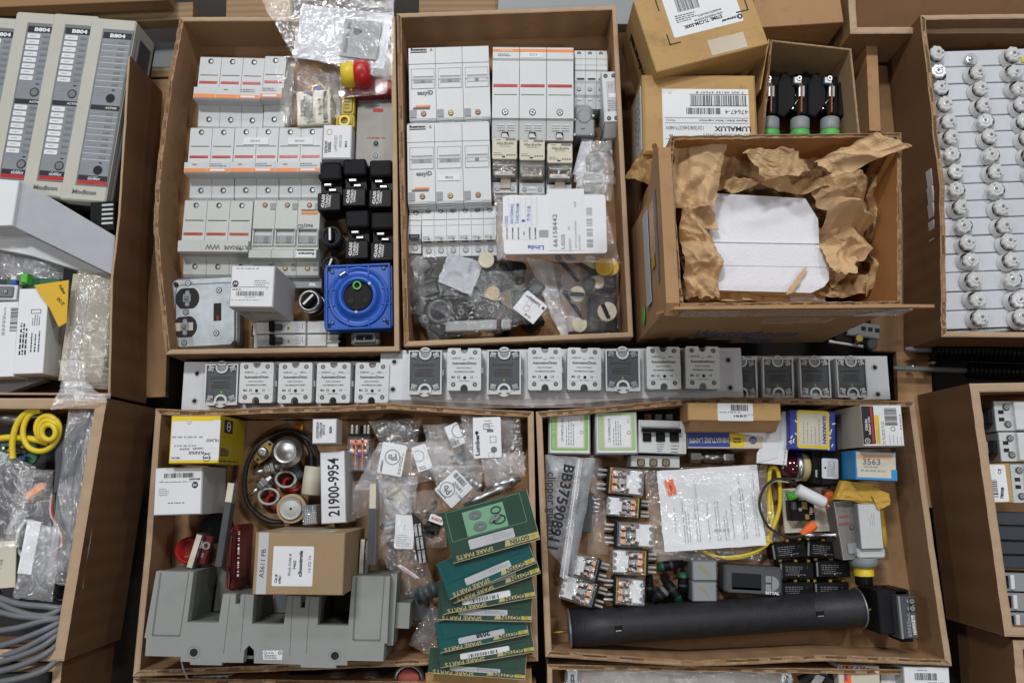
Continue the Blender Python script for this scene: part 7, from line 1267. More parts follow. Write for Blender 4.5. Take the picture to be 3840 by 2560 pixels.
# crumpled paper
def crpaper(label, Q, z, amp, seed, nx=40, ny=30, fn_=None, sc=.006, wob=22):
    t = Thing('packing_paper', label, 'packing paper', Q, z, 10, 'crumpled brown packing paper in the kraft box'); m = t.mb(); cr = crumple(seed, sc*.85, amp, .45); c2 = crumple(seed+5, sc*2.4, amp*.16, .8)
    ql = [t.L(*p) for p in Q]; m.sheet(ql, 'kraft', nx, ny, lambda a, b, x, y: cr(x, y)+c2(x, y)+(fn_(a, b) if fn_ else 0), False, wob, seed, back=2.5); solo(t, m); return t
crpaper('crumpled brown paper ridge along the side wall nearest the fuse trays', [z7(425, -10), z7(760, 40), z7(770, 1000), z7(520, 1000)], 430, 170, 1, 34, 90, lambda a, b: 40*math.sin(math.pi*a))
crpaper('pointed brown paper fold lapping over the foam corner', [z7(640, 120), z7(720, 170), z7(805, 450), z7(690, 440)], 505, 50, 15, 14, 24, wob=8)
crpaper('crumpled brown paper stretched across the far end above the foam', [z6(520, 1270), z6(2000, 1340), z7(1640, 190), z7(640, 180)], 440, 160, 2, 90, 34)
crpaper('standing brown paper crest at the far wall of the kraft box', [z6(1040, 1350), z6(1480, 1290), z6(1650, 1440), z6(1250, 1540)], 560, 90, 12, 30, 16, lambda a, b: 40*(1-b), wob=16)
crpaper('crumpled brown paper mass between the foam and the far side wall', [z7(1480, 100), z7(1880, 60), z7(1900, 640), z7(1640, 900)], 440, 190, 3, 44, 80, lambda a, b: 60*math.sin(math.pi*a))
crpaper('twisted brown paper roll against the inner side wall', [z7(1860, 100), z7(1960, 110), z7(2010, 640), z7(1880, 980)], 400, 120, 13, 16, 70, lambda a, b: 50*math.sin(math.pi*a), .009)
crpaper('creased brown paper sheet rising at the corner by the ballast cartons', [z6(480, 1255), z6(900, 1290), z7(760, 300), z7(440, 300)], 520, 90, 17, 26, 36, lambda a, b: 40*(1-b), wob=14)
crpaper('loose brown paper sheet between the foam and the twisted roll', [z7(1560, 560), z7(1860, 520), z7(1820, 800), z7(1640, 780)], 500, 90, 18, 24, 22, wob=14)
crpaper('narrow brown paper fold in front of the foam blocks', quad(z7, 700, 905, 1340, 925, 1340, 1000, 560, 1000), 430, 70, 4, 60, 12, wob=10)
crpaper('dark lower layer of brown paper deep in the kraft box', quad(z7, 460, 60, 1960, 60, 1960, 1000, 520, 1000), 350, 150, 5, 60, 50)
crpaper('brown paper tongue sticking out over the far corner of the box', [z6(1680, 1370), z8(330, 1190), z8(645, 1290), z8(60, 1500)], 610, 80, 6, 50, 22, lambda a, b: 70*a, wob=12)
crpaper('twisted brown paper scrap lying on the foam edge', quad(z7, 1440, 745, 1490, 725, 1360, 930, 1310, 940), 505, 14, 7, 6, 18, wob=6)
# ballast cartons
def d_(m, t, z):
    m.rbox(*t.r2(.24, .05, .86, .62), z-1, z, 6, 'label'); m.bars(*t.r2(.34, .12, .54, .30), z+.5, n=26, seed=2); m.lines(*t.r2(.56, .17, .84, .20), z+.5, 2, 'ink', 4, 4); m.frame(*t.r2(.68, .08, .80, .19), 2, z, z+.6, 'inkG')
    m.text('S70ML TLC3M-500K', *t.n2(.52, .50), 18, z+.8, 'ink', 183, w=150, bold=.03); m.text('MAGNETIC BALLASTS', *t.n2(.60, .40), 10, z+.8, 'inkG', 183, w=90, bold=.03); m.text('HIGH PRESSURE SODIUM', *t.n2(.58, .45), 9, z+.8, 'inkG', 183, w=110, bold=.03); m.lines(*t.r2(.30, .33, .50, .44), z+.8, 4, 'inkG', 4, 6)
    m.text('Universal', *t.n2(.75, .55), 12, z+.8, 'ink', 183, w=60, bold=.05); m.ring(*t.n2(.84, .55), 5, 10, z, z+.8, 'ink', 14)
    for a_, b, s1, s2 in ((.18, .06, 1, -1), (.18, .70, 1, 1), (.92, .50, -1, 1)):
        x, y = t.n2(a_, b); m.box(x, y, x+s1*44, y+5, z-1, z, 'ink'); m.box(x, y, x+5, y+s2*44, z-1, z, 'ink')
t = sbox('ballast_box', 'tan ballast carton with white label and corner brackets, set askew', 'box', quad(z6, 130, 0, 1135, -210, 1270, 360, 400, 618), 330, 326, 'cardG', 3, 'cardG', d_)
m = t.mb(); m.box(*t.r2(.50, .76, .82, .97)[:2], *t.r2(.50, .76, .82, .97)[2:], 326, 327.2, 'tapeL'); t.part('tape_strip', m)
m = t.mb(); m.M = Matrix(((0, 0, -1, t.x0-.8), (-1, 0, 0, 0), (0, 1, 0, 0), (0, 0, 0, 1))); m.M = m.M @ Matrix.Translation((60, 170, 0)) @ Matrix.Rotation(math.radians(180), 4, 'Z'); m.text('Universal', 60, 0, 60, 0, 'ink', 0, w=190, bold=.05); m.ring(-66, 0, 18, 42, -.4, .4, 'ink', 24); m.M = None; t.part('side_print', m)
def d_(m, t, z):
    m.box(*t.r2(.17, .19, .93, .97)[:2], *t.r2(.17, .19, .93, .97)[2:], z-1, z, 'label'); m.bars(*t.r2(.42, .27, .91, .40), z+.5, n=46, seed=15); m.box(*t.r2(.41, .255, .92, .262)[:2], *t.r2(.41, .255, .92, .262)[2:], z, z+.6, 'ink'); m.box(*t.r2(.41, .40, .92, .407)[:2], *t.r2(.41, .40, .92, .407)[2:], z, z+.6, 'ink')
    m.text('7 400 49135 47647 8', *t.n2(.68, .232), 11, z+.6, 'ink', 180, w=180, bold=.0); m.bars(*t.r2(.38, .43, .68, .51), z+.5, n=32, seed=16); m.text('47647-4', *t.n2(.82, .475), 24, z+.6, 'ink', 180, w=86, bold=.0)
    m.text('Magnetic Ballast / Ballast magnetique', *t.n2(.70, .59), 10, z+.6, 'ink', 180, w=180, bold=.01); m.text('Mexico', *t.n2(.24, .59), 10, z+.6, 'ink', 180, w=34)
    for b in (.555, .62, .82): m.box(*t.r2(.19, b, .92, b+.005)[:2], *t.r2(.19, b, .92, b+.005)[2:], z, z+.5, 'ink')
    m.text('LUMALUX', *t.n2(.78, .69), 25, z+.6, 'ink', 180, w=136, bold=.03); m.text('120/208/240/277/480V', *t.n2(.36, .68), 20, z+.6, 'ink', 180, w=142); m.text('LU400/SUPER5-KIT', *t.n2(.72, .775), 21, z+.6, 'ink', 180, w=178); m.text('331', *t.n2(.24, .78), 11, z+.6, 'ink', 180, bold=.04); m.lines(*t.r2(.22, .85, .4, .89), z+.6, 1, 'inkG', 8, 4); m.text('LIT', *t.n2(.24, .24), 9, z+.6, 'inkR', 180)
t = sbox('ballast_box', 'worn tan ballast carton with large printed label half under the kraft box', 'box', [z6(262, 640), z6(1190, 610), z6(1225, 1290), z6(238, 1290)], 270, 266, 'cardG', 9, 'cardG', d_)
m = t.mb(); m.box(t.x0-2, -120, t.x0+1, 120, 60, 230, 'label'); m.M = Matrix(((0, 0, -1, t.x0-2.6), (-1, 0, 0, 0), (0, 1, 0, 0), (0, 0, 0, 1))); m.lines(-110, 80, 110, 210, 0, 6, 'inkG', 7, 4); m.M = None; t.part('side_label', m)
m = t.mb(); m.sheet([(t.x0+4, t.y0+30), (t.x0+80, t.y0+20), (t.x0+60, t.y0-90), (t.x0-60, t.y0-60)], 'cardG', 10, 8, lambda a, b, x, y: 262-70*b+14*noise.noise(Vector((x*.05, y*.05, 1))), False, 8, 4, back=4); m.disc(t.x0+40, t.y0+26, 10, 266, 268, 'cardD', 12); t.part('torn_flap', m)
# fuse carton
carton('small open carton standing three green based fuses on end', (2890, 148), (3194, 182), (3240, 640), (2846, 640), 230, 6, 8, mats=('cardA', 'cardG', 'edge'), torn=('left',), fm='cardD')
t = Thing('carton_flap', 'raised cardboard flap beside the standing fuses', 'flap', [z6(1310, 330), z6(1350, 330), z6(1240, 750), z6(1190, 740)], 250, 200); m = t.mb(); m.box(t.x0+8, t.y0, t.x1-8, t.y1, 0, 198, 'cardG', 1); solo(t, m)
G = 'black finned fuses with green bases standing in a row'
def bigfuse(label, dx):
    t = Thing('cartridge_fuse', label, 'fuse', quad(z6, 1250+dx, 610, 1500+dx, 610, 1440+dx, 1110, 1230+dx, 1110), 170, 150, G)
    L_ = lambda x, y, z=None: t.L(*z6(x+dx, y), z=t.h if z is None else z)
    m = t.mb(); m.prism([L_(*p, 110) for p in ((1385, 700), (1430, 610), (1500, 650), (1530, 760), (1525, 880), (1440, 980), (1385, 960))], 20, 110, 'blackM', 4); t.part('arc_shield', m)
    m = t.mb(); m.prism([L_(*p, 90) for p in ((1250, 720), (1350, 640), (1400, 640), (1400, 960), (1300, 960), (1250, 860))], 0, 88, 'blackM', 4); t.part('body', m)
    m = t.mb(); a, c = L_(1345, 660), L_(1362, 905); m.box(a[0]+1, c[1], c[0]-1, a[1], 80, 114, 'amberD', 1); a, c = L_(1330, 672), L_(1346, 770); m.box(a[0], c[1], c[0], a[1], 80, 112, 'steel', 1); a, c = L_(1363, 680), L_(1380, 770); m.box(a[0], c[1], c[0], a[1], 80, 112, 'whiteD', 1); t.part('fuse_link', m)
    m = t.mb(); a, c = L_(1278, 618), L_(1345, 680); m.box(a[0], c[1], c[0], a[1], 110, 128, 'galv', 3); x, y = L_(1322, 636); m.ring(x, y, 4, 9, 127, 132, 'steel', 12); m.disc(x, y, 4, 127, 129, 'dark', 10); t.part('terminal_lug', m)
    m = t.mb()
    for p in ((1303, 742), (1290, 850), (1285, 830)): x, y = L_(*p); m.disc(x, y, 6, 86, 96, 'chrome', 10, 2)
    x, y = L_(1290, 845); x2, y2_ = L_(1340, 780); m.tube([(x, y, 96), (x2, y2_, 100)], 2, 'steel'); t.part('rivet', m)
    m = t.mb(); x, y = L_(1352, 1020); m.lathe(x, y-18, [(0, 0), (30, 0), (33, 6), (35, 12), (35, 46), (30, 50), (0, 50)], 'midgrey', 26, True, 'y', 96); t.part('metal_cap', m)
    m = t.mb(); m.lathe(x, y-42, [(0, 0), (34, 0), (36, 3), (36, 24), (33, 26)], 'greenN', 26, True, 'y', 96); t.part('green_base', m); return t
for k, lb in enumerate(('black finned fuse nearest the ballast carton', 'middle black finned fuse of the standing three', 'black finned fuse by the outer wall of its carton')): bigfuse(lb, 257*k)
# latch behind the kraft box
t = Thing('load_clamp', 'dark steel clamp with grey handle in the gap beside the kraft box', 'clamp', quad(z7, 1700, 1130, 2070, 1130, 2040, 1320, 1640, 1320), 60, 60)
m = t.mb(); m.box(t.x0+20, t.y0+10, t.x1-20, t.y1-20, 0, 30, 'black', 4); m.box(t.x0+60, t.y0+36, t.x1-6, t.y1-6, 30, 44, 'midgrey', 4)
for k in range(3): m.box(t.x1-78+k*26, t.y1-36, t.x1-62+k*26, t.y1-22, 42, 46, 'dark')
m.disc(10, -20, 16, 30, 52, 'brass', 14, 3); m.disc(60, -34, 20, 24, 50, 'slate', 14, 4); m.box(t.x0, t.y0, 40, t.y0+14, 10, 26, 'steel', 3); solo(t, m)
# ------------------------------------------------------------ tall carton with input modules
def module(label, q, zt, inserts, extra=True):
    t = Thing('input_module', label, 'module', q, zt, 180, 'grey input modules standing side by side')
    m = t.mb(); w, l, h = t.w, t.l, 180; m.rbox(t.x0, t.y0, t.x1, t.y1, 20, h-4, 10, 'b804', 5); m.box(t.x0+3, t.y0-16, t.x1-4, t.y1-20, 0, h-60, 'blackM'); m.box(t.x1-2, t.y0+10, t.x1+12, t.y1-60, 60, h-30, 'slate', 3); t.part('housing', m)
    m = t.mb(); m.box(*t.r2(.30, .06, .985, .92)[:2], *t.r2(.30, .06, .985, .92)[2:], h-5, h-3, 'grey'); m.box(*t.r2(.34, .08, .96, .915)[:2], *t.r2(.34, .08, .96, .915)[2:], h-4, h-1.5, 'slateB'); z = h-1
    m.box(*t.r2(.34, .08, .96, .115)[:2], *t.r2(.34, .08, .96, .115)[2:], h-2, z, 'ink'); m.box(*t.r2(.34, .485, .96, .512)[:2], *t.r2(.34, .485, .96, .512)[2:], h-2, z, 'ink'); m.box(*t.r2(.34, .865, .96, .892)[:2], *t.r2(.34, .865, .96, .892)[2:], h-2, z, 'ink'); m.box(*t.r2(.34, .893, .96, .912)[:2], *t.r2(.34, .893, .96, .912)[2:], h-2, z, 'red'); fp = t.part('front_panel', m)
    for g0 in (.12, .516):
        for k in range(8):
            b = g0+k*.0335
            if inserts: m = t.mb(); m.rbox(*t.r2(.36, b+.003, .64, b+.028), h-2, h+.2, 3, 'white', 0); m.lines(*t.r2(.42, b+.012, .58, b+.019), h+.6, 1, 'inkF', 3, 5); t.part('label_insert', m, fp)
    for g0 in (.12, .516):
        m = t.mb()
        for k in range(8):
            b = g0+k*.0335; m.box(*t.r2(.70, b+.010, .84, b+.022)[:2], *t.r2(.70, b+.010, .84, b+.022)[2:], h-2, h-.6, 'grey')
            if not inserts: m.box(*t.r2(.35, b+.030, .95, b+.032)[:2], *t.r2(.35, b+.030, .95, b+.032)[2:], h-2, h-.8, 'label'); m.lines(*t.r2(.38, b+.006, .64, b+.02), h-.6, 1, 'inkF', 4, 5)
        m.lines(*t.r2(.4, g0+.275, .58, g0+.315), h-.6, 3, 'inkF', 3, 4); x, y = t.n2(.76, g0+.28); m.prism([(x-8, y), (x, y-3), (x+8, y), (x, y+3)], h-2, h-.6, 'ink'); t.part('indicator_window', m, fp)
    for b in (.445, .835): m = t.mb(); x, y = t.n2(.73, b); m.disc(x, y, 17, h-2, h-.4, 'ink', 22); m.disc(x, y, 13, h-1, h, 'dark' if not inserts else 'grey', 20); t.part('fuse_cap', m)
    m = t.mb(); m.text('B804', *t.n2(.66, .099), 19, h-.4, 'label', 0, w=58, bold=.05); m.text('ACTIVE', *t.n2(.78, .499), 10, h-.4, 'label', 0, w=42, bold=.03); m.text('115 VAC', *t.n2(.66, .873), 7, h-.4, 'label', 0, w=34); m.text('OUTPUT', *t.n2(.68, .884), 10, h-.4, 'label', 0, w=46, bold=.04); m.text('Modicon', *t.n2(.52, .955), 22, h-2, 'inkG', 0, w=88, bold=.03); t.part('lettering', m)
    return t
mq = lambda dx, dy: quad(z1, 585+dx, 98+dy, 880+dx, 150+dy, 765+dx, 1390+dy, 440+dx, 1355+dy)
module('nearest grey module with plain front and open round holes', mq(0, 0), 200, False)
module('second grey module with white insert labels', mq(-262, -30), 196, True)
module('third grey module with white insert labels', mq(-520, -42), 192, True)
module('outermost grey module cut off by the picture edge', mq(-790, -10), 188, True)
t = Thing('long_box', 'long grey white carton lying diagonally across the modules', 'box', [z1(135, 1235), y1(440, 0), y1(865, 250), y1(90, 170)], 268, 250)
m = t.mb(); A = [t.L(*p, z=250) for p in (z1(-500, 1180), z1(130, 1236), y1(90, 172), y1(-500, 200))]; m.prism(A, 30, 250, 'label', 3, top='label'); t.part('white_end', m)
B = [t.L(*p, z=230) for p in (z1(140, 1240), y1(430, -10), y1(866, 250), y1(845, 545), y1(100, 180))]; m = t.mb(); m.prism(B, 20, 230, 'whiteD', 3, top='panelB'); t.part('sleeve', m)
C_ = [t.L(*p, z=150) for p in (y1(-300, 200), y1(96, 180), y1(845, 548), y1(760, 560), y1(500, 485), y1(230, 400), y1(-300, 300))]; m = t.mb(); m.prism(C_, 100, 150, 'whiteD', 3, top='white'); t.part('lower_side', m)
plank([y1(-300, 150), y1(850, 150), y1(820, 1400), y1(-300, 1400)], 60, 40, 'slateB2', 'added dark sheet standing in for dark contents under the white boxes', 'dark_filler', 'filler')  # dark sheet added in place of the dark contents below the boxes
bag('clear_bag', 'dull clear bag of parts between the long carton and circuit board', [y1(-100, 290), y1(420, 430), y1(400, 600), y1(-100, 540)], 110, 60, 'bagM', 88, 30, 14, .03)
t = Thing('white_box', 'white carton with barcode and small print lying under the yellow slip', 'box', [y1(160, 645), y1(320, 650), y1(370, 1290), y1(85, 1285)], 236, 230); m = t.mb(); m.box(t.x0, t.y0, t.x1, t.y1, 0, 230, 'label', 2, top='paper'); t.part('box_body', m)
m = t.mb(); z = 230.6; m.frame(*t.r2(.46, .25, .80, .30), 2, z-.5, z, 'ink'); m.lines(*t.r2(.5, .31, .8, .44), z, 4, 'ink', 3, 4, rot=1); m.lines(*t.r2(.12, .34, .4, .78), z, 3, 'ink', 6, 5, rot=1); m.lines(*t.r2(.48, .5, .86, .75), z, 3, 'ink', 5, 6, rot=1); t.part('label', m)
t = Thing('white_box', 'white carton with a barcode cut by the picture edge', 'box', [y1(-200, 750), y1(150, 750), y1(95, 1310), y1(-200, 1320)], 226, 220); m = t.mb(); m.box(t.x0, t.y0, t.x1, t.y1, 0, 220, 'label', 2, top='paper'); t.part('box_body', m); m = t.mb(); x0, y0 = t.L(*y1(72, 970)); x1_, y1_ = t.L(*y1(140, 785)); m.bars(x0, y0, x1_, y1_, 220.6, 'ink', 24, 5, vert=False); x0, y0 = t.L(*y1(10, 1000)); x1_, y1_ = t.L(*y1(50, 780)); m.lines(x0, y0, x1_, y1_, 220.6, 3, 'inkF', 3, 4, rot=1); t.part('label', m)
t = Thing('yellow_slip', 'deep yellow printed slip folded over the white carton corner', 'slip', [y1(255, 620), y1(515, 582), y1(510, 900), y1(435, 940)], 246, 6); m = t.mb(); m.prism([t.L(*y1(x, y)) for x, y in ((255, 620), (515, 582), (500, 900), (440, 935), (370, 790), (300, 700))], 0, 4, 'yellowS'); a, b = t.L(*y1(468, 655)); m.text('Follow', a, b, 17, 4.6, 'ink', -70, w=40, bold=.03); a, b = t.L(*y1(455, 745)); m.text('DO IT', a, b, 17, 4.6, 'ink', -62, w=36, bold=.04); solo(t, m)
t = Thing('circuit_board', 'green circuit board edge with a green terminal and blue part', 'circuit board', quad(y1, 0, 505, 400, 590, 390, 620, 0, 640), 235, 60); m = t.mb(); m.box(t.x0, t.y0, t.x1, t.y1, 0, 20, 'pcb', 1); t.part('board', m); m = t.mb(); a, b = t.L(*y1(185, 570), z=50); m.box(a-13, b-18, a+13, b+18, 20, 56, 'green', 3); t.part('terminal', m); m = t.mb(); a, b = t.L(*y1(90, 590)); m.box(a-9, b-10, a+9, b+8, 20, 50, 'blue', 2); m.box(a-11, b+6, a+9, b+22, 20, 54, 'white', 2); m.box(a+14, b-8, a+26, b+6, 20, 40, 'cardtan', 2); t.part('capacitor', m)
t = Thing('socket_plate', 'grey socket on a white plate at the picture edge', 'socket', quad(y1, -60, 600, 120, 628, 105, 725, -60, 725), 234, 40); m = t.mb(); m.box(t.x0, t.y0, t.x1, t.y1, 0, 30, 'white', 2); m.rbox(t.x0+10, t.y0+8, t.x1-10, t.y1-6, 30, 38, 6, 'grey', 3); screw(m, t.x1-36, 0, 39, 7); solo(t, m)
t = Thing('grey_tray', 'smooth grey cartons floor piece below the white boxes', 'tray', [y1(-200, 1290), y1(230, 1300), y1(400, 1410), y1(-200, 1410)], 150, 40); m = t.mb(); m.box(t.x0, t.y0, t.x1, t.y1, 0, 38, 'midgrey', 2); solo(t, m)
t = Thing('louvred_block', 'black block with white louvres behind the long carton', 'block', quad(y1, 640, -20, 860, 10, 865, 220, 720, 200), 200, 190); m = t.mb(); m.box(t.x0, t.y0, t.x1, t.y1, 0, 190, 'black', 3)
for k in range(5): m.box(t.x0+46, t.y1-20-k*17, t.x1-4, t.y1-12-k*17, 188, 196, 'ltgrey', 1)
solo(t, m)
t = Thing('bagged_board', 'brownish carton slab seen through the tall yellowish bag', 'carton', [y1(540, 500), y1(830, 580), y1(820, 1380), y1(400, 1400)], 196, 190); m = t.mb(); m.box(t.x0+10, t.y0+20, t.x1-6, t.y1, 0, 190, 'cardtan', 3, top='beige'); m.box(t.x0+40, t.y0+60, t.x0+80, t.y1-60, 190, 194, 'whiteD'); solo(t, m)
bag('plastic_bag', 'yellowish stiff clear bag standing between white boxes and carton wall', [y1(550, 490), y1(840, 570), y1(825, 1400), y1(410, 1380)], 205, 34, 'bagY', 81, 40, 6, .010, smooth=True)
bag('plastic_bag', 'twisted clear neck of the yellowish bag hanging over the carton edge', [y1(410, 1180), y1(610, 1180), y1(620, 1480), y1(470, 1460)], 236, 26, 'bagM', 82, 24, 20, .03)
# ------------------------------------------------------------ cable carton
Zc = 260
t = Thing('pneumatic_cylinder', 'polished steel rod with thicker grey body in the cable carton', 'cylinder', quad(y2, -60, 130, 200, 130, 200, 218, -60, 218), Zc, 60); L = t.w/2; m = t.mb(); m.lathe(-L, 0, [(0, 0), (30, 0), (30, t.w*.62), (24, t.w*.64), (24, t.w*.68), (9, t.w*.69), (9, t.w), (0, t.w)], 'steel', 26, True, 'x', 30); solo(t, m)
YC = [('outermost yellow cable loop', [(68, 390), (66, 300), (85, 220), (120, 165), (170, 132), (215, 124)], 10), ('second yellow cable loop hanging lower', [(215, 138), (165, 155), (130, 205), (122, 270), (150, 330), (205, 352), (260, 335), (300, 285), (312, 225), (295, 185)], 9)]
for lb, pp, rr in YC: wire('yellow_cable', lb+' beside the small round circuit board', [(*y2(x, y), 336+i_) for i_, (x, y) in enumerate(pp)], rr, 'yellow', 'cable', 'coiled yellow cable')
for k, lb in enumerate(('wide tight yellow cable coil', 'middle tight yellow cable coil', 'innermost tight yellow cable coil')):
    pts = [(*y2(248+k*4+(58-k*11)*math.cos(j*.5+k), 232+k*10+(66-k*13)*math.sin(j*.5+k)), 338+k*9+j*.4) for j in range(14)]
    wire('yellow_cable', lb+' beside the small round circuit board', pts, 9, 'yellow', 'cable', 'coiled yellow cable')
wire('yellow_cable', 'straight yellow cable entering from the picture edge', [(*y2(-40, 290), 320), (*y2(60, 280), 322), (*y2(180, 290), 324), (*y2(260, 310), 326)], 11, 'yellow', 'cable')
t = Thing('circuit_board', 'round green circuit board with blue and yellow components', 'circuit board', quad(y2, -30, 300, 155, 300, 155, 420, -30, 420), 300, 40); m = t.mb(); m.disc(30, 0, 52, 0, 10, 'pcb', 28); m.box(t.x0, -40, 20, 40, 0, 9, 'pcb'); t.part('board', m)
for dx, dy, c_ in ((24, -20, 'blue'), (36, -22, 'blue'), (30, 20, 'yellow'), (-20, 10, 'yellowS'), (-40, 20, 'chrome'), (0, 26, 'orange'), (-10, -8, 'black')): m = t.mb(); m.box(dx-6, dy-6, dx+6, dy+7, 10, 30, c_, 2); t.part('component', m)
for k in range(9):
    x = k*16; wire('grey_cable', 'grey cable strand number %s in the tall bag bundle' % ('one two three four five six seven eight nine'.split()[k]), [(*y2(545-x*.3, 105+x*.9), 300+k*2), (*y2(480-x*.7, 150+x*.9), 318), (*y2(430-x*.9, 300+x*.3), 322), (*y2(400-x*.7, 440), 318), (*y2(385-k*11, 600), 312), (*y2(340-k*9, 780), 306), (*y2(330-k*11, 980), 300)], 12, 'slate' if k % 3 else 'slateB2', 'cable', 'grey cables bundled in the tall clear bag')
for lb, c_, dx in (('green inner wire leaving the bundled cable', 'greenD', 0), ('red inner wire leaving the bundled cable', 'red', -14), ('white inner wire leaving the bundled cable', 'whiteD', -24), ('black inner wire leaving the bundled cable', 'rubber', 24)):
    wire('thin_wire', lb, [(*y2(285+dx*.4, 570), 326), (*y2(290+dx, 680), 330), (*y2(325+dx*.5, 760), 330), (*y2(350+dx*1.2, 840), 326), (*y2(300+dx*2, 900), 320)], 4, c_)
for k in range(9):
    y = k*40; wire('grey_cable', ('topmost thin grey cable sweeping out of the carton', 'second grey cable sweeping out below the bags', 'third grey cable sweeping out with a bend', 'fourth grey cable crossing the carton', 'fifth grey cable crossing the carton', 'sixth grey cable crossing the carton edge', 'seventh grey cable near the carton front wall', 'eighth grey cable over the front wall', 'lowest grey cable hanging over the front wall')[k],
        [(*y2(-60, (1100, 1120, 1180, 1300, 1390, 1440, 1470, 1520, 1570)[k]), 330+k*4), (*y2(90, (1150, 1190, 1215, 1278, 1345, 1400, 1430, 1480, 1545)[k]), 350+k*4), (*y2(230, (1165, 1215, 1225, 1240, 1290, 1330, 1370, 1420, 1500)[k]), 352+k*4), (*y2(330, (1170, 1175, 1225, 1225, 1240, 1270, 1290, 1340, 1420)[k]), 340), (*y2(390, (1110, 1160, 1190, 1205, 1215, 1230, 1250, 1280, 1380)[k]), 290)], 9.5, 'cableG', 'cable', 'thin grey cables looping out of the carton')
RB = random.Random(12)
for k in range(16):
    cx, cy = RB.uniform(20, 330), RB.uniform(470, 1040); a0 = RB.uniform(0, 6); rr = RB.uniform(50, 110); n_ = RB.choice((8, 12))
    wire('thin_cable', 'thin cable coiled in the clear bags of the cable carton', [(*y2(max(-60, cx+rr*math.cos(a0+j*.45)), cy+rr*1.5*math.sin(a0+j*.45)), 285+RB.uniform(0, 20)) for j in range(n_)], RB.uniform(4, 7), RB.choice(('rubber', 'slate', 'cableG', 'slateB2', 'ltgrey')), 'cable', 'thin cables coiled in the clear bags')
t = Thing('orange_connector', 'orange cable connector glimpsed through the small clear bag', 'connector', quad(y2, 125, 520, 215, 515, 215, 605, 130, 605), 322, 40); m = t.mb(); m.M = Matrix.Rotation(math.radians(35), 4, 'Z'); m.rbox(-38, -14, 38, 14, 0, 34, 6, 'orange', 4); m.box(-58, -10, -38, 10, 2, 30, 'slate', 3); m.M = None; solo(t, m)
t = Thing('grey_plug', 'pale grey plug end in the bag beside the orange connector', 'plug', quad(y2, 20, 670, 100, 670, 100, 780, 20, 780), 316, 40); m = t.mb(); m.M = Matrix.Rotation(math.radians(60), 4, 'Z'); m.rbox(-44, -12, 44, 12, 0, 30, 6, 'midgrey', 4); m.M = None; solo(t, m)
t = Thing('paper_tag', 'cream printed paper in the bag at the picture edge', 'paper', quad(y2, -40, 850, 120, 800, 40, 1060, -60, 1080), 320, 6); m = t.mb(); m.box(t.x0, t.y0, t.x1, t.y1, 0, 5, 'cream', 1); m.text('MA', -10, 6, 26, 5.6, 'inkG', 70); solo(t, m)
t = Thing('paper_tag', 'plain white paper strip inside the front clear bag', 'paper', quad(y2, 150, 720, 215, 720, 160, 1000, 80, 990), 336, 6); m = t.mb(); m.box(t.x0, t.y0, t.x1, t.y1, 0, 5, 'paper', 1); solo(t, m)
t = Thing('shade_filler', 'added dark sheet for the deep shade at the bottom of the cable carton', 'filler', quad(y2, -60, 200, 470, 200, 350, 1440, -60, 1440), 150, 40); m = t.mb(); m.box(t.x0, t.y0, t.x1, t.y1, 0, 38, 'rubber', 3); solo(t, m)  # sheet added to darken the carton bottom like deep shade
bag('clear_bag', 'tall clear bag with the bundled grey cables', [y2(330, 60), y2(550, 40), y2(400, 1080), y2(200, 1050)], 326, 44, 'bagM', 83, 50, 24, .02)
bag('clear_bag', 'clear bag with the orange connector beside the tall bag', [y2(60, 440), y2(240, 450), y2(220, 860), y2(-20, 860)], 322, 44, 'bag', 84, 34, 26, .03)
bag('clear_bag', 'front clear bag with white paper strip in the cable carton', [y2(110, 720), y2(280, 760), y2(240, 1150), y2(30, 1130)], 334, 40, 'bagM', 85, 34, 24, .03)
bag('clear_bag', 'clear bag full of cables at the outer picture edge', [y2(-60, 340), y2(150, 430), y2(60, 860), y2(-60, 860)], 330, 44, 'bag', 86, 34, 30, .03)
bag('clear_bag', 'hanging clear bag top spilling over the cable carton wall', [y2(310, -20), y2(430, -20), y2(550, 90), y2(240, 130)], 380, 26, 'bagM', 87, 24, 20, .03)
t = Thing('dark_device', 'dark slate device in the carton below the cables', 'device', quad(y2, -60, 1515, 255, 1510, 250, 1700, -60, 1700), 240, 200); m = t.mb(); m.rbox(t.x0, t.y0, t.x1, t.y1, 0, 200, 6, 'slate', 4); solo(t, m)
t = Thing('push_pin', 'small white headed stud above the dark device', 'stud', quad(y2, 172, 1450, 202, 1450, 202, 1490, 172, 1490), 330, 60); m = t.mb(); m.lathe(0, 0, [(5, 0), (5, 30), (10, 32), (10, 44), (0, 46)], 'chrome', 12); solo(t, m)
# ------------------------------------------------------------ lampholder panels
G = 'white porcelain lampholders in rows on white strips'
ys = [408, 545, 688, 825, 960, 1096, 1234, 1385, 1527]; nat = [P_/2.2405 for P_ in ys]+[660+v/1.8667 for v in (160, 282, 405, 528, 656, 792, 922, 1056)]
xl = lambda v: 3472+(v-180)*.048 if v < 900 else 3506+(v-900)*.10
for k in range(len(nat)-1):
    a, b = nat[k], nat[k+1]; t = Thing('lamp_strip', ('white panel strip number %d counted from the far end' % (k+1)) if False else 'white panel strip under the %s row of lampholders' % ('first second third fourth fifth sixth seventh eighth ninth tenth eleventh twelfth thirteenth fourteenth fifteenth sixteenth'.split()[k]), 'panel', [(xl(a), a+1), (4060, a+1), (4080, b-1), (xl(b), b-1)], 235, 40, 'white panel strips under the lampholders')
    m = t.mb(); m.box(t.x0, t.y0+1, t.x1, t.y1-1, 0, 38, 'panelW', 2); solo(t, m)
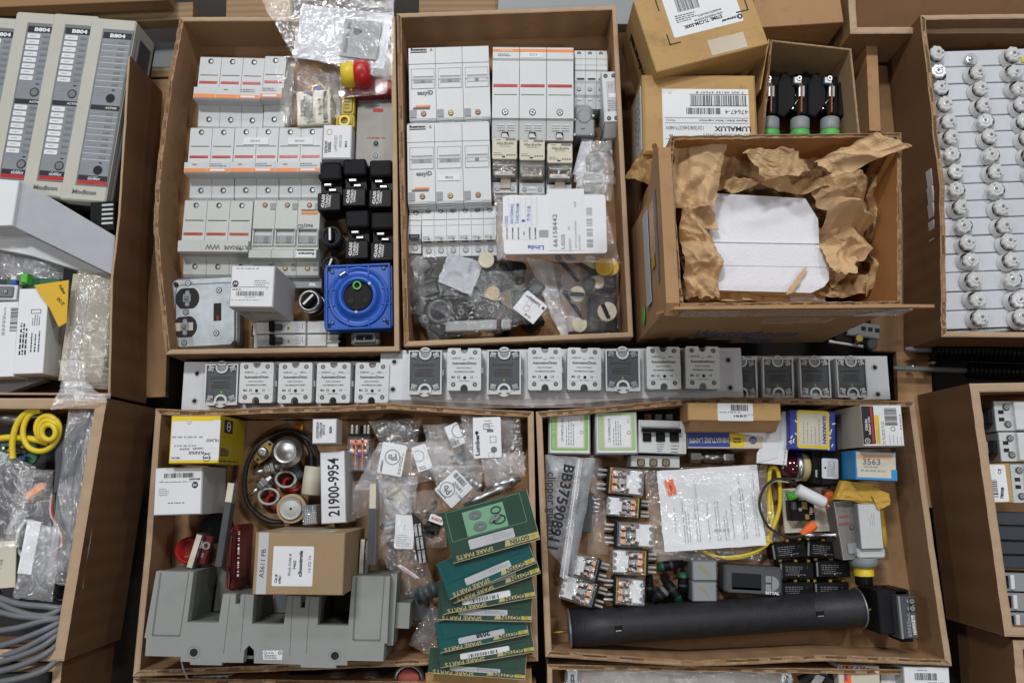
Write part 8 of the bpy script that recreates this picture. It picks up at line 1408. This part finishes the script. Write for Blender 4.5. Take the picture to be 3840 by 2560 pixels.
t = Thing('panel_edge', 'bright steel edge along the near end of the white strips', 'edge trim', [(3540, 1226), (4060, 1226), (4060, 1237), (3545, 1238)], 236, 60); m = t.mb(); m.box(t.x0, t.y0, t.x1, t.y1, 0, 50, 'galv', 1); solo(t, m)
t = Thing('lampholder', 'lampholder', 'lampholder', rect(3500, 178, 3560, 238), 270, 36, G); r = 31
m = t.mb(); m.lathe(-5, -4, [(0, 0), (r*1.06, 0), (r*1.08, 5), (r*.98, 8), (r*.9, 18), (r*.84, 22)], 'porcelain', 28); t.part('base', m)
m = t.mb(); pts = [(r*(.86+.05*math.cos(8*a*math.pi/24))*math.cos(a*math.pi/24)+2, r*(.86+.05*math.cos(8*a*math.pi/24))*math.sin(a*math.pi/24)+2) for a in range(48)]; m.prism(pts, 20, 34, 'porcelain', 3.5); m.lathe(2, 2, [(15, 33), (14, 35.5), (10, 36), (0, 35)], 'porcelain', 20); t.part('cap', m)
m = t.mb(); m.disc(4, 4, 5.5, 34, 36.8, 'grey', 12); m.disc(17, -4, 3.6, 33, 35, 'grey', 10); t.part('hole', m)
base_ = t; words_ = 'first second third fourth fifth sixth seventh eighth ninth tenth eleventh twelfth thirteenth fourteenth fifteenth sixteenth'.split()
cols = [[z8(935, 445), z8(955, 595), z8(975, 730), z8(1005, 870), z8(1035, 1010), z8(1055, 1145), z8(1070, 1290), z8(1100, 1440)]+[x3(550, 90), x3(575, 215), x3(600, 340), x3(625, 465), x3(645, 585), x3(665, 720), x3(690, 860), x3(712, 990)],
        [None, z8(1275, 600), z8(1305, 740), z8(1330, 875), z8(1355, 1010), z8(1380, 1145), z8(1400, 1290), z8(1430, 1435)]+[x3(830, 90), x3(855, 215), x3(880, 340), x3(910, 460), x3(935, 585), x3(950, 720), x3(975, 860), x3(1000, 985)],
        [z8(1575, 450), z8(1595, 595), z8(1625, 735), z8(1650, 875), z8(1680, 1010), z8(1700, 1150), z8(1728, 1290), z8(1750, 1440)]]
R = random.Random(4); first = True
for ci, col_ in enumerate(cols):
    for k, p in enumerate(col_):
        if p is None: continue
        lb = 'white porcelain lampholder, %s strip, in the %s column' % (words_[k], ('column beside the carton wall', 'middle column', 'outermost column')[ci].replace(' column', '') if ci else 'wall side')
        if first: c = t.o; q_ = P(p[0], p[1], 270); c.location = (q_.x, q_.y, (270-36)*U); c['label'] = lb; first = False
        else: c = dup(t, lb, p[0], p[1], group=G)
        c.rotation_euler = (0, 0, R.choice((0, .3, -.5, 1.2, -1.3, 2.4))*1.0); c.rotation_euler[0] = R.uniform(-.07, .07); c.rotation_euler[1] = R.uniform(-.07, .07)
t = Thing('steel_nut', 'bare steel nut on a washer where one lampholder is missing', 'nut', quad(z8, 1170, 425, 1295, 430, 1295, 530, 1170, 525), 262, 26); m = t.mb(); m.disc(8, 6, 22, 0, 3, 'whiteD', 24); m.lathe(-8, -4, [(0, 0), (14, 0), (14, 16), (6, 17), (6, 24), (0, 25)], 'chrome', 6, False); solo(t, m)
for lb, q in (('small yellow sticker on the panel edge by the carton wall', quad(z8, 943, 1410, 975, 1410, 985, 1498, 945, 1500)), ('small yellow sticker beside the outermost lampholders', quad(z8, 1635, 480, 1665, 480, 1665, 520, 1640, 520))):
    t = Thing('yellow_sticker', lb, 'sticker', q, 238, 2); m = t.mb(); m.box(t.x0, t.y0, t.x1, t.y1, 0, 2, 'yellow'); solo(t, m)
# ------------------------------------------------------------ ribbed resistor coils in the gap
def coil(label, q, x_start, n_skip=0):
    t = Thing('ribbed_coil', label, 'resistor coil', q, 110, 90, 'black ribbed resistor coils'); L = t.w/2; r = t.l/2; prof = [(0, 0), (r*.5, 0)]; x = 6
    while x < t.w-8: prof += [(r*.62, x), (r, x+4), (r, x+8), (r*.62, x+12)]; x += 17
    m = t.mb(); m.lathe(-L, 0, prof, 'black', 26, True, 'x', r); t.part('winding', m)
    m = t.mb(); m.lathe(-L-x_start, 0, [(0, 0), (7, 2), (10, 20), (10, x_start), (0, x_start)], 'grey', 12, True, 'x', r+4); t.part('end_rod', m); return t
coil('black ribbed coil nearer the lampholder carton', quad(x3, 400, 1150, 1500, 1150, 1500, 1290, 410, 1290), 100)
coil('black ribbed coil nearer the switch carton', quad(x3, 660, 1300, 1500, 1300, 1500, 1420, 670, 1420), 280)
for lb, x, y in (('small bright terminal screw between the coil rods', 240, 1330), ('bright terminal screw with orange washer beside the coil', 385, 1300)):
    t = Thing('terminal_screw', lb, 'screw', rect(*x3(x-20, y-20), *x3(x+20, y+20)), 70, 40); m = t.mb(); m.lathe(0, 0, [(12, 0), (14, 10), (8, 14), (8, 34), (0, 36)], 'chrome', 12)
    if 'orange' in lb: m.rbox(-24, -30, 26, -18, 0, 20, 5, 'orange', 2)
    solo(t, m)
# ------------------------------------------------------------ switch carton contents
def sw(label, y0_, y1_, x=455):
    t = Thing('contactor', label, 'contactor', quad(x4, x, y0_, 760, y0_-10, 770, y1_-6, x+20, y1_), 300, 120, 'grey contactors in the tall carton'); m = t.mb(); w = t.w
    m.box(t.x0, t.y0, t.x1, t.y1, 0, 100, 'midgrey', 2, top='ltgrey'); m.box(t.x0+w*.3, t.y0+4, t.x1, t.y1-4, 98, 118, 'label', 3, top='ltgrey2'); t.part('body', m)
    for yy in (t.y1-24, t.y0+26): m = t.mb(); m.disc(t.x0+w*.2, yy, 13, 98, 104, 'grey', 16); screw(m, t.x0+w*.2, yy, 105, 9, 'galv'); t.part('screw', m)
    m = t.mb(); 
    for yy in (14, -14): m.box(t.x0+14, yy-6, t.x0+34, yy+8, 99, 101, 'dark')
    m.box(t.x0-70, -24, t.x0-16, 24, 40, 60, 'ltgrey', 2); m.disc(t.x0-56, 0, 6, 59, 61, 'dark', 12); m.box(t.x0-18, -26, t.x0-2, 26, 20, 90, 'blackM', 1); t.part('tab', m); return t
sw('grey contactor farthest back in the tall carton', 140, 292); sw('second grey contactor below the farthest one', 298, 448, 480); sw('pale grey contactor beside the white round cornered label', 462, 660, 540)
t = Thing('brown_box', 'small brown carton with white label bearing a number', 'box', quad(x4, 398, 458, 520, 455, 545, 655, 425, 655), 315, 120); m = t.mb(); m.box(t.x0, t.y0, t.x1, t.y1, 0, 120, 'cardG', 2); t.part('box_body', m)
m = t.mb(); m.rbox(*t.r2(.0, .03, .8, .97), 119, 121, 7, 'paper'); m.bars(*t.r2(.15, .4, .38, .85), 121.5, 'ink', 16, 4, vert=False); m.text('78508', *t.n2(.55, .75), 15, 121.5, 'ink', 80, w=44, bold=.05); m.text('CE', *t.n2(.55, .2), 18, 121.5, 'ink', 80, bold=.02); t.part('label', m)
for k, (a, b) in enumerate(((705, 772), (775, 848), (852, 920), (924, 990))):
    t = Thing('black_module', 'black ribbed module, %s from the brown carton in the tall carton' % ('first', 'second', 'third', 'fourth')[k], 'module', quad(x4, 440+k*8, a, 780, a, 780, b, 448+k*8, b), 300, 120, 'black modules in the tall carton'); m = t.mb(); m.rbox(t.x0, t.y0, t.x1, t.y1, 0, 118, 4, 'slateB2', 4); solo(t, m)
for k, (a, b) in enumerate(((1010, 1105), (1112, 1205), (1212, 1305))):
    t = Thing('toggle_block', 'grey switch block with white stripe, %s in the near end row' % ('first', 'second', 'third')[k], 'switch', quad(x4, 478+k*14, a, 780, a+6, 780, b+6, 490+k*14, b), 300, 120, 'grey switch blocks with white stripes'); m = t.mb(); m.box(t.x0, t.y0, t.x1, t.y1, 0, 110, 'grey', 2, top='midgrey'); t.part('body', m)
    m = t.mb(); m.box(t.x0+8, t.y0+12, t.x0+30, t.y1-12, 108, 114, 'black', 1); t.part('slot', m); m = t.mb(); m.box(t.x0+34, t.y0+8, t.x0+50, t.y1-8, 108, 118, 'white', 2); t.part('white_stripe', m)
# ------------------------------------------------------------ front trays, barely in view
for k, (x0_, x1_, y_) in enumerate(((180, 505, 1425), (515, 830, 1395))):
    q = [y4(x0_, y_), y4(x1_, y_), y4(x1_, 1600), y4(x0_, 1600)]; t = Thing('terminal_block', ('grey terminal block half hidden below the adapter tray edge', 'grey terminal block with four round wire holes in view')[k], 'terminal block', q, 130, 120, 'grey terminal blocks'); m = t.mb(); m.box(t.x0, t.y0, t.x1, t.y1, 0, 118, 'ltgrey', 2); t.part('body', m)
    for j in range(4): m = t.mb(); x = t.x0+t.w*(.14+.245*j); m.disc(x, t.y1-17, 13, 117, 119, 'dark', 18); m.ring(x, t.y1-17, 12, 14, 118, 120, 'midgrey', 18); t.part('wire_hole', m)
t = Thing('black_block', 'black moulded block between the terminal blocks and ring connectors', 'block', [y4(840, 1400), y4(1640, 1390), y4(1640, 1700), y4(840, 1700)], 90, 80); m = t.mb(); m.rbox(t.x0, t.y0, t.x1, t.y1, 0, 70, 10, 'blackM', 4); m.rbox(t.x0+240, t.y1-60, t.x0+330, t.y1-6, 70, 84, 8, 'black', 4); solo(t, m)
for k, (cx, lb) in enumerate(((1770, 'dark ring connector with metallic rim beside the black block'), (2080, 'second dark ring connector with metallic rim'))):
    u, v = y4(cx, 1470); t = Thing('ring_connector', lb, 'connector', rect(u-48, v-38, u+48, v+58), 120, 90, 'metal rimmed ring connectors'); m = t.mb(); m.lathe(0, 0, [(38, 0), (46, 10), (48, 60), (42, 66), (38, 78), (34, 80), (30, 60), (0, 60)], 'galv', 30); m.lathe(0, 0, [(24, 60), (26, 90), (20, 92), (0, 84)], 'black', 24); solo(t, m)
u, v = y6(425, 1525); t = Thing('push_button', 'dusty red ribbed push button with metal collar below the tray edge', 'push button', rect(u-62, v-52, u+62, v+72), 140, 110); m = t.mb(); m.lathe(0, 0, [(50, 0), (58, 20), (60, 80), (52, 92), (46, 92), (42, 80)], 'galv', 32); t.part('collar', m); m = t.mb(); m.lathe(0, 0, [(42, 80), (42, 100), (36, 104)]+[(34-4*k, 104+(k % 2)*2) for k in range(8)]+[(0, 104)], 'brickR', 30); t.part('button_face', m)
t = Thing('kraft_box', 'tan carton corner beneath the bottom green packets', 'box', [y6(590, 1490), y6(1440, 1440), y6(1500, 1800), y6(560, 1800)], 150, 120); m = t.mb(); m.box(t.x0, t.y0, t.x1, t.y1, 0, 120, 'cardG', 3); solo(t, m)
t = Thing('metal_plate', 'flat brownish metal panel in a clear bag in the nearest tray', 'panel', [y8(420, 1400), x2(620, 1370), x2(640, 1700), y8(400, 1700)], 120, 20); m = t.mb(); m.box(t.x0, t.y0, t.x1, t.y1, 0, 16, 'brownM', 2); solo(t, m)
for lb, q in (('steel end bracket of the bagged metal panel by the tray corner', [y8(405, 1375), y8(510, 1375), y8(520, 1700), y8(400, 1700)]), ('steel end bracket of the bagged metal panel by the clamp', [x2(625, 1385), x2(735, 1385), x2(760, 1700), x2(640, 1700)])):
    t = Thing('end_bracket', lb, 'bracket', q, 140, 60); m = t.mb(); m.box(t.x0, t.y0, t.x1, t.y1, 0, 56, 'galv', 3); m.rbox(-8, t.y1-60, 8, t.y1-24, 56, 58, 6, 'dark'); solo(t, m)
bag('clear_bag', 'taut clear bag stretched over the bagged metal panel', [y8(380, 1330), x2(760, 1375), x2(780, 1700), y8(380, 1700)], 138, 20, 'bag', 91, 50, 10, .02)
t = Thing('clamp_jaw', 'black and steel clamp jaw beside the white carton', 'clamp', [x2(860, 1400), x2(1200, 1400), x2(1240, 1700), x2(860, 1700)], 120, 80); m = t.mb(); m.tube(smoothpath([(t.x0, t.y0+60, 40), (-40, 20, 50), (0, t.y1-10, 60), (60, t.y1-60, 50), (t.x1, t.y0+40, 40)]), 20, 'rubber'); m.M = Matrix.Rotation(math.radians(-35), 4, 'Z'); m.box(-36, t.y1-70, 0, t.y1+10, 60, 76, 'chrome', 2); m.M = None; solo(t, m)
def d_(m, t, z): m.box(*t.r2(.12, .0, .3, 1)[:2], *t.r2(.12, .0, .3, 1)[2:], z-1, z, 'orangeN'); m.text('SWITCH', *t.n2(.18, .25), 14, z+.5, 'navy', 90, w=44, bold=.06); m.lines(*t.r2(.02, .02, .95, .1), z, 2, 'navy', 5, 4)
sbox('switch_box', 'cream carton with orange band at the near picture edge', 'box', [x2(1220, 1350), x2(1640, 1350), x2(1650, 1750), x2(1220, 1750)], 150, 130, 'cream', 3, 'cream', d_)
sbox('plain_box', 'plain beige carton between the orange banded and barcode cartons', 'box', [x2(1650, 1355), x2(1865, 1355), x2(1880, 1750), x2(1650, 1750)], 110, 90, 'label', 3, 'beige')
def d_(m, t, z): m.bars(*t.r2(.24, .17, .72, .36), z, n=24, seed=3); m.text('SEE-NESCO7', *t.n2(.68, .44), 12, z, 'inkG', 180, w=70, bold=.03); m.lines(*t.r2(.3, .08, .62, .12), z, 1, 'inkF', 5, 4)
sbox('barcode_box', 'white carton with barcode at the near picture edge', 'box', [x2(1890, 1362), x2(2345, 1362), x2(2380, 1750), x2(1890, 1750)], 170, 140, 'paper', 3, 'whiteD', d_)
